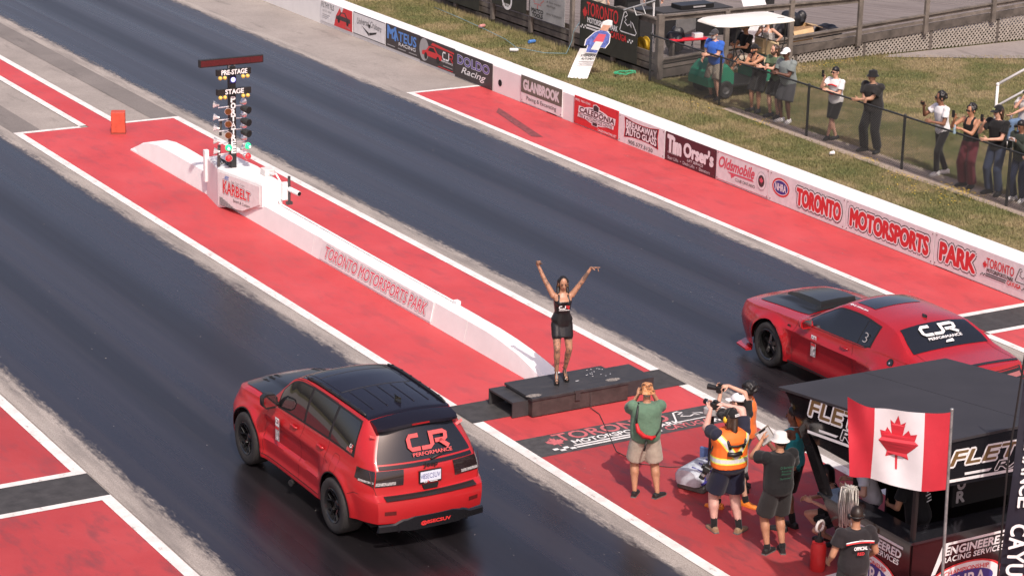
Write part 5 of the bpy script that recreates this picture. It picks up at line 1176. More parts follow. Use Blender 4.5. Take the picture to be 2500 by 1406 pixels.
    # ---- clothing
    if top:
        m, kind = top[0], top[1]; sl = dict(tee=.62, tank=0, polo=.55, long=2.2, dress=0, crop=0)[kind]; loose = top[2] if len(top) > 2 else .016; lo = top[3] if len(top) > 3 else -.045
        tb = MB(); torso(tb, loose, lo, .290 if sl else (.225 if kind != 'dress' else .226), 1.0)
        if kind in ('tee', 'polo', 'long'):
            for s in (1, -1):
                k, w = AR[s]; tb.ell(sh[s], .062*S*B+loose*.6, .062*S*B+loose*.6, .060*S*B+loose*.5)
                if sl < 1: e = sh[s]+(k-sh[s])*sl; tb.tube([sh[s]-(k-sh[s])*.1, sh[s]+(k-sh[s])*sl*.5, e], [.050*S*B+loose*.5, .060*S*B+loose*.8, .058*S*B+loose*1.15], 14)
                else: tb.cap(sh[s], k, .058*S*B+loose*.5, .048*S*B+loose*.5, 12); tb.cap(k, w-(w-k).normalized()*.02*S, .048*S*B+loose*.5, .036*S+loose*.4, 12)
            tb.ell(neck-sp_*.012*H, .075*S, .068*S, .03*S)
            if kind == 'long' and len(top) > 4: tb.ell(neck-fw*.05*S-sp_*.01*H, .11*S, .07*S, .06*S)
        else:
            for s in (1, -1):
                a = neck+rt*s*.062*S*(1 if fem else 1.15); tb.tube([pel+sp_*.215*H+rt*s*.085*S+fw*(.105+chf)*S, pel+sp_*.262*H+rt*s*.080*S+fw*.085*S, a+sp_*.002*H-fw*.0*S-sp_*.008*H, pel+sp_*.255*H+rt*s*.075*S-fw*.090*S, pel+sp_*.215*H+rt*s*.07*S-fw*.115*S], .020*S if fem else .030*S, 8)
            if fem:
                for s in (1, -1): tb.ell(pel+sp_*.200*H+rt*s*.062*S+fw*.105*S, .064*S, .062*S, .060*S)
        if kind == 'dress':
            tb.ell(pel-fw*.052*S, .155*S, .098*S, .105*S)
            for s in (1, -1): tb.cap(hip[s], hip[s]+(KN[s]-hip[s])*.52, .098*S*B, .088*S*B, 14, 2)
            e = (hip[1]+hip[-1])/2; e2 = e+((KN[1]+KN[-1])/2-e)*.50; oloft(tb, [(e+sp_*.045*H, .140*S, .098*S, rt, fw), (e, .160*S, .108*S, rt, fw), (e2, .148*S, .098*S, rt, fw)])
        me = remesh(tb, .012 if fem else .015, 2, 'shirt'); me.materials.append(m); o = mesh_obj('dress' if kind == 'dress' else 'shirt', me, root)
    if bottom:
        m, fr, loose = bottom; bb = MB(); torso(bb, .014 if not seat else .012, -.06, .035)
        for s in (1, -1):
            a, k, f_ = hip[s], KN[s], FT[s]
            if fr <= 1: e = a+(k-a)*fr; bb.tube([a-(k-a)*.05, a+(e-a)*.45, e], [.092*S*B+loose*.3, .086*S*B+loose*.8, .076*S*B+loose*1.25], 16)
            else: bb.cap(a, k, .095*S*B+loose*.3, .066*S*B+loose*.8, 14); e = k+(f_-k)*(fr-1); bb.tube([k-(e-k)*.06, k+(e-k)*.5, e], [.064*S*B+loose*.8, .058*S*B+loose, .054*S+loose*1.25], 14)
        me = remesh(bb, .015, 2, 'shorts'); me.materials.append(m); mesh_obj('shorts' if fr <= 1.15 else 'trousers', me, root)
    if shoes:
        for i, s in enumerate((1, -1)):
            td = toes[i] if toes else (s*.25, 1)
            if heel: sandal(root, FT[s], td, S, shoes[0])
            else:
                shoe(root, FT[s], td, S, shoes[0], shoes[1])
                if len(shoes) > 2: mb = MB(); mb.cap(FT[s]-Z*.01*S, FT[s]+(KN[s]-FT[s])*shoes[3], .044*S, .048*S, 12, 2); mb.build('sock', shoes[2], root, smooth=True)
    person.last = dict(root=root, pel=pel, sp=sp_, fw=fw, rt=rt, neck=neck, sh=sh, AR=AR, KN=KN, FT=FT, hc=hc, hf=hf, hr=hr, hu=hu, S=S, H=H, hip=hip, B=B)
    return root
def lw(root, p):
    """local point of a root to world"""
    return (Matrix.Translation(root.location) @ root.rotation_euler.to_matrix().to_4x4()) @ Vector(p)
BLK = cloth('black', (.012, .012, .013)); BLK2 = cloth('faded_black', (.022, .021, .021)); SHW = pm('shoe_white', (.62, .60, .58), .6, .15, 12); SHB = pm('shoe_black', (.014, .014, .014), .6, .2, 12); SOLG = pm('sole_grey', (.13, .125, .12), .7); SOLW = pm('sole_white', (.55, .53, .5), .7); SOLB = pm('sole_black', (.02, .02, .02), .7)
# ---- woman on the stage block
tat, n, l, b = node_mat('tattooed_skin')
tc = n.new('ShaderNodeTexCoord'); sp2 = n.new('ShaderNodeSeparateXYZ'); l.new(tc.outputs['Object'], sp2.inputs[0])
ink = ramp(n, l, noise(n, l, tc.outputs['Object'], 11, 7, .72), [(.47, 0.), (.56, .80)])
zz = sp2.outputs[2]; leg = math_(n, l, 'LESS_THAN', zz, .74); arm = math_(n, l, 'GREATER_THAN', math_(n, l, 'ABSOLUTE', sp2.outputs[0]), .225); up = math_(n, l, 'GREATER_THAN', zz, 1.2)
msk = math_(n, l, 'MAXIMUM', leg, math_(n, l, 'MULTIPLY', arm, up)); k_ = math_(n, l, 'MULTIPLY', msk, ink)
l.new(mixc(n, l, k_, (.40, .205, .125), (.085, .065, .055)), b.inputs['Base Color']); b.inputs['Roughness'].default_value = .42
DRESS = pm('dress_black', (.012, .012, .013), .32, .1, 9, bump=.12, bscale=20)
wm_ = person('woman in a short black dress and heels raising both tattooed arms on the stage block', (-2.10, .38, .33), (-.34, -1), 1.66, skinmat=tat, fem=True, heel=True, vox=.012, feet=[(.085, .10), (-.085, -.04)], toes=[(.15, 1), (-.05, 1)], ph=.99,
    hands=((.38, -.14, 1.90), (-.45, .06, 1.90)), poles=((.9, -.5, -.3), (-.9, -.5, -.3)), hdir=(((.05, .25, .7), (0, 1, -.3)), ((-.9, .35, .12), (0, .3, -1))), curl=(.95, .55), point=(False, True), head=(.06, -.16), top=(DRESS, 'dress', .007, -.06), shoes=(pm('sandal_black', (.010, .010, .010), .3),), hair=('drape', 'black'))
q = person.last; ck = MB(); Lw = LtP(q['root'], q['pel']+q['sp']*.155*1.66+q['fw']*.180-q['rt']*.10, q['rt']*1, q['sp'])
Lw.U = Vector(q['rt'])*-1; Lw.O = q['pel']+q['sp']*.140*1.66+q['fw']*.178+q['rt']*.095
cjr(Lw, 0, .03, .17, .055, S_LET, S_RED, .014); Lw.poly([(0, .008), (.17, .008), (.17, .018), (0, .018)], S_LET, 'lettering')
mb = MB()
for s in (1, -1): mb.ell(q['hc']+q['hr']*s*.08+q['hf']*.0-q['hu']*.045, .007, .007, .010)
mb.build('earring', pm('gold', (.7, .5, .2), .25, metal=1.), q['root'], smooth=True)
# ---- photographers and crew on the near side
KH = cloth('khaki', (.40, .345, .28), .15, 5, bump=.7); GRN_T = cloth('sage_green', (.105, .185, .125), .12, 5, bump=.6)
camo, n, l, b = node_mat('camo_orange'); tc = n.new('ShaderNodeTexCoord')
l.new(ramp(n, l, noise(n, l, tc.outputs['Object'], 17, 5, .65), [(.36, (.05, .022, .014)), (.46, (.22, .09, .035)), (.52, (.55, .22, .075)), (.60, (.62, .36, .20)), (.68, (.16, .10, .06))]), b.inputs['Base Color']); b.inputs['Roughness'].default_value = .8
g1 = person('photographer in a sage green T-shirt, khaki shorts and orange camouflage bucket hat', (-3.17, -3.66, 0), (.42, .9), 1.74, 'tan', 1.22, feet=[(.20, -.06), (-.12, .02)], toes=[(.75, .75), (.35, .9)],
    hands=((.12, .22, 1.50), (-.08, .28, 1.46)), poles=((.55, .15, -1), (-.5, .2, -1)), curl=(.7, .7), hdir=(((-.3, .4, .6), (-.3, .9, 0)), ((.3, .4, .6), (.3, .9, 0))), head=(.1, .02), top=(GRN_T, 'tee', .022, -.045), bottom=(KH, .86, .034), shoes=(SHB, SOLG), hair=('buzz', 'grey'), hat=('bucket', camo), vox=.014, belly=.06)
q = person.last; P = lambda a, h, f_: q['pel']+q['rt']*a+q['sp']*h*q['H']+q['fw']*f_
mb = MB(); mb.tube([P(-.12, .29, -.02), P(-.14, .27, -.10), P(-.165, .20, -.185), P(-.165, .14, -.19)], .016, 8); mb.tube([P(.10, .03, -.215), P(.20, .10, -.13), P(.23, .16, 0)], .011, 8); mb.build('camera_strap', TRIM, q['root'], smooth=True)
mb = MB(); mb.tube([P(-.165, .15, -.19), P(-.14, .09, -.215), P(-.06, .045, -.235), P(.05, .03, -.235), P(.11, .04, -.21)], [.02, .034, .036, .034, .02], 8); mb.build('strap_pad', pm('strap_red', (.50, .015, .02), .55), q['root'], smooth=True)
mb = MB(); mb.tube([P(-.01, .0, -.20), P(-.03, -.04, -.22), P(-.045, -.085, -.215)], .016, 8); mb.build('belt_end', TRIM, q['root'], smooth=True)
def camera_prop(root, off, d, label, lens=.14, grey=False):
    """hand-held camera at local point off of a person, lens along d"""
    o = lw(root, off); D = (root.rotation_euler.to_matrix() @ Vector(d)).normalized(); s = D.cross(Vector((0, 0, 1))).normalized(); u_ = s.cross(D)
    ob = empty('camera', o-u_*.05, 0, label, 'camera'); M = Matrix((s, D, u_)).transposed().to_4x4()
    mb = MB().bbox(-.07, .07, -.04, .04, 0, .10, .012); mb.bbox(-.03, .03, -.035, .03, .10, .13, .01); mb.xf(M).build('camera_body', SATB, ob)
    mb = MB(); mb.tube([(0, .04, .05), (0, .04+lens*.5, .05), (0, .04+lens, .05)], [.036, .038, .042], 16); mb.xf(M).build('lens_barrel', SATB, ob, smooth=True, auto=40)
    if grey: mb = MB(); mb.tube([(0, .04+lens*.35, .05), (0, .04+lens*.62, .05)], .0405, 16); mb.xf(M).build('lens_ring', pm('lens_silver', (.5, .5, .5), .3, metal=.8), ob, smooth=True, auto=40)
    mb = MB(); mb.tube([(0, .0405+lens, .05), (0, .0415+lens, .05)], .036, 16); mb.xf(M).build('lens_glass', GLASS, ob); return ob
camera_prop(g1, (.02, .24, 1.54), (.05, 1, 0), 'black camera held to the face by the photographer in green')
# hi-vis photographer
hv, n, l, b = node_mat('hi_vis_vest'); tc = n.new('ShaderNodeTexCoord'); s3 = n.new('ShaderNodeSeparateXYZ'); l.new(tc.outputs['Object'], s3.inputs[0])
def band(v, c, w): return math_(n, l, 'LESS_THAN', math_(n, l, 'ABSOLUTE', math_(n, l, 'SUBTRACT', v, c)), w)
ax = math_(n, l, 'ABSOLUTE', s3.outputs[0]); dia = math_(n, l, 'SUBTRACT', s3.outputs[2], math_(n, l, 'MULTIPLY', ax, 1.35))
w1 = math_(n, l, 'MAXIMUM', band(s3.outputs[2], 1.115, .028), math_(n, l, 'MULTIPLY', band(dia, 1.16, .045), math_(n, l, 'GREATER_THAN', s3.outputs[2], 1.11)))
w2 = math_(n, l, 'MAXIMUM', band(s3.outputs[2], 1.115, .048), math_(n, l, 'MULTIPLY', band(dia, 1.16, .075), math_(n, l, 'GREATER_THAN', s3.outputs[2], 1.11)))
c_ = mixc(n, l, w2, (.86, .16, .02), (.72, .78, .12)); c_ = mixc(n, l, w1, c_, (.62, .63, .62)); l.new(c_, b.inputs['Base Color']); b.inputs['Roughness'].default_value = .7
NAVY = cloth('navy', (.018, .019, .035), .12); NAVY2 = cloth('navy_short', (.010, .012, .030), .12); TANS = pm('shoe_tan', (.27, .175, .105), .7, .2, 14)
g2 = person('photographer in an orange high visibility vest, navy shorts and black cap', (-2.86, -5.28, 0), (.12, 1), 1.83, 'pink', 1.30, feet=[(.16, -.10), (-.15, .06)], toes=[(.85, .5), (.05, 1)],
    hands=((.03, .30, 1.77), (-.14, .34, 1.72)), poles=((1, .3, .5), (-.3, .2, -1)), hdir=(((-.7, .5, .1), (0, .3, -1)), ((.3, .8, .3), (.2, .2, 1))), curl=(.7, .7), head=(-.35, .05), top=(NAVY, 'tee', .020, -.075), bottom=(NAVY2, .82, .034), shoes=(TANS, SOLG, BLK, .38), hair=('pony', 'brown'), hat=('cap', BLK), vox=.014, belly=.05)
q = person.last; tb = MB(); S_ = q['S']
oloft(tb, [(q['pel']+q['sp']*h*q['H']+q['fw']*o_, rx*S_*1.30+.040, ry*S_*1.30+.042, q['rt'], q['fw']) for h, rx, ry, o_ in ((.005, .165, .12, 0), (.05, .166, .125, .01), (.10, .165, .128, .015), (.17, .162, .12, .008), (.225, .176, .128, .004), (.262, .165, .108, 0), (.286, .115, .085, 0), (.300, .075, .07, 0))])
me = remesh(tb, .016, 3, 'vest'); me.materials.append(hv); mesh_obj('safety_vest', me, q['root'])
P = lambda a, h, f_: q['pel']+q['rt']*a+q['sp']*h*q['H']+q['fw']*f_
mb = MB()
for s in (1, -1): mb.tube([P(s*.11, .27, .02), P(s*.13, .275, -.10), P(s*.13, .23, -.185), P(s*.10, .18, -.195)], .022, 8)
mb.tube([P(-.13, .205, -.20), P(0, .20, -.215), P(.13, .205, -.20)], .016, 8); mb.build('harness_strap', TRIM, q['root'], smooth=True)
mb = MB(); mb.tube([P(-.14, .145, -.205), P(-.05, .135, -.225), P(.06, .145, -.225)], .034, 8); mb.build('harness_pad', SATB, q['root'], smooth=True)
mb = MB()
for s in (1, -1): mb.ell(q['hc']+q['hr']*s*.105*S_-q['hu']*.01*S_, .026*S_, .034*S_, .045*S_, 12, 8)
mb.build('ear_defender', pm('ear_yellow', (.75, .46, .04), .4), q['root'], smooth=True)
mb = MB(); mb.tube([q['hc']+q['hr']*math.cos(a)*.112*S_+q['hu']*math.sin(a)*.145*S_-q['hf']*.02 for a in np.linspace(.1, 3.04, 12)], .007, 6); mb.build('headband', TRIM, q['root'])
L = LtP(q['root'], q['hc']-q['hf']*.118*S_+q['hu']*.052*S_-q['hr']*.045*S_, q['hr'], q['hu']+q['hf']*.35); L.V.normalize(); L.poly([(0, 0), (.09, 0), (.09, .035), (0, .035)], S_LET, 'cap_patch'); L.text('ZTMS', .01, .008, .07, .02, S_BLACK, .02)
camera_prop(g2, (-.06, .36, 1.75), (-.25, 1, .02), 'black camera with a silver lens ring raised by the vest wearer', .17, True)
o_ = camera_prop(g2, (-.33, .02, .98), (-.35, .25, -.9), 'black camera hanging by a strap at the hip of the vest wearer', .13, True)
mb = MB(); mb.tube([lw(g2, (-.20, .0, 1.42)), lw(g2, (-.30, .02, 1.2)), lw(g2, (-.32, .02, 1.02))], .012, 6); tag(mb.build('camera_strap', TRIM), 'black strap holding the hanging camera beside the orange vest', 'strap')
# white cap photographer
GRS = cloth('pale_grey', (.42, .40, .39), .1); ORS = pm('shoe_orange', (.72, .20, .02), .55, .2, 14); DKP = cloth('print_black', (.016, .015, .016))
g3 = person('photographer in a white cap, black T-shirt, pale shorts and bright orange shoes', (-2.26, -4.62, 0), (-.05, 1), 1.74, 'light', 1.02, feet=[(.20, -.04), (-.20, .10)], toes=[(.35, -1), (-.5, .9)],
    hands=((.02, .27, 1.76), (-.06, .33, 1.68)), poles=((1, .2, .9), (-.3, .2, -1)), hdir=(((-.8, .4, -.1), (0, .3, -1)), ((.2, .8, .3), (.2, .2, 1))), curl=(.65, .7), head=(-.5, .0), top=(DKP, 'tee', .022, -.05), bottom=(GRS, .92, .03), shoes=(ORS, ORS, BLK, .12), hair=('fade', 'dkbrown'), hat=('cap', cloth('white_cap', (.74, .73, .74), .04), cloth('white_cap', 0), 'strap'), vox=.014)
q = person.last; L = LtP(q['root'], q['pel']+q['sp']*.19*1.74-q['fw']*.155-q['rt']*.08, q['rt'], q['sp']); L.text('FF', .10, .08, .08, .06, S_LET, .03); L.poly([(.06, -.06), (.16, -.06), (.16, -.02), (.06, -.02)], S_RED, 'shirt_print'); L.polys([[(.06, .0+i*.025), (.17, .0+i*.025), (.17, .012+i*.025), (.06, .012+i*.025)] for i in range(3)], S_GREY, 'shirt_print')
camera_prop(g3, (-.05, .36, 1.70), (-.5, .9, .02), 'black camera with a stubby lens raised beside the white cap', .15)
g4 = person('person with big curly black hair behind the white cap photographer, orange vest showing', (-1.72, -4.14, 0), (-.8, .75), 1.66, 'olive', 1., top=(cloth('orange_vest', (.80, .17, .03)), 'tee', .02, -.045), bottom=(BLK2, 1.9, .02), shoes=(SHB, SOLB), hair=('curly', 'black'), glasses=True, head=(0, -.1), hands=((.12, .30, 1.15), (-.12, .30, 1.18)), vox=.018)
TEAL = cloth('teal', (.03, .33, .38), .1)
g5 = person('man with short dark hair in a turquoise tank top beside the booth corner', (-2.02, -5.62, 0), (-.35, 1), 1.83, 'brown', 1.05, feet=[(.10, .0), (-.12, .05)], hands=((.30, .12, 1.0), (-.10, .32, 1.20)), head=(-.25, .0), top=(TEAL, 'tank', .014, -.05), bottom=(BLK, .95, .03), shoes=(SHB, SOLB, BLK, .25), hair=('short', 'black'), vox=.016)
q = person.last; mb = MB(); mb.tube([q['neck']+q['rt']*math.cos(a)*.075+q['fw']*(math.sin(a)*.085+.01)+q['sp']*(.015-.03*max(0, math.sin(a))) for a in np.linspace(0, 6.283, 20)], .006, 6); mb.build('necklace', S_LET, q['root'], smooth=True)
g6 = person('man in a black T-shirt, black shorts and white bucket hat holding a clipboard', (-2.70, -6.20, 0), (.10, 1), 1.78, 'tan', 1.16, feet=[(.11, -.03), (-.10, .02)], toes=[(.35, .9), (.9, .5)],
    hands=((.10, .30, 1.16), (-.10, .30, 1.56)), poles=((1, -.3, -.8), (-.7, .1, -1)), hdir=(None, ((.2, .2, 1), (.9, .2, 0))), curl=(.4, .6), head=(-.1, -.05), top=(BLK, 'tee', .024, -.085), bottom=(BLK2, .86, .036), shoes=(SHB, SOLG, BLK, .08), hair=('buzz', 'black'), hat=('bucket', cloth('white_hat', (.70, .68, .65), .06)), vox=.014, belly=.03)
q = person.last; L = LtP(q['root'], q['pel']+q['sp']*.12*1.78-q['fw']*.200-q['rt']*.10, q['rt'], q['sp']); GI = pm('print_green', (.02, .10, .06), .7)
L.text('D Burnout', .0, .14, .20, .035, GI, .01); L.text('Racing', .02, .09, .15, .03, GI, .01); L.text('Photo', .02, .05, .14, .03, GI, .01); L.text('Summer', .0, -.01, .17, .028, GI, .01)
cb_ = empty('clipboard', lw(g6, (-.02, .33, 1.56)), R(-18), 'grey clipboard with white paper held up by the man in the white bucket hat', 'clipboard')
Mx = Matrix.Rotation(R(-35), 4, 'Y') @ Matrix.Rotation(R(20), 4, 'X')
mb = MB().box(-.11, .11, -.004, .004, -.10, .20); mb.xf(Mx).build('board', pm('board_brown', (.26, .22, .18), .7, .15, 9), cb_); mb = MB().box(-.095, .095, -.0075, -.0045, -.08, .17); mb.xf(Mx).build('paper', S_LET, cb_); mb = MB().box(-.05, .05, -.014, .006, .165, .195); mb.xf(Mx).build('clip', SATB, cb_)
# woman crouching behind the booth corner
g7 = person('woman in a frilled black costume crouching half hidden by the booth', (-1.72, -6.30, 0), (-.9, .4), 1.62, 'light', .95, fem=True, ph=.45, feet=[(.10, .12), (-.10, .02)], knees=((.3, 1, .3), (-.3, 1, .3)), hands=((.12, .42, .62), (-.10, .40, .66)), lean=(.35, 0), top=(BLK, 'dress', .01, -.06), shoes=(SHB, SOLB), hair=('long', 'black'), vox=.018)
mb = MB()
for i in range(16):
    a = i/16*6.283; c0 = Vector((-.02, .08, .40)); p0 = c0+Vector((math.cos(a)*.10, math.sin(a)*.10, .02)); p1 = c0+Vector((math.cos(a)*.25, math.sin(a)*.25, -.06)); s_ = Vector((-math.sin(a), math.cos(a), 0))*.06
    mb.add([p0-s_*.4, p0+s_*.4, p1+s_+Vector((0, 0, .02)), p1+Vector((0, 0, -.02)), p1-s_+Vector((0, 0, .02))], [(0, 1, 2, 3, 4)])
mb.build('frill', BLK, g7)
WT = cloth('white_tee', (.64, .64, .68), .06)
g8 = person('person in a white T-shirt leaning on the counter inside the booth', (-1.75, -7.05, 0), (-.75, .65), 1.72, 'light', 1., hands=((.16, .36, 1.12), (-.2, .34, 1.12)), lean=(.30, 0), head=(0, -.2), top=(WT, 'tee', .02, -.045), bottom=(NAVY, 1.9, .02), shoes=(SHB, SOLB), hair=('long', 'black'), vox=.018)
g9 = person('person in a black racing shirt with white print seated inside the booth', (-1.62, -7.85, 0), (-.2, 1), 1.72, 'tan', 1.1, hands=((.2, .38, 1.02), (-.15, .38, 1.02)), lean=(.28, 0), top=(BLK, 'tee', .02, -.045), bottom=(BLK2, 1.9, .02), shoes=(SHB, SOLB), hair=('short', 'black'), vox=.018)
q = person.last; L = LtP(q['root'], q['pel']+q['sp']*.12*1.72-q['fw']*.165-q['rt']*.0, q['rt'], q['sp']); L.polys([[(.02+.03*(i % 2), i*.04), (.12, i*.04+.01), (.12, i*.04+.025), (.02+.03*(i % 2), i*.04+.015)] for i in range(5)], S_LET, 'shirt_print')
OFC = cloth('official_black', (.020, .017, .019))
g10 = person('race official in a black shirt with a white and red yoke stripe and headset', (-3.42, -8.75, 0), (.25, 1), 1.76, 'tan', 1.12, hands=((.25, .2, .95), (-.25, .2, .95)), top=(OFC, 'polo', .022, -.05), bottom=(BLK2, 1.9, .02), shoes=(SHB, SOLB), hair=('fade', 'dkbrown'), head=(.1, -.1), vox=.014)
q = person.last; P = lambda a, h, f_: q['pel']+q['rt']*a+q['sp']*h*q['H']+q['fw']*f_
for k, (m, dz) in enumerate(((S_LET, 0), (S_RED, -.012))):
    mb = MB(); mb.tube([P(a, .232-.30*a*a+dz, -.160+.16*a*a*4*.25) for a in np.linspace(-.19, .19, 15)], .008, 6); mb.build('yoke_stripe', m, q['root'], smooth=True)
L = LtP(q['root'], P(-.09, .17, -.180), q['rt'], q['sp']); L.text('OFFICIAL', 0, 0, .18, .045, S_LET, .04); L.text('RED', .05, -.07, .09, .04, S_RED, .03); L.text('FTR', .06, .12, .06, .02, S_GREY, .02)
mb = MB()
for s in (1, -1): mb.ell(q['hc']+q['hr']*s*.092-q['hu']*.005, .022, .036, .042, 12, 8)
mb.tube([q['hc']+q['hr']*math.cos(a)*.094-q['hf']*(.02+.085*math.sin(a))+q['hu']*.0 for a in np.linspace(0, 3.14, 12)], .010, 6); mb.build('headset', SATB, q['root'], smooth=True)
# ------------------------------------------------------------------ announcer booth, flag and gear in the near corner
bt = empty('announcer_booth', (-1.0, -7.7, 0), 0, 'black open sided kiosk with sponsor lettering and a flat dark roof', 'kiosk')
BBLK = pm('booth_gloss_black', (.009, .008, .009), .12, .2, 2, coat=.4); BMAR = pm('booth_maroon_black', (.016, .006, .007), .16, .2, 2, coat=.4); BROOF = pm('roof_rubber', (.034, .032, .036), .6, .12, 1.5, spec=.4); GOLD = pm('letter_gold', (.16, .095, .035), .45)
A_, B_, C_, D_ = (-2.41, -5.70, 2.2), (.46, -5.80, 2.2), (.50, -9.2, 2.6), (-2.41, -9.2, 2.6)
def slab(pts, th, name, m):
    mb = MB(); n = len(pts); mb.add(list(pts)+[(p[0], p[1], p[2]-th) for p in pts], [tuple(range(n-1, -1, -1)), tuple(range(n, 2*n))]+[(i, (i+1) % n, n+(i+1) % n, n+i) for i in range(n)]); return wbuild(mb, name, m, bt)
xm = -.98
slab([A_, (xm-.004, -5.75, 2.2), (xm-.004, -9.2, 2.6), D_][::-1], .035, 'roof_panel', BROOF); slab([(xm+.004, -5.75, 2.2), B_, C_, (xm+.004, -9.2, 2.6)][::-1], .035, 'roof_panel', BROOF)
def plate(poly, th, ax, v, name, m):
    mb = MB(); mb.prism(poly, v, v+th, ax); return wbuild(mb, name, m, bt)
plate([(-5.85, 2.17), (-6.60, 1.66), (-7.4, 1.64), (-9.12, 1.95), (-9.12, 2.555)][::1], .03, 'x', -2.40, 'side_fascia', BBLK)
plate([(-2.37, 1.97), (.44, 1.86), (.44, 2.56), (-2.37, 2.56)], .03, 'y', -9.17, 'front_fascia', BBLK)
plate([(-5.88, 2.16), (-6.72, 1.0), (-6.90, 1.0), (-6.15, 2.1)], .09, 'x', -2.39, 'strut', BBLK); plate([(-5.88, 2.16), (-6.72, 1.0), (-6.90, 1.0), (-6.15, 2.1)], .09, 'x', .36, 'strut', BBLK)
mb = MB(); mb.bbox(-2.37, -2.31, -8.62, -8.56, 1.0, 2.5, .006); mb.bbox(.36, .42, -8.62, -8.56, 1.0, 2.5, .006); wbuild(mb, 'post', SATB, bt)
plate([(-6.74, .98), (-7.62, .0), (-8.60, .0), (-8.60, .98)], .03, 'x', -2.38, 'side_panel', BMAR)
plate([(-2.35, 0), (.42, 0), (.42, .98), (-2.35, .98)], .03, 'y', -8.62, 'front_panel', BMAR)
plate([(-6.74, .98), (-7.62, .0), (-8.60, .0), (-8.60, .98)], .03, 'x', .42, 'side_panel', BMAR)
slab([(-2.42, -8.66, 1.02), (-2.42, -6.70, 1.02), (-2.05, -6.70, 1.02), (-2.05, -8.25, 1.02), (.46, -8.25, 1.02), (.46, -8.66, 1.02)][::-1], .035, 'counter', pm('counter_dark', (.02, .02, .024), .18, coat=.3))
mb = MB(); mb.box(-2.0, .40, -6.95, -6.92, .98, 1.72); wbuild(mb, 'back_board', SATB, bt)
mb = MB(); mb.box(-1.1, .3, -6.6, -6.55, .0, 2.2); mb.box(-.3, -.25, -8.1, -6.6, 0, 2.25); wbuild(mb, 'inner_wall', WELL, bt)
mb = MB(); mb.tube([(-1.9, -8.1, 1.02), (-1.9, -8.1, 1.62)], .015, 8); wbuild(mb, 'monitor_stand', pm('steel_grey', (.25, .25, .25), .4, metal=.7), bt)
mb = MB(); mb.box(-1.3, -.2, -8.12, -8.08, 1.1, 1.75); bp_ = wbuild(mb, 'display_board', WELL, bt)
L = Lt(bt, (-1.28, -8.125, 1.12), (1, 0, 0), (0, 0, 1))
for i, ch_ in enumerate('POR'): L.k = 0; L.text(ch_, .05, .40-i*.18, .13, .15, S_GREY, .05)
def brand(L, x, y, w, h, t1, t2):
    L.outl(t1, x, y+h*.45, w, h*.42, (S_LET, GOLD), (.13, .03), shear=.22); L.outl(t2, x+w*.30, y+h*.10, w*.66, h*.26, (S_LET, S_BLACK), (.11, .02), shear=.22)
    L.polys([[(x-.02, y-.02), (x+w*.95, y-.02), (x+w*.96, y+.02), (x-.02, y+.02)], [(x+w*.10, y+.05), (x+w*.26, y+.05), (x+w*.28, y+.085), (x+w*.10, y+.085)]], S_LET, 'stripe')
U_ = Vector((0, -3.32, .33)).normalized(); L = Lt(bt, (-2.404, -6.42, 1.79), U_, Vector((0, .1, 1))); L.V = Vector((0, -U_.z, -U_.y)).normalized(); L.V = Vector((0, .10, .995)); brand(L, 0, 0, 2.3, .52, 'FLETCHER', 'RACING')
L = Lt(bt, (-2.36, -9.174, 2.04), Vector((1, 0, -.035)), (0, 0, 1)); brand(L, .02, 0, 2.5, .44, 'FLETCHER', 'RACING')
def panel_art(L, w):
    L.polys([[(w*.30, .80), (w*.92, .80), (w*.92, .835), (w*.28, .835)], [(w*.18, .42), (w*.22, .42), (w*.33, .80), (w*.27, .80)]], S_LET, 'stripe')
    L.text('ENGINEERED', w*.30, .66, w*.60, .11, S_LET, .04, shear=.12); L.text('RACING SERVICES', w*.28, .56, w*.60, .075, S_LET, .03, shear=.12)
    L.poly(ell_pts(w*.52, .27, w*.36, .25), S_RED); L.poly(ell_pts(w*.52, .27, w*.335, .225), S_LET); L.poly(ell_pts(w*.52, .24, w*.27, .155), S_NAVY); L.text('NHRA', w*.33, .15, w*.38, .19, S_LET, .02)
    L.text('CHAMPIONSHIP', w*.30, .395, w*.44, .06, S_RED, .02, warp=lambda a, b_: (a, b_+1.3*(a-a*a)*1.2-.6)); L.text('DRAG RACING', w*.32, .055, w*.40, .05, S_RED, .02)
L = Lt(bt, (-2.3815, -6.98, .05), (0, -1, 0), (0, 0, 1)); panel_art(L, 1.62)
L = Lt(bt, (-2.33, -8.622, .05), (1, 0, 0), (0, 0, 1)); panel_art(L, 1.75)
# flag on its pole
fl = empty('flagpole', (-2.60, -9.52, 0), 0, 'red and white maple leaf flag flying from a galvanised pole by the booth', 'flag')
GALV = pm('galvanised', (.32, .33, .33), .45, .25, 14, metal=.6)
mb = MB(); mb.tube([(-2.60, -9.52, 0), (-2.665, -9.49, 3.14)], .02, 12); mb.ell((-2.666, -9.49, 3.15), .025, .025, .02); wbuild(mb, 'pole', GALV, fl, smooth=True, auto=40)
fdir = Vector((-.86, .51, 0)); fn_ = Vector((.51, .86, 0)); Fw, Fh = 1.42, 1.00
def fpt(u_, v_):
    """u 0 at the hoist to 1 at the fly, v 0 bottom to 1 top"""
    wv = .12*math.sin(u_*7.6+v_*1.8)*u_**.6+.05*math.sin(u_*14-v_*4)*u_
    lo = 2.10-.03*math.sin(u_*3.0)+.22*u_**2.2; hi = 3.12-.05*math.sin(u_*4.2)+.11*u_*u_
    p = Vector((-2.664, -9.49, lo+(hi-lo)*v_))+fdir*(u_*Fw*(.86+.04*v_))-fn_*wv; return p
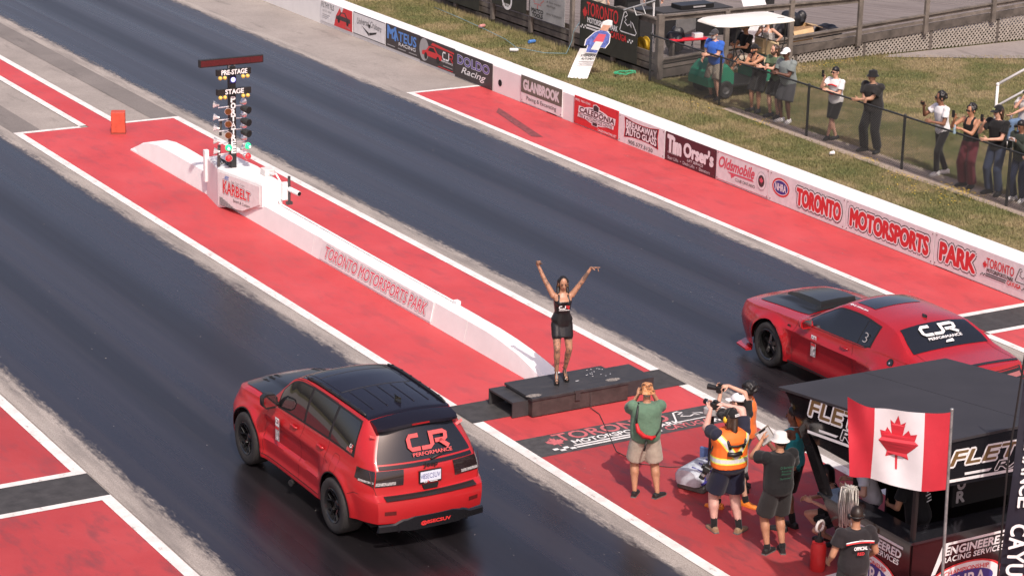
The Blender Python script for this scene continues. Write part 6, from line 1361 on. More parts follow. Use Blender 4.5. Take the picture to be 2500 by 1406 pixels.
def flag_patch(f0, nu, nv, name, m, lift=0.):
    mb = MB(); V = []
    for i in range(nu+1):
        for j in range(nv+1): a, b_ = f0(i/nu, j/nv); p = fpt(a, b_); V.append(p-fn_*lift)
    F = [(i*(nv+1)+j, i*(nv+1)+j+1, (i+1)*(nv+1)+j+1, (i+1)*(nv+1)+j) for i in range(nu) for j in range(nv)]; mb.add(V, F); return wbuild(mb, name, m, fl, smooth=True)
FR = pm('flag_red', (.46, .018, .034), .7, .06, 4, bump=.1); FWm = pm('flag_white', (.60, .58, .60), .7, .04, 4, bump=.1)
flag_patch(lambda a, b_: (a*.25, b_), 10, 14, 'flag_red_bar', FR); flag_patch(lambda a, b_: (.25+a*.5, b_), 20, 14, 'flag_white_field', FWm); flag_patch(lambda a, b_: (.75+a*.25, b_), 10, 14, 'flag_red_bar', FR)
mb = MB(); pts = [(x, y) for x, y in LEAF]; dense = []
for i in range(len(pts)):
    a, b_ = Vector(pts[i]), Vector(pts[(i+1) % len(pts)]); k = 3
    for j in range(k): dense.append(a+(b_-a)*j/k)
c0 = fpt(.5, .5); V = [fpt(.5-p.x*.25, .47+p.y*.46)-fn_*.006 for p in dense]
from mathutils.geometry import tessellate_polygon
tri = tessellate_polygon([[Vector((p.x, p.y, 0)) for p in dense]]); mb.add(V, [tuple(t) for t in tri]); mb.add([v+fn_*.012 for v in V], [tuple(t)[::-1] for t in tri]); wbuild(mb, 'maple_leaf', FR, fl)
# feather banner at the frame edge
bn = empty('feather_banner', (-2.08, -9.98, 0), 0, 'tall dark feather banner with white vertical lettering at the right edge', 'banner')
BD = Vector((.84, -.50, 0)); mb = MB(); V = []; N_ = 26
for i in range(N_+1):
    t = i/N_; z = .5+t*3.2; wv = .05*math.sin(t*9); x0 = Vector((-2.10+.10*t, -9.96-.02*t, z))
    for j in range(7): q_ = x0+BD*(j/6*.62)+Vector((.5, .86, 0))*(wv*.6+.04*math.sin(j*1.2+t*5)); V.append(q_)
mb.add(V, [(i*7+j, i*7+j+1, (i+1)*7+j+1, (i+1)*7+j) for i in range(N_) for j in range(6)]); mb.add([v+Vector((.003, .005, 0)) for v in V], [(i*7+j, (i+1)*7+j, (i+1)*7+j+1, i*7+j+1) for i in range(N_) for j in range(6)]); wbuild(mb, 'cloth', pm('banner_navy', (.014, .014, .026), .6, .2, 5), bn, smooth=True)
mb = MB(); mb.tube([(-2.11, -9.95, 0), (-2.11, -9.95, 2.5), (-2.0, -9.96, 3.9)], .012, 8); wbuild(mb, 'pole', SATB, bn)
def vtext(t, z0, z1, x, w):
    n_ = len(t); h = (z0-z1)/n_
    for i, ch_ in enumerate(t):
        mb = MB(); zc = z0-(i+1)*h; O = Vector((-2.10+.10*(zc-.5)/3.2+.5*.0, -9.96, zc))+BD*x-Vector((.5, .86, 0))*.09; text_on(mb, ch_, O+Vector((0, 0, h*.92)), Vector((0, 0, -1)), BD, h*.84, w, offset=.03); wbuild(mb, 'lettering', S_LET, bn)
vtext('PERFORMANCE', 3.7, 1.95, .10, .16); vtext('CAYUGA', 1.75, .7, .05, .2); vtext('ULTRA', 1.75, .7, .32, .2)
mb = MB(); rect_on(mb, .25, 0, .18, .12, Vector((-2.09, -9.98, .96))-Vector((.5, .86, 0))*.09, BD, (0, 0, 1)); wbuild(mb, 'patch', S_RED, bn)
# string mop on a handle
mp_ = empty('string_mop', (-2.64, -7.70, 0), 0, 'white string mop standing head up against the booth counter', 'mop')
mb = MB(); mb.tube([(-2.56, -7.72, .0), (-2.66, -7.66, 1.42)], .013, 8); wbuild(mb, 'handle', pm('wood_yellow', (.45, .30, .05), .6), mp_)
mb = MB()
for k in range(70):
    a = random.uniform(0, 6.283); rr = random.uniform(.03, .12); dz = random.uniform(.40, .56)
    p0 = Vector((-2.67, -7.66, 1.46+random.uniform(-.02, .02))); p1 = p0+Vector((math.cos(a)*rr, math.sin(a)*rr, random.uniform(-.02, .03))); p2 = p0+Vector((math.cos(a)*rr*1.15, math.sin(a)*rr*1.15, -.2)); p3 = p0+Vector((math.cos(a)*rr*.9+random.uniform(-.03, .03), math.sin(a)*rr*.9, -dz)); mb.tube([p0, p1, p2, p3], .007, 5)
o_ = wbuild(mb, 'mop_head', pm('mop_white', (.58, .55, .50), .9, .2, 20), mp_, smooth=True); o_['kind'] = 'stuff'
# red pump sprayer
sp = empty('pump_sprayer', (-2.52, -6.93, 0), R(20), 'red pump sprayer with a white loop handle standing beside the booth', 'sprayer')
mb = MB(); mb.lathe([(.0, 0), (.10, 0), (.105, .02), (.105, .34), (.09, .40), (.05, .42), (.0, .42)], n=24); mb.build('tank', pm('sprayer_red', (.50, .025, .025), .35, .1, 6), sp, smooth=True, auto=40)
mb = MB(); mb.lathe([(.06, .41), (.06, .46), (.03, .48), (.02, .55), (.0, .55)], n=16); mb.build('pump_cap', SATB, sp, smooth=True, auto=40)
mb = MB(); mb.tube([(math.cos(a)*.09, 0, .63+math.sin(a)*.075) for a in np.linspace(0, 6.283, 18)], .02, 8); mb.build('loop_handle', pm('handle_pale', (.55, .50, .48), .5), sp, smooth=True)
mb = MB(); mb.tube([(.08, .05, .40), (.15, .08, .3), (.16, .05, .1), (.14, -.05, .02)], .010, 6); mb.build('hose', SATB, sp)
# grey sensor box on a post, and the bag at its foot
gb = empty('sensor_post', (-1.98, -3.62, 0), 0, 'grey box on a thin black post between the photographers', 'equipment')
mb = MB().box(-.14, .14, -.14, .14, 0, .02); mb.bbox(-.025, .025, -.025, .025, .02, 1.05, .004); mb.build('post', SATB, gb)
mb = MB().bbox(-.12, .12, -.10, .10, 1.05, 1.17, .03); mb.xf(Matrix.Rotation(R(25), 4, 'Z')).build('box', pm('box_grey', (.36, .36, .36), .5, .1), gb, smooth=True, auto=40)
bg_ = empty('gear_bag', (-2.20, -3.66, 0), R(25), 'white and blue gear bag on a folded grey mat beside the post', 'bag')
mb = MB(); mb.rings([[(-.36, -.16*k, z), (-.30, -.22*k, z), (.28, -.22*k, z), (.34, -.12*k, z), (.34, .12*k, z), (.28, .22*k, z), (-.30, .22*k, z), (-.36, .16*k, z)] for k, z in ((.9, .10), (1, .14), (1, .22), (.8, .30), (.4, .33))]); mb.build('bag_body', pm('bag_white', (.52, .55, .60), .6, .2, 8), bg_, smooth=True, auto=50)
mb = MB()
for x in (-.2, 0, .2): mb.tube([(x, -.225, .12), (x, -.225, .22), (x, -.18, .305), (x, 0, .335)], .014, 6)
mb.tube([(-.3, -.232, .15), (.3, -.232, .15)], .02, 6); mb.build('piping', S_NAVY, bg_)
mb = MB().bbox(-.30, .30, -.26, .20, 0, .095, .03); mb.build('folded_mat', pm('mat_grey', (.12, .115, .10), .9, .25, 8), bg_, smooth=True, auto=40)
mb = MB(); mb.rings([[(x, -.18, z), (x, .18, z), (x+.05, .18, z), (x+.05, -.18, z)] for x, z in ((.36, .0), (.32, .45))]); mb.build('lid', pm('bag_blue', (.10, .16, .34), .6, .2, 8), bg_)
wp_ = MB(); wp_.prism([(0, 0), (.9, .12), (.95, .3), (.1, .25)], 0, .02, 'z'); wp_.xf(Matrix.Translation((-2.95, -7.45, .004))); tag(wp_.build('folded_banner', S_OFF), 'pale folded banner lying on the ground below the red sprayer', 'banner')
# ------------------------------------------------------------------ deck, fence, cart and spectators behind the wall
WOOD = pm('weathered_wood', (.135, .115, .098), .85, .35, 3, (1, 1, 1), bump=.3, bscale=24); WOOD2 = pm('dark_wood', (.085, .072, .062), .88, .4, 3, bump=.3); DECKM, n, l, b = node_mat('deck_boards'); tc = n.new('ShaderNodeTexCoord')
mpn = n.new('ShaderNodeMapping'); mpn.inputs['Rotation'].default_value = (0, 0, R(58)); l.new(tc.outputs['Object'], mpn.inputs[0])
l.new(ramp(n, l, noise(n, l, mpn.outputs[0], 1, 6, .65, (.6, 9, 1)), [(.3, (.125, .105, .098)), (.7, (.235, .205, .19))]), b.inputs['Base Color']); b.inputs['Roughness'].default_value = .85
LATT = pm('lattice_wood', (.30, .27, .235), .85, .25, 8)
dk = empty('wooden_deck', (17, 24, 0), 0, 'raised weathered wooden deck with railings, lattice skirt and board fence', 'deck')
YF, XL = 20.10, 12.95
# deck boards (diagonal), clipped to the deck rectangle
dv = Vector((1.16, -1.86)).normalized(); nv = Vector((-dv.y, dv.x)); mb = MB(); x0, x1, y0, y1 = 13.1, 30., 20.2, 40.
def clip(poly):
    for ax, v, sg in ((0, x0, 1), (0, x1, -1), (1, y0, 1), (1, y1, -1)):
        out = []
        for i in range(len(poly)):
            a, b_ = poly[i], poly[(i+1) % len(poly)]; da, db = (a[ax]-v)*sg, (b_[ax]-v)*sg
            if da >= 0: out.append(a)
            if (da >= 0) != (db >= 0): t = da/(da-db); out.append((a[0]+(b_[0]-a[0])*t, a[1]+(b_[1]-a[1])*t))
        poly = out
        if len(poly) < 3: return None
    return poly
c0 = Vector((13.1, 20.2))
for i in range(-2, 190):
    w0 = i*.145; q = [c0+nv*(w0)-dv*30, c0+nv*(w0)+dv*30, c0+nv*(w0+.135)+dv*30, c0+nv*(w0+.135)-dv*30]; q = clip([(p.x, p.y) for p in q])
    if q and len(q) >= 3:
        area = sum(q[k][0]*q[(k+1) % len(q)][1]-q[(k+1) % len(q)][0]*q[k][1] for k in range(len(q)))
        if area < 0: q = q[::-1]
        j = random.uniform(-.004, .004); mb.prism(q, .40+j, .43+j, 'z')
o_ = wbuild(mb, 'deck_boards', DECKM, dk); o_['kind'] = 'stuff'
mb = MB().box(13.0, 30, 20.25, 40, .30, .385); wbuild(mb, 'joists', WOOD2, dk)
def board(p0, p1, h, th, name='rail', m=WOOD, up=True):
    """plank between two points, height h (z), thickness th"""
    a, b_ = Vector(p0), Vector(p1); d = (b_-a); s = Vector((-d.y, d.x, 0)).normalized()*th/2; z = Vector((0, 0, h)); mb = MB()
    mb.rings([[tuple(a-s), tuple(a+s), tuple(a+s+z), tuple(a-s+z)], [tuple(b_-s), tuple(b_+s), tuple(b_+s+z), tuple(b_-s+z)]]); return wbuild(mb, name, m, dk)
zr = lambda x, z: z+.058*(x-17.3)
PX = [15.1, 17.2, 19.52, 21.85, 24.28, 26.7]
xs_ = [12.98]+PX+[29.]
for i in range(len(xs_)-1):
    a, b_ = xs_[i]+.06, xs_[i+1]-.06
    for z, h, th, m in ((.25, .21, .05, WOOD2), (.49, .08, .045, WOOD), (.62, .09, .045, WOOD)): board((a, YF+.02, zr(a, z)), (b_, YF+.02, zr(b_, z)), h, th, 'fascia_board' if z < .3 else 'rail', m)
    mb = MB(); mb.add([(a, YF-.06, zr(a, .71)), (b_, YF-.06, zr(b_, .71)), (b_, YF+.08, zr(b_, .71)), (a, YF+.08, zr(a, .71)), (a, YF-.06, zr(a, .75)), (b_, YF-.06, zr(b_, .75)), (b_, YF+.08, zr(b_, .75)), (a, YF+.08, zr(a, .75))], [(3, 2, 1, 0), (4, 5, 6, 7), (0, 1, 5, 4), (1, 2, 6, 5), (2, 3, 7, 6), (3, 0, 4, 7)]); wbuild(mb, 'cap_rail', WOOD, dk)
    if i < 3: board((a, YF, 1.50), (b_, YF, 1.50), .12, .04); mb = MB().box(a-.05, b_+.05, YF-.08, YF+.08, 1.62, 1.66); wbuild(mb, 'hand_rail', WOOD, dk)
for x in PX:
    mb = MB().bbox(x-.07, x+.07, YF-.10, YF-.01, zr(x, .20), 1.75 if x > 16 else 1.62, .008); wbuild(mb, 'post', WOOD, dk)
    mb = MB().box(x+.25, x+.34, YF+.03, YF+.10, -.02, zr(x, .25)); wbuild(mb, 'pile', WOOD2, dk)
mb = MB().bbox(XL-.02, XL+.16, YF-.10, YF+.06, -.02, 1.68, .01); wbuild(mb, 'corner_post', WOOD, dk)
# lattice skirt
mb = MB()
def strip(xa, za, xb, zb, y, w=.040):
    d = Vector((xb-xa, 0, zb-za)).normalized(); s = Vector((-d.z, 0, d.x))*w/2; P = [Vector((xa, y, za)), Vector((xb, y, zb))]
    mb.rings([[tuple(P[k]-s+Vector((0, -.004, 0))), tuple(P[k]+s+Vector((0, -.004, 0))), tuple(P[k]+s+Vector((0, .004, 0))), tuple(P[k]-s+Vector((0, .004, 0)))] for k in (0, 1)])
x = 13.2
while x < 28.5:
    zt = zr(x, .26); zt2 = zr(x+zt, .26); strip(x, 0, x+zt2, zt2, YF+.04); strip(x+zt, 0, x, zt, YF+.052); x += .125
o_ = wbuild(mb, 'lattice', LATT, dk); o_['kind'] = 'stuff'
# board fence on the track side
YP = [YF, 22.05, 24.15, 26.30, 28.43, 30.6, 32.7, 34.9, 37.]
for i in range(1, len(YP)):
    mb = MB().bbox(XL-.10, XL-.01, YP[i]-.07, YP[i]+.07, .10, 1.55, .008); wbuild(mb, 'post', WOOD, dk)
for i in range(len(YP)-1):
    a, b_ = YP[i]+.03, YP[i+1]-.03
    rows = [(-.02, .16), (.19, .15), (.37, .13), (.53, .13), (1.40, .12)]
    for z, h in rows:
        if i == 1 and z > .5: continue
        board((XL+.02, a, z), (XL+.02, b_, z), h, .04, 'fence_board', WOOD if z > .1 else WOOD2)
    if i != 1: mb = MB().box(XL-.05, XL+.10, a, b_, 1.53, 1.57); wbuild(mb, 'hand_rail', WOOD, dk)
def tarp(y0_, y1_, z0, z1, m, label):
    rt = empty('fence_banner', (XL-.13, (y0_+y1_)/2, z0), 0, label, 'banner', 'banners on the deck fence'); mb = MB().box(XL-.135, XL-.12, y1_, y0_, z0, z1); wbuild(mb, 'sheet', m, rt); return Lt(rt, (XL-.136, y0_, z0))
TARB = pm('tarp_black', (.030, .031, .027), .5, .25, 2)
L = tarp(23.62, 20.82, .24, 1.56, TARB, 'big black banner with a red and white race circuit logo near the deck corner'); sports_logo(L, .05, .42, 2.75, S_RED, S_LET, S_RED)
L = tarp(26.25, 24.42, .58, 1.40, pm('tarp_grey', (.30, .30, .30), .5, .2, 2), 'grey banner with a red leaf outline and dark block letters on the deck fence'); L.text('MATCO', .10, .16, .62, .10, S_BLACK, .05); L.text('TOOLS', .14, .03, .56, .10, S_BLACK, .05); L.strokes([[(.42+p[0]*.40, .46+p[1]*.34) for p in LEAF]], .015, S_RED, 'leaf_outline', True); L.text('& Sons Snyder', .9, .52, .75, .06, S_DARK, .0); L.text('905-577-8183', .9, .42, .45, .05, S_DARK, .0); L.text('SERVICE TRUCK RESULTS', .9, .2, .8, .05, S_DARK, .0)
L = tarp(28.35, 26.45, .60, 1.40, TARB, 'black banner with a round white emblem on the deck fence'); L.poly(ell_pts(.85, .20, .28, .26), S_LET); L.poly(ell_pts(.85, .22, .21, .20), TARB); L.text('KEY STONE', .62, .02, .46, .09, S_LET, .03)
L = tarp(31.2, 29.1, .22, 1.40, TARB, 'plain black banner at the far left end of the deck fence')
# ---- things on the deck
def thing_box(nm, lab, cat, c, sz, m, rz=0, ch=.02):
    rt = empty(nm, c, rz, lab, cat); mb = MB().bbox(-sz[0]/2, sz[0]/2, -sz[1]/2, sz[1]/2, 0, sz[2], ch); mb.build('case', m, rt); return rt
zd = .432
t_ = empty('draped_table', (15.9, 22.9, zd), R(0), 'long table under a black cloth with sound gear on the deck', 'table')
mb = MB(); mb.rings([[(-1.15-k, -.42-k, z), (1.15+k, -.42-k, z), (1.15+k, .42+k, z), (-1.15-k, .42+k, z)] for k, z in ((.06, .0), (.02, .5), (0, .72), (-.02, .735))]); mb.build('tablecloth', BLK, t_)
mb = MB().bbox(-.5, .6, -.3, .2, .737, .86, .02); mb.build('mixer', SATB, t_); mb = MB().box(-.1, .3, -.31, -.30, .78, .82); mb.build('mixer_panel', S_GREY, t_)
for i, (x, y) in enumerate(((14.0, 22.4), (14.5, 23.9), (18.1, 22.6))):
    s_ = thing_box('loudspeaker', ['black loudspeaker cabinet on the deck behind the corner post', 'black loudspeaker cabinet behind the draped table end', 'tall black loudspeaker cabinet right of the draped table'][i], 'speaker', (x, y, zd), (.55, .5, .95), SATB, R(10*i)); mb = MB().box(-.23, .23, -.262, -.255, .08, .85); mb.build('grille', pm('grille_dark', (.02, .02, .02), .8, .5, 90), s_)
fc_ = empty('folding_chair', (14.35, 20.95, zd), R(160), 'grey fabric folding chair on the deck behind the rail', 'chair')
mb = MB().bbox(-.24, .24, -.22, .22, .40, .44, .01); mb.build('seat', cloth('chair_grey', (.13, .13, .13)), fc_); mb = MB().bbox(-.25, .25, .21, .24, .50, .98, .01); mb.build('backrest', cloth('chair_grey', 0), fc_)
for sx in (-1, 1):
    mb = MB(); mb.tube([(sx*.26, -.22, 0), (sx*.26, .22, .42), (sx*.26, .24, 1.0)], .012, 8); mb.build('leg', GALV, fc_); mb = MB(); mb.tube([(sx*.26, .24, 0), (sx*.26, -.2, .42)], .012, 8); mb.build('leg', GALV, fc_)
wp = empty('pole_speaker', (13.05, 20.45, zd), 0, 'slim white pole with an angled bracket at the deck corner', 'pole'); mb = MB(); mb.tube([(0, 0, 0), (0, 0, 2.4)], .025, 8); mb.build('pole', pm('pole_white', (.6, .6, .6), .5), wp); mb = MB(); mb.tube([(0, -.05, 1.55), (-.6, .5, 1.25)], .025, 6); mb.tube([(-.25, .2, 1.45), (-.22, .05, 1.2), (-.4, .2, 1.15), (-.42, .32, 1.35)], .02, 6); mb.build('bracket', GALV, wp)
rl = empty('cable_reel', (13.28, 21.2, zd), 0, 'yellow and black cable reel behind the fence by the corner post', 'reel'); mb = MB(); mb.lathe([(.12, -.08), (.22, -.08), (.22, -.06), (.14, -.05), (.14, .05), (.22, .06), (.22, .08), (.12, .08)], (0, 0, .23), 'x', 24); mb.build('drum', pm('reel_yellow', (.55, .36, .03), .5, .2), rl, smooth=True, auto=40)
rp = empty('red_tray', (14.2, 20.5, zd), R(-6), 'red plastic tray with a black bag and white box on it behind the rail', 'tray'); mb = MB().bbox(-.55, .55, -.14, .14, .40, .46, .03); mb.build('tray', pm('tray_red', (.55, .02, .035), .4), rp, smooth=True, auto=40); mb = MB().box(-.5, -.44, -.1, .1, 0, .41); mb.box(.44, .5, -.1, .1, 0, .41); mb.build('trestle', WOOD2, rp); mb = MB().bbox(.15, .4, -.1, .1, .462, .58, .01); mb.build('small_box', S_OFF, rp)
bgm = pm('bag_black', (.014, .014, .016), .45, .3, 6, bump=.5, bscale=9)
def softbag(lab, c, sx, sy, sz, seed, nm='bag'):
    rr = random.Random(seed); rt = empty(nm, c, rr.uniform(0, 3), lab, 'bag'); mb = MB()
    for k in range(9): mb.ell((rr.uniform(-sx, sx)*.55, rr.uniform(-sy, sy)*.55, sz*rr.uniform(.35, .75)), sx*rr.uniform(.4, .6), sy*rr.uniform(.4, .65), sz*rr.uniform(.3, .5), 10, 7)
    mb.box(-sx*.6, sx*.6, -sy*.6, sy*.6, 0, sz*.4); me = remesh(mb, .03, 2, 'bag'); me.materials.append(bgm); mesh_obj('bag_body', me, rt); return rt
softbag('black equipment bag slumped on the tray side behind the corner', (14.0, 20.75, zd+.1), .35, .25, .55, 3)
softbag('black backpack on the deck beside the woman in the pale top', (15.9, 20.75, zd), .26, .22, .75, 4)
softbag('black jacket heaped on top of the cardboard box', (18.05, 21.05, zd+.40), .35, .28, .35, 5)
softbag('black sack lying right of the cardboard box on the deck', (19.15, 20.85, zd), .42, .3, .36, 6)
softbag('dark bag leaning against the post left of the cardboard box', (17.4, 20.7, zd), .28, .25, .6, 8)
cbx = empty('cardboard_box', (18.15, 20.95, zd), R(-12), 'open brown cardboard box on the deck with a flap hanging out', 'box'); CB = pm('cardboard', (.42, .26, .12), .8, .12, 5); CB2 = pm('cardboard_flap', (.52, .36, .19), .8, .1, 5)
mb = MB(); mb.box(-.33, -.32, -.25, .25, 0, .42); mb.box(.32, .33, -.25, .25, 0, .42); mb.box(-.33, .33, -.25, -.24, 0, .42); mb.box(-.33, .33, .24, .25, 0, .42); mb.box(-.32, .32, -.24, .24, 0, .02); mb.build('walls', CB, cbx)
mb = MB(); mb.add([(-.30, -.255, .42), (.30, -.255, .42), (.30, -.42, .18), (-.30, -.42, .18)], [(3, 2, 1, 0)]); mb.add([(-.30, -.25, .425), (.30, -.25, .425), (.30, -.415, .185), (-.30, -.415, .185)], [(0, 1, 2, 3)]); mb.build('flap', CB2, cbx); mb = MB(); mb.add([(.33, -.24, .42), (.33, .24, .42), (.62, .24, .36), (.62, -.24, .36)], [(0, 1, 2, 3)]); mb.build('flap', CB2, cbx)
wb = empty('display_board', (16.75, 20.85, zd), R(8), 'tall white curved display board leaning inside the deck rail', 'board'); mb = MB(); rs = [[(-.42+.04*t, .5*t*t-.02, 1.45*t), (.42+.10*(1-t), .5*t*t-.02, 1.45*t), (.42+.10*(1-t), .5*t*t, 1.45*t), (-.42+.04*t, .5*t*t, 1.45*t)] for t in np.linspace(0, 1, 9)]; mb.rings(rs); mb.build('sheet', S_WHITE, wb, smooth=True, auto=40)
mb = MB(); mb.add([(-.38, .155, .86), (.46, .155, .86), (.45, .20, .98), (-.38, .20, .98)], [(0, 1, 2, 3)]); mb.build('grey_stripe', S_GREY, wb)
# ---- chain-link fence
fe = empty('chain_link_fence', (12.7, 12, 0), 0, 'low black chain-link fence with a pipe top rail along the lawn', 'fence')
FST = pm('fence_black_steel', (.05, .052, .052), .45, .3, 12, metal=.4); WIRE = pm('fence_wire', (.07, .07, .068), .5, metal=.2); XF = 12.70; ZF = 1.19
YPo = [20.0, 16.9, 13.35, 9.86, 6.4, 2.9, -.6, -4.1]
for y in YPo:
    mb = MB(); mb.tube([(XF, y, -.02), (XF, y, ZF+.03)], .032, 10); mb.ell((XF, y, ZF+.035), .036, .036, .02, 10, 6); wbuild(mb, 'post', FST, fe, smooth=True, auto=40)
for a, b_ in zip(YPo[:-1], YPo[1:]): mb = MB(); mb.tube([(XF, a-.03, ZF), (XF, b_+.03, ZF)], .022, 10); wbuild(mb, 'top_rail', FST, fe, smooth=True, auto=40)
mb = MB(); d_ = .058; zt, zb = ZF-.02, .03; H_ = zt-zb; y = YPo[-1]; wr = .0034
def wire(ya, za, yb, zb_, x):
    d = Vector((0, yb-ya, zb_-za)).normalized(); s = Vector((0, -d.z, d.y))*wr; n3 = Vector((wr, 0, 0)); a, b2 = Vector((x, ya, za)), Vector((x, yb, zb_))
    mb.add([a+s, a-s*.5+n3, a-s*.5-n3, b2+s, b2-s*.5+n3, b2-s*.5-n3], [(0, 1, 4, 3), (1, 2, 5, 4), (2, 0, 3, 5)])
while y < YPo[0]-.02:
    if y+H_ <= YPo[0]: wire(y, zb, y+H_, zt, XF-.026); wire(y+H_, zb, y, zt, XF-.030)
    else: e = YPo[0]-y; wire(y, zb, YPo[0], zb+e, XF-.026)
    y += d_
o_ = wbuild(mb, 'wire_mesh', WIRE, fe); o_['kind'] = 'stuff'
mb = MB(); mb.tube([(XF-.028, YPo[-1], .03), (XF-.028, YPo[0], .03)], .004, 5); wbuild(mb, 'tension_wire', WIRE, fe)
# short return from the corner to the deck
mb = MB()
for k in range(14): wire2 = None
# ---- golf cart
gc = empty('golf_cart', (14.05, 17.95, 0), R(90), 'green golf cart with a white roof parked behind the chain-link fence', 'golf cart')
GC = pm('cart_green', (.020, .19, .11), .45, .12, 3); GR = pm('cart_roof_white', (.74, .72, .66), .5, .05, 3); BEI = pm('cart_seat_beige', (.46, .36, .22), .6, .1, 6)
# local: +y forward (rotated to world -x), +x right
mb = MB(); mb.rings([[(-w, y, .30), (-w, y, z), (-w+.08, y, z+.05), (w-.08, y, z+.05), (w, y, z), (w, y, .30)] for y, z, w in ((.55, .62, .52), (.75, .80, .55), (.95, .78, .56), (1.15, .62, .52), (1.27, .45, .44))]); mb.build('front_cowl', GC, gc, smooth=True, auto=30)
mb = MB(); mb.rings([[(-w, y, .34), (-w, y, z), (-w+.05, y, z+.03), (w-.05, y, z+.03), (w, y, z), (w, y, .34)] for y, z, w in ((-1.2, .62, .52), (-1.0, .74, .56), (-.55, .74, .56), (-.40, .60, .56), (-.38, .36, .54))]); mb.build('rear_body', GC, gc, smooth=True, auto=30)
mb = MB().bbox(-.56, .56, -.5, .7, .28, .34, .02); mb.build('floor', TRIM, gc)
for y, nm in ((-.55, 0),):
    mb = MB().bbox(-.52, .52, -.72, -.20, .72, .84, .04); mb.build('seat', BEI, gc, smooth=True, auto=40)
    for s in (-1, 1): mb = MB().bbox(s*.26-.235, s*.26+.235, -.86, -.74, .86, 1.28, .06); mb.build('seat_back', BEI, gc, smooth=True, auto=40)
mb = MB().bbox(-.55, .55, -.40, -.34, .34, .72, .01); mb.build('seat_base', GC, gc)
for sx in (-1, 1):
    for y in (-.85, .82):
        mb = MB(); mb.lathe([(.11, -.09), (.2, -.10), (.225, -.07), (.225, .07), (.2, .10), (.11, .09)], (sx*.50, y, .225), 'x', 24); w_ = mb.build('tyre', TYRE, gc, smooth=True, auto=40); mb = MB(); mb.lathe([(.115, sx*.085), (.08, sx*.06), (.0, sx*.07)], (sx*.50, y, .225), 'x', 20); mb.build('wheel_disc', pm('cart_rim', (.07, .07, .07), .5), w_)
    mb = MB(); mb.tube([(sx*.50, .62, .78), (sx*.50, .50, 1.80)], .016, 8); mb.build('roof_strut', SATB, gc); mb = MB(); mb.tube([(sx*.50, -.80, .80), (sx*.48, -1.0, 1.3), (sx*.50, -.98, 1.80)], .016, 8); mb.build('roof_strut', SATB, gc)
out = [(-.40, 1.10), (-.62, .80), (-.66, .3), (-.66, -.9), (-.60, -1.20), (-.45, -1.28), (.45, -1.28), (.60, -1.20), (.66, -.9), (.66, .3), (.62, .80), (.40, 1.10)]
mb = MB(); mb.rings([[(x*.97, y*.98, 1.79) for x, y in out][::-1], [(x, y, 1.81) for x, y in out][::-1], [(x*.985, y*.985, 1.845) for x, y in out][::-1], [(x*.80, y*.86, 1.885) for x, y in out][::-1]]); mb.build('roof', GR, gc, smooth=True, auto=40)
mb = MB(); mb.bbox(.36, .42, -1.02, -.80, 1.874, 1.886, .004); mb.xf(Matrix.Scale(-1, 4, (1, 0, 0))); mb.build('roof_handle', TRIM, gc)
mb = MB(); mb.tube([(-.28+.17*math.cos(a), .22+.06*math.sin(a), 1.02+.16*math.sin(a)) for a in np.linspace(0, 6.283, 20)], .014, 8); mb.tube([(-.28, .22, 1.02), (-.28, .55, .7)], .02, 8); mb.build('steering_wheel', TRIM, gc)
# ---- white pipe handrail and bench
hr = empty('pipe_handrail', (16.65, 11.28, 0), 0, 'white pipe handrail rising to the right edge above the lawn', 'handrail'); PW = pm('pipe_white', (.74, .73, .72), .4)
dR = Vector((.84, -.50, .60)); a0 = Vector((16.65, 11.28, 0))
mb = MB(); mb.tube([a0, a0+Vector((0, 0, 1.27))], .034, 10); wbuild(mb, 'post', PW, hr, smooth=True); mb = MB(); mb.tube([a0+Vector((0, 0, 1.27)), a0+Vector((0, 0, 1.27))+dR*2.2], .034, 10); mb.ell(a0+Vector((0, 0, 1.27)), .045, .045, .045); wbuild(mb, 'upper_pipe', PW, hr, smooth=True); mb = MB(); mb.tube([a0+Vector((0, 0, .74)), a0+Vector((0, 0, .74))+dR*2.2], .03, 10); wbuild(mb, 'lower_pipe', PW, hr, smooth=True)
be = empty('bleacher_bench', (17.05, 10.60, 0), R(-15), 'dark low bench seat below the white handrail', 'bench'); mb = MB().bbox(-.6, .9, -.2, .25, .40, .46, .02); mb.build('seat', SATB, be); mb = MB().box(-.5, -.44, -.15, .2, 0, .4); mb.build('leg', SATB, be); mb = MB().box(.74, .8, -.15, .2, 0, .4); mb.build('leg', SATB, be)
# ---- spectators along the fence
fwd = (-1, -.25)
def phone(root, off, label, wide=False, col=SATB, yaw=0.):
    o = lw(root, off); rt = empty('phone', o, root.rotation_euler.z+yaw, label, 'phone'); a, b_ = (.078, .038) if wide else (.038, .078)
    mb = MB().bbox(-a, a, -.005, .005, 0, 2*b_, .004); mb.build('phone_body', col, rt); mb = MB().box(-a*.9, a*.9, -.0062, -.0052, .006, 2*b_-.006); mb.build('screen', GLASS, rt); return rt
SP = 'spectators along the fence'
def spec(label, x, y, H, **k): return person(label, (x, y, 0), k.pop('face', fwd), H, group=SP, vox=k.pop('vox', .019), **k)
UP = ((.3, -.3, -1), (-.3, -.3, -1))
def rest(z=1.235, y=.33, x=.10): return ((x, y, z), (-x, y, z))
BLUE = cloth('royal_blue', (.035, .12, .48), .12); CAMO = pm('camo_short', (.34, .29, .23), .9, 0, 34, col2=(.12, .11, .09)); CAPG = cloth('cap_grey', (.05, .05, .055))
spec('grey bearded man in a blue shirt, grey cap and camouflage shorts at the fence', 13.02, 17.55, 1.78, sk='light', build=1.18, hands=((.14, .36, 1.02), (-.05, .40, 1.16)), poles=UP, lean=(.16, 0), top=(BLUE, 'polo', .025, -.06), bottom=(CAMO, .98, .03), shoes=(SHB, SOLB), hair=('fade', 'grey'), beard='grey', glasses=True, hat=('cap', CAPG), belly=.05)
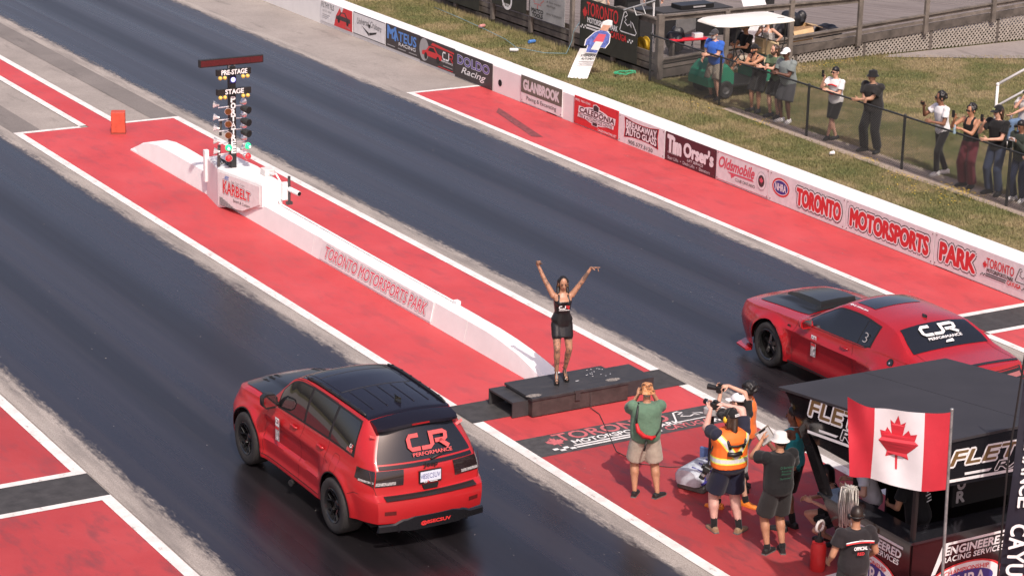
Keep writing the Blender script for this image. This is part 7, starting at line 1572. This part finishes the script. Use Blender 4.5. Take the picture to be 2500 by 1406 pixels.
spec('bearded man in a black tank top and backward cap bent over the fence rail', 13.10, 15.95, 1.74, sk='tan', build=1.1, hands=((-.16, .34, 1.22), (.16, .36, 1.22)), poles=((1, .3, -.3), (-1, .3, -.3)), lean=(.42, 0), head=(.1, -.05), pxy=(0, -.12), top=(BLK, 'tank', .014, -.05), bottom=(BLK2, 1.0, .03), shoes=(SHB, SOLB), hair=('buzz', 'black'), beard='black', hat=('backcap', BLK))
spec('long haired bearded man in an olive T-shirt with hands clasped over the rail', 13.15, 15.25, 1.82, sk='light', hands=((-.02, .44, 1.26), (.06, .46, 1.28)), poles=UP, lean=(.25, 0), head=(.15, 0), pxy=(0, -.08), top=(cloth('olive_tee', (.09, .13, .075)), 'tee', .02), bottom=(BLK2, .98, .03), shoes=(SHB, SOLB), hair=('long', 'brown'), beard='brown')
spec('man in a grey T-shirt, white cap and sunglasses leaning on the fence', 13.08, 14.70, 1.84, sk='dark', build=1.12, hands=((.10, .36, 1.22), (-.02, .38, 1.24)), poles=UP, lean=(.2, 0), pxy=(0, -.05), top=(cloth('grey_tee', (.19, .22, .215)), 'tee', .024), bottom=(cloth('charcoal_short', (.05, .052, .058)), .98, .034), shoes=(SHW, SOLW), hair=('buzz', 'black'), glasses=True, hat=('cap', cloth('white_cap', 0)), belly=.04)
JER = pm('jersey_white', (.68, .67, .67), .8, .05, 6)
a = spec('young man in a white and red jersey filming with a phone at the fence', 13.06, 12.78, 1.74, sk='light', hands=((.10, .36, 1.46), (-.02, .32, 1.20)), poles=((.5, -.2, -1), (-.5, -.2, -1)), hdir=(((-.1, .2, 1), (0, 1, 0)), None), lean=(.1, 0), head=(.1, -.05), top=(JER, 'tee', .022), bottom=(BLK, .95, .03), feet=[(-.02, -.05), (.10, .10)], shoes=(SHB, SOLB), hair=('short', 'black'), glasses=True)
q = person.last
for k, (m, h) in enumerate(((S_RED, .235), (NAVY, .125), (S_RED, .10))):
    mb = MB(); mb.tube([q['pel']+q['rt']*x+q['sp']*(h-.5*x*x*0+.12*abs(x)*(1 if k else -1))*q['H']+q['fw']*(.150-.9*x*x) for x in np.linspace(-.13, .13, 11)], .018 if k != 1 else .03, 6); mb.build('jersey_stripe', m, q['root'], smooth=True)
phone(a, (.09, .43, 1.52), 'black phone held upright by the man in the white and red jersey')
spec('man in a black bucket hat and loose black outfit resting clasped hands on the rail', 13.10, 11.45, 1.93, sk='olive', build=1.15, hands=((-.02, .40, 1.25), (.12, .42, 1.25)), poles=UP, lean=(.14, 0), head=(.25, 0), top=(BLK2, 'tee', .036, -.07), bottom=(BLK, 1.95, .034), feet=[(.16, .04), (-.16, -.04)], shoes=(SHB, SOLB), hair=('fade', 'black'), hat=('bucket', BLK))
a = spec('man with wavy black hair in a white polo and black trousers filming over the fence', 13.16, 9.12, 1.88, sk='brown', hands=((.22, .38, 1.50), (-.04, .34, 1.22)), poles=((.6, -.2, -1), (-.5, -.2, -1)), hdir=(((-.2, .3, 1), (-.5, .8, 0)), None), lean=(.14, 0), head=(.3, 0), face=(-1, .1), top=(cloth('white_polo', (.70, .69, .70), .05), 'polo', .016), bottom=(BLK, 1.97, .006), feet=[(.02, -.18), (-.06, .12)], shoes=(SHW, SOLW), hair=('mop', 'black'), glasses=True)
phone(a, (.20, .44, 1.56), 'dark phone held sideways by the man in the white polo', True)
a = spec('young man in a black tank top and wide maroon trousers holding a phone and bottle', 13.02, 8.02, 1.84, sk='tan', hands=((.22, .34, 1.50), (.06, .34, 1.32)), poles=((.7, -.2, -1), (-.8, -.2, -.8)), hdir=(((-.1, .2, 1), (-.3, 1, 0)), ((.9, .4, .1), (0, .3, 1))), lean=(.06, 0), head=(.2, -.1), top=(BLK, 'tank', .012, -.02), bottom=(cloth('maroon', (.135, .025, .035), .15, 5, bump=.6), 1.97, .045), shoes=(SHB, SOLB), hair=('mop', 'black'), glasses=True)
phone(a, (.21, .42, 1.55), 'dark phone held up by the man in maroon trousers')
bo = empty('water_bottle', lw(a, (.16, .40, 1.20)), 0, 'clear plastic water bottle in the hand of the man in maroon trousers', 'bottle'); mb = MB(); mb.lathe([(.0, 0), (.032, 0), (.034, .03), (.034, .14), (.015, .18), (.014, .20), (.0, .20)], n=14); mb.build('bottle_body', pm('bottle_plastic', (.35, .5, .6), .1, alpha=.6), bo, smooth=True, auto=40)
a = spec('young man in a black cap, black T-shirt and blue jeans filming with a phone', 13.12, 7.28, 1.97, sk='light', hands=((.16, .36, 1.56), (.02, .36, 1.24)), poles=((.6, -.2, -1), (-.6, -.2, -1)), hdir=(((-.1, .2, 1), (-.3, 1, 0)), None), lean=(.08, 0), head=(.2, -.05), top=(BLK, 'tee', .022, -.06), bottom=(cloth('denim_dark', (.035, .048, .085), .25, 5), 1.97, .026), shoes=(SHB, SOLB), hair=('long', 'brown'), hat=('cap', BLK), glasses=True)
phone(a, (.15, .44, 1.62), 'black phone held upright by the man in the black cap')
q = person.last; L = LtP(q['root'], q['hc']+q['hf']*.118*q['S']+q['hu']*.06+q['hr']*.04, q['hr']*-1, (q['hu']-q['hf']*.5).normalized()); L.text('TOUR', 0, 0, .08, .035, pm('cap_lime', (.45, .5, .2), .6), .03)
a = spec('young man in a dark green hoodie looking down at a pale phone at the fence', 13.22, 6.62, 1.78, sk='brown', hands=((.08, .36, 1.34), (-.08, .36, 1.34)), poles=UP, lean=(.14, 0), head=(.1, -.25), top=(cloth('hoodie_green', (.028, .036, .028)), 'long', .03, -.06, True), bottom=(cloth('denim_navy', (.018, .024, .05)), 1.97, .02), shoes=(SHW, SOLW), hair=('short', 'black'))
phone(a, (.0, .43, 1.36), 'pale phone held sideways by the young man in the hoodie', True, S_OFF)
a = spec('person in a maroon T-shirt at the right edge with clasped hands over the rail', 13.12, 5.72, 1.80, sk='light', hands=((.02, .46, 1.20), (.14, .46, 1.18)), poles=UP, lean=(.22, 0), head=(.1, 0), top=(cloth('maroon_tee', (.085, .018, .025)), 'tee', .022), bottom=(BLK2, .98, .03), shoes=(SHB, SOLB), hair=('short', 'brown'))
q = person.last; L = LtP(q['root'], q['pel']+q['sp']*.20*1.8+q['fw']*.165+q['rt']*.11, q['rt']*-1, q['sp']); L.text('RAA', 0, 0, .2, .06, S_LET, .04)
mb = MB(); k, w = q['AR'][-1]; mb.tube([w-(w-k).normalized()*.03, w-(w-k).normalized()*.06], .038, 10); mb.build('watch', SATB, q['root'], smooth=True)
person('seated man in a pale grey T-shirt, black cap and jeans by the white handrail', (17.0, 10.62, 0), (-.9, -.3), 1.76, 'light', 1.05, ph=.50, feet=[(.12, .45), (-.12, .48)], knees=((.1, 1, .8), (-.1, 1, .8)), hands=((.02, .20, 1.06), (.20, .40, .66)), poles=((.6, .3, -1), UP[1]), top=(cloth('pale_tee', (.50, .48, .47)), 'tee', .022), bottom=(cloth('denim_mid', (.10, .16, .26), .2), 1.95, .02), shoes=(SHW, SOLW), hair=('fade', 'dkbrown'), hat=('cap', BLK), glasses=True, vox=.019, group=SP)
cn = empty('drinks_can', (16.85, 10.95, .465), 0, 'small silver drinks can on the bench beside the seated man', 'can'); mb = MB(); mb.lathe([(0, 0), (.03, 0), (.033, .01), (.033, .11), (.028, .12), (0, .12)], n=14); mb.build('can_body', CHR, cn, smooth=True, auto=40)
person('golf cart driver in a black T-shirt and tan cap with both hands on the wheel', (14.42, 18.22, 0), (-1, .0), 1.76, 'tan', 1.02, ph=.88, feet=[(.14, .52, .34), (-.16, .60, .34)], knees=((.1, 1, .6), (-.1, 1, .6)), hands=((.02, .44, 1.16), (-.24, .46, 1.14)), poles=UP, lean=(.05, 0), head=(.1, -.15), top=(BLK, 'tee', .02), bottom=(cloth('khaki', 0), .85, .025), shoes=(SHW, SOLW), hair=('short', 'black'), hat=('cap', cloth('cap_tan', (.26, .20, .16))), vox=.019)
person('woman in a pale camisole and sunglasses standing behind the golf cart, hand on hip', (15.55, 18.85, 0), (-1, -.35), 1.64, 'light', .98, fem=True, hands=((.10, .26, 1.34), (-.24, .02, .98)), poles=((.6, .2, -1), (-1, -.4, 0)), head=(.2, 0), top=(cloth('camisole', (.52, .49, .47), .06), 'tank', .008, -.02), bottom=(cloth('denim_blue', (.06, .09, .16)), 1.95, .012), shoes=(SHW, SOLW), hair=('drape', 'dkbrown'), glasses=True, vox=.017)
person('person in shorts standing on the deck in the gap of the board fence', (13.7, 24.1, .43), (-.3, -1), 1.75, 'light', 1., top=(cloth('cream', (.45, .40, .33)), 'tee', .02), bottom=(KH, .9, .03), shoes=(SHW, SOLW), hair=('short', 'brown'), vox=.022)
person('person in a pale top standing behind the draped table on the deck', (15.4, 24.0, .43), (-.3, -1), 1.75, 'light', 1., top=(cloth('cream', 0), 'tee', .02), bottom=(BLK2, 1.95, .02), shoes=(SHB, SOLB), hair=('short', 'dkbrown'), vox=.022)
# ---- leaning cut-out standee on the lawn
ct = empty('cutout_standee', (11.18, 21.15, 0), 0, 'life size cardboard cut-out of a racing driver above a white event poster on the lawn', 'standee')
UU = Vector((.857, -.514, 0)); UV = Vector((.40, -.24, 1.0)).normalized(); O = Vector((11.0, 21.28, .0))
def cpoly(pts, m, lift, name):
    mb = MB(); tri = tessellate_polygon([[Vector((p[0], p[1], 0)) for p in pts]]); n_ = UU.cross(UV); lift = lift*(1 if n_.y < 0 else -1); V = [O+UU*p[0]+UV*p[1]-UV*0+n_*lift for p in pts]
    mb.add(V, [tuple(t) if (Vector(pts[t[1]])-Vector(pts[t[0]])).cross(Vector(pts[t[2]])-Vector(pts[t[0]])) > 0 else tuple(t)[::-1] for t in tri]); return wbuild(mb, name, m, ct)
sil = [(.14, .70), (.44, .68), (.46, .86), (.60, .84), (.64, 1.0), (.56, 1.24), (.43, 1.34), (.43, 1.42), (.47, 1.52), (.42, 1.64), (.30, 1.67), (.20, 1.62), (.19, 1.48), (.24, 1.38), (.10, 1.30), (-.02, 1.08), (.02, .90), (.10, .92)]
cpoly(sil, S_LET, 0, 'cutout_board'); cpoly([((x-.32)*.92+.32, (y-1.1)*.95+1.1) for x, y in sil[:7]+sil[13:]], ms('suit_blue', (.10, .14, .42), .5, .5, 14.), .004, 'printed_suit')
cpoly([(.22, 1.36), (.42, 1.34), (.44, 1.52), (.24, 1.54)], skin('light'), .006, 'printed_face'); cpoly([(.17, 1.52), (.48, 1.50), (.42, 1.62), (.28, 1.64)], S_WHITE, .007, 'printed_cap'); cpoly([(.24, .80), (.44, .78), (.46, 1.02), (.26, 1.04)], S_WHITE, .008, 'printed_sign'); cpoly([(.20, 1.02), (.46, 1.0), (.44, 1.24), (.24, 1.26)], S_PINK, .007, 'printed_logo')
mb = MB(); rs = []
for t in np.linspace(0, 1, 9):
    z = .74*t; fwd_ = .16*math.sin(t*2.2); q_ = Vector((11.0, 21.28, 0))+Vector((.40, -.24, 0))*.72*t*.9+Vector((-.5, -.86, 0))*(.10-fwd_); rs.append([tuple(q_+Vector((0, 0, z))), tuple(q_+UU*.50+Vector((0, 0, z-.06*(1-t)))), tuple(q_+UU*.50+Vector((.004, .006, z-.06*(1-t)))), tuple(q_+Vector((.004, .006, z)))])
mb.rings(rs); wbuild(mb, 'poster', S_LET, ct, smooth=True, auto=60)
L = Lt(ct, Vector((11.17, 21.06, .50)), UU, Vector((.38, -.23, 1))); L.V.normalize(); L.O = L.O-UU.cross(L.V)*-.012; L.text('XTREMESPORTS', .03, .06, .44, .06, S_BLACK, .04); L.text('AUTOFEST', .08, -.03, .34, .06, S_BLACK, .04); L.polys([[(.05, -.10-i*.05), (.45, -.10-i*.05), (.45, -.085-i*.05), (.05, -.085-i*.05)] for i in range(3)], S_GREY, 'printed_line')
# ---- litter, hose and weeds on the lawn
for i, (c, col, lab, rz) in enumerate((((12.25, 27.9, .0), (.60, .28, .26), 'crumpled pink drinks can on the lawn', .4), ((12.4, 25.4, .0), (.08, .22, .55), 'blue drinks can on the lawn', .2), ((11.35, 24.6, .0), (.6, .6, .6), 'white plastic bottle on the lawn by the wall', -.4))):
    cn = empty('litter', c, rz, lab, 'litter'); mb = MB(); mb.lathe([(0, -.12), (.045, -.12), (.05, -.10), (.05, .08), (.03, .12), (0, .12)], (0, 0, .05), 'x', 14); mb.build('can_body', pm('litter%d' % i, col, .4, .2, 9), cn, smooth=True, auto=40)
cu = empty('paper_cup', (12.05, 11.55, 0), 0, 'white paper cup lying on the lawn by the fence', 'cup'); mb = MB(); mb.lathe([(0, -.05), (.03, -.05), (.045, .06), (.04, .06), (.028, -.04), (0, -.04)], (0, 0, .045), 'x', 14); mb.build('cup_body', S_LET, cu, smooth=True, auto=40)
mb = MB()
for k in range(9):
    a0 = random.uniform(0, 6); mb.tube([(12.43+.28*math.cos(a0+t)*(1+.2*math.sin(3*t+k))+random.uniform(-.02, .02), 20.76+.16*math.sin(a0+t), .05+.05*abs(math.sin(t*2+k))) for t in np.linspace(0, 3.6, 14)], .008, 5)
tag(mb.build('garden_hose', pm('hose_green', (.05, .42, .22), .5), smooth=True), 'tangled bright green hose on the lawn near the fence corner', 'hose')
mb = MB(); mb.tube([(12.9, 23.7, .9), (12.7, 23.75, .6), (12.75, 23.9, .3), (12.4, 23.6, .05), (11.9, 23.9, .05), (11.6, 24.9, .04), (11.9, 26.0, .04), (12.1, 27.5, .04), (12.3, 29.5, .04), (12.4, 31, .04)], .009, 5); tag(mb.build('rope', pm('rope_blue', (.16, .28, .32), .7), smooth=True), 'thin blue grey rope trailing along the lawn below the deck fence', 'rope')
# weeds: small yellow flowers in loose clusters
mb = MB(); ms_ = MB()
for (cx, cy_, sx, sy, n_) in ((12.35, 7.4, .18, .55, 90), (12.15, 9.0, .2, .35, 26), (12.35, 10.6, .12, .28, 34), (11.75, 8.3, .5, .8, 30), (12.3, 14.6, .2, .3, 28), (11.9, 16.5, .4, .6, 20), (11.6, 7.0, .5, .6, 24), (17.8, 19.3, .5, .25, 24), (18.9, 19.4, .3, .2, 12)):
    for k in range(n_):
        x, y = random.gauss(cx, sx*.6), random.gauss(cy_, sy*.6); h = random.uniform(.06, .14); r_ = random.uniform(.012, .022)
        mb.add([(x+r_*math.cos(a), y+r_*math.sin(a), h+.006*math.sin(a*2)) for a in np.linspace(0, 5.03, 5)], [(0, 1, 2, 3, 4)]); ms_.add([(x-.003, y, 0), (x+.003, y, 0), (x, y, h)], [(0, 1, 2)])
o_ = mb.build('yellow_wildflowers', pm('petal_yellow', (.70, .48, .03), .7, .15, 20), base=False); o_['kind'] = 'stuff'; o_['label'] = 'small yellow wildflowers scattered along the fence line'; o_['category'] = 'wildflowers'
o2 = ms_.build('stalks', pm('stalk_green', (.06, .10, .02), .8), o_)
# lawn: blades as one mesh
def blades(n_, x0, x1, y0, y1, seed, keep):
    r_ = np.random.default_rng(seed); P = np.stack([r_.uniform(x0, x1, n_), r_.uniform(y0, y1, n_)], 1); return P[keep(P[:, 0], P[:, 1])]
def lawn_ok(x, y):
    pth_ = (x > 12.5) & (x < 13.1) & (y < 17.0); deck_ = (x > 12.9) & (y > 20.05); drive = (x > 20.4) & (y > 20.0-(x-20.4)*.45); return (x > 9.02) & ~deck_ & ~drive & ~(pth_ & (np.random.default_rng(5).random(len(x)) < .90))
Ps = np.concatenate([blades(210000, 9.02, 13.4, -1, 38, 1, lawn_ok), blades(120000, 13.3, 27, 5, 20.05, 2, lawn_ok)])
r_ = np.random.default_rng(3); N = len(Ps); edge = ((np.abs(Ps[:, 0]-12.75) < .25) & (Ps[:, 1] > 20)) | ((np.abs(Ps[:, 1]-19.95) < .2) & (Ps[:, 0] > 14)); hgt = r_.uniform(.025, .065, N)*(1+1.6*edge); ang = r_.uniform(0, 6.283, N); ln = r_.uniform(.01, .05, N); w = r_.uniform(.004, .009, N)
wx, wy = np.cos(ang+1.57)*w, np.sin(ang+1.57)*w; tx, ty = np.cos(ang)*ln, np.sin(ang)*ln; V = np.empty((N, 3, 3), np.float32)
V[:, 0] = np.stack([Ps[:, 0]-wx, Ps[:, 1]-wy, np.full(N, -.03)], 1); V[:, 1] = np.stack([Ps[:, 0]+wx, Ps[:, 1]+wy, np.full(N, -.03)], 1); V[:, 2] = np.stack([Ps[:, 0]+tx, Ps[:, 1]+ty, hgt-.03], 1)
me = bpy.data.meshes.new('grass'); me.vertices.add(N*3); me.vertices.foreach_set('co', V.reshape(-1)); me.loops.add(N*3); me.loops.foreach_set('vertex_index', np.arange(N*3, dtype=np.int32)); me.polygons.add(N); me.polygons.foreach_set('loop_start', np.arange(0, N*3, 3, dtype=np.int32)); me.update(calc_edges=True)
gm, n, l, b = node_mat('grass_blades'); tc = n.new('ShaderNodeTexCoord'); P_ = tc.outputs['Object']
c_ = ramp(n, l, noise(n, l, P_, .55, 6, .62), [(.36, (.080, .115, .030)), (.48, (.15, .15, .055)), (.58, (.29, .235, .125))]); c_ = mixc(n, l, ramp(n, l, noise(n, l, P_, 30, 3, .7), [(.35, 0.), (.7, .55)]), c_, (.32, .27, .15)); l.new(c_, b.inputs['Base Color']); b.inputs['Roughness'].default_value = .8; b.inputs['Specular IOR Level'].default_value = .2
me.materials.append(gm); go = bpy.data.objects.new('grass', me); COL.objects.link(go); go['kind'] = 'stuff'; go['label'] = 'short patchy dry lawn grass behind the guard wall'; go['category'] = 'grass'
# specks of rubber and grit on the track
mb = MB()
for k in range(420):
    x, y = random.uniform(-9.5, 8.2), random.uniform(-6, 20); s_ = random.uniform(.006, .022); mb.add([(x, y, .010), (x+s_*random.uniform(.6, 2), y+s_*.4, .010), (x+s_*.8, y+s_*random.uniform(.5, 1.2), .012)], [(0, 1, 2)])
o_ = mb.build('grit', pm('grit_pale', (.42, .38, .36), .8, .4, 40), base=False); o_['kind'] = 'stuff'; o_['label'] = 'tiny pale specks of grit on the track'; o_['category'] = 'grit'
bpy.data.scenes.remove(TMP)
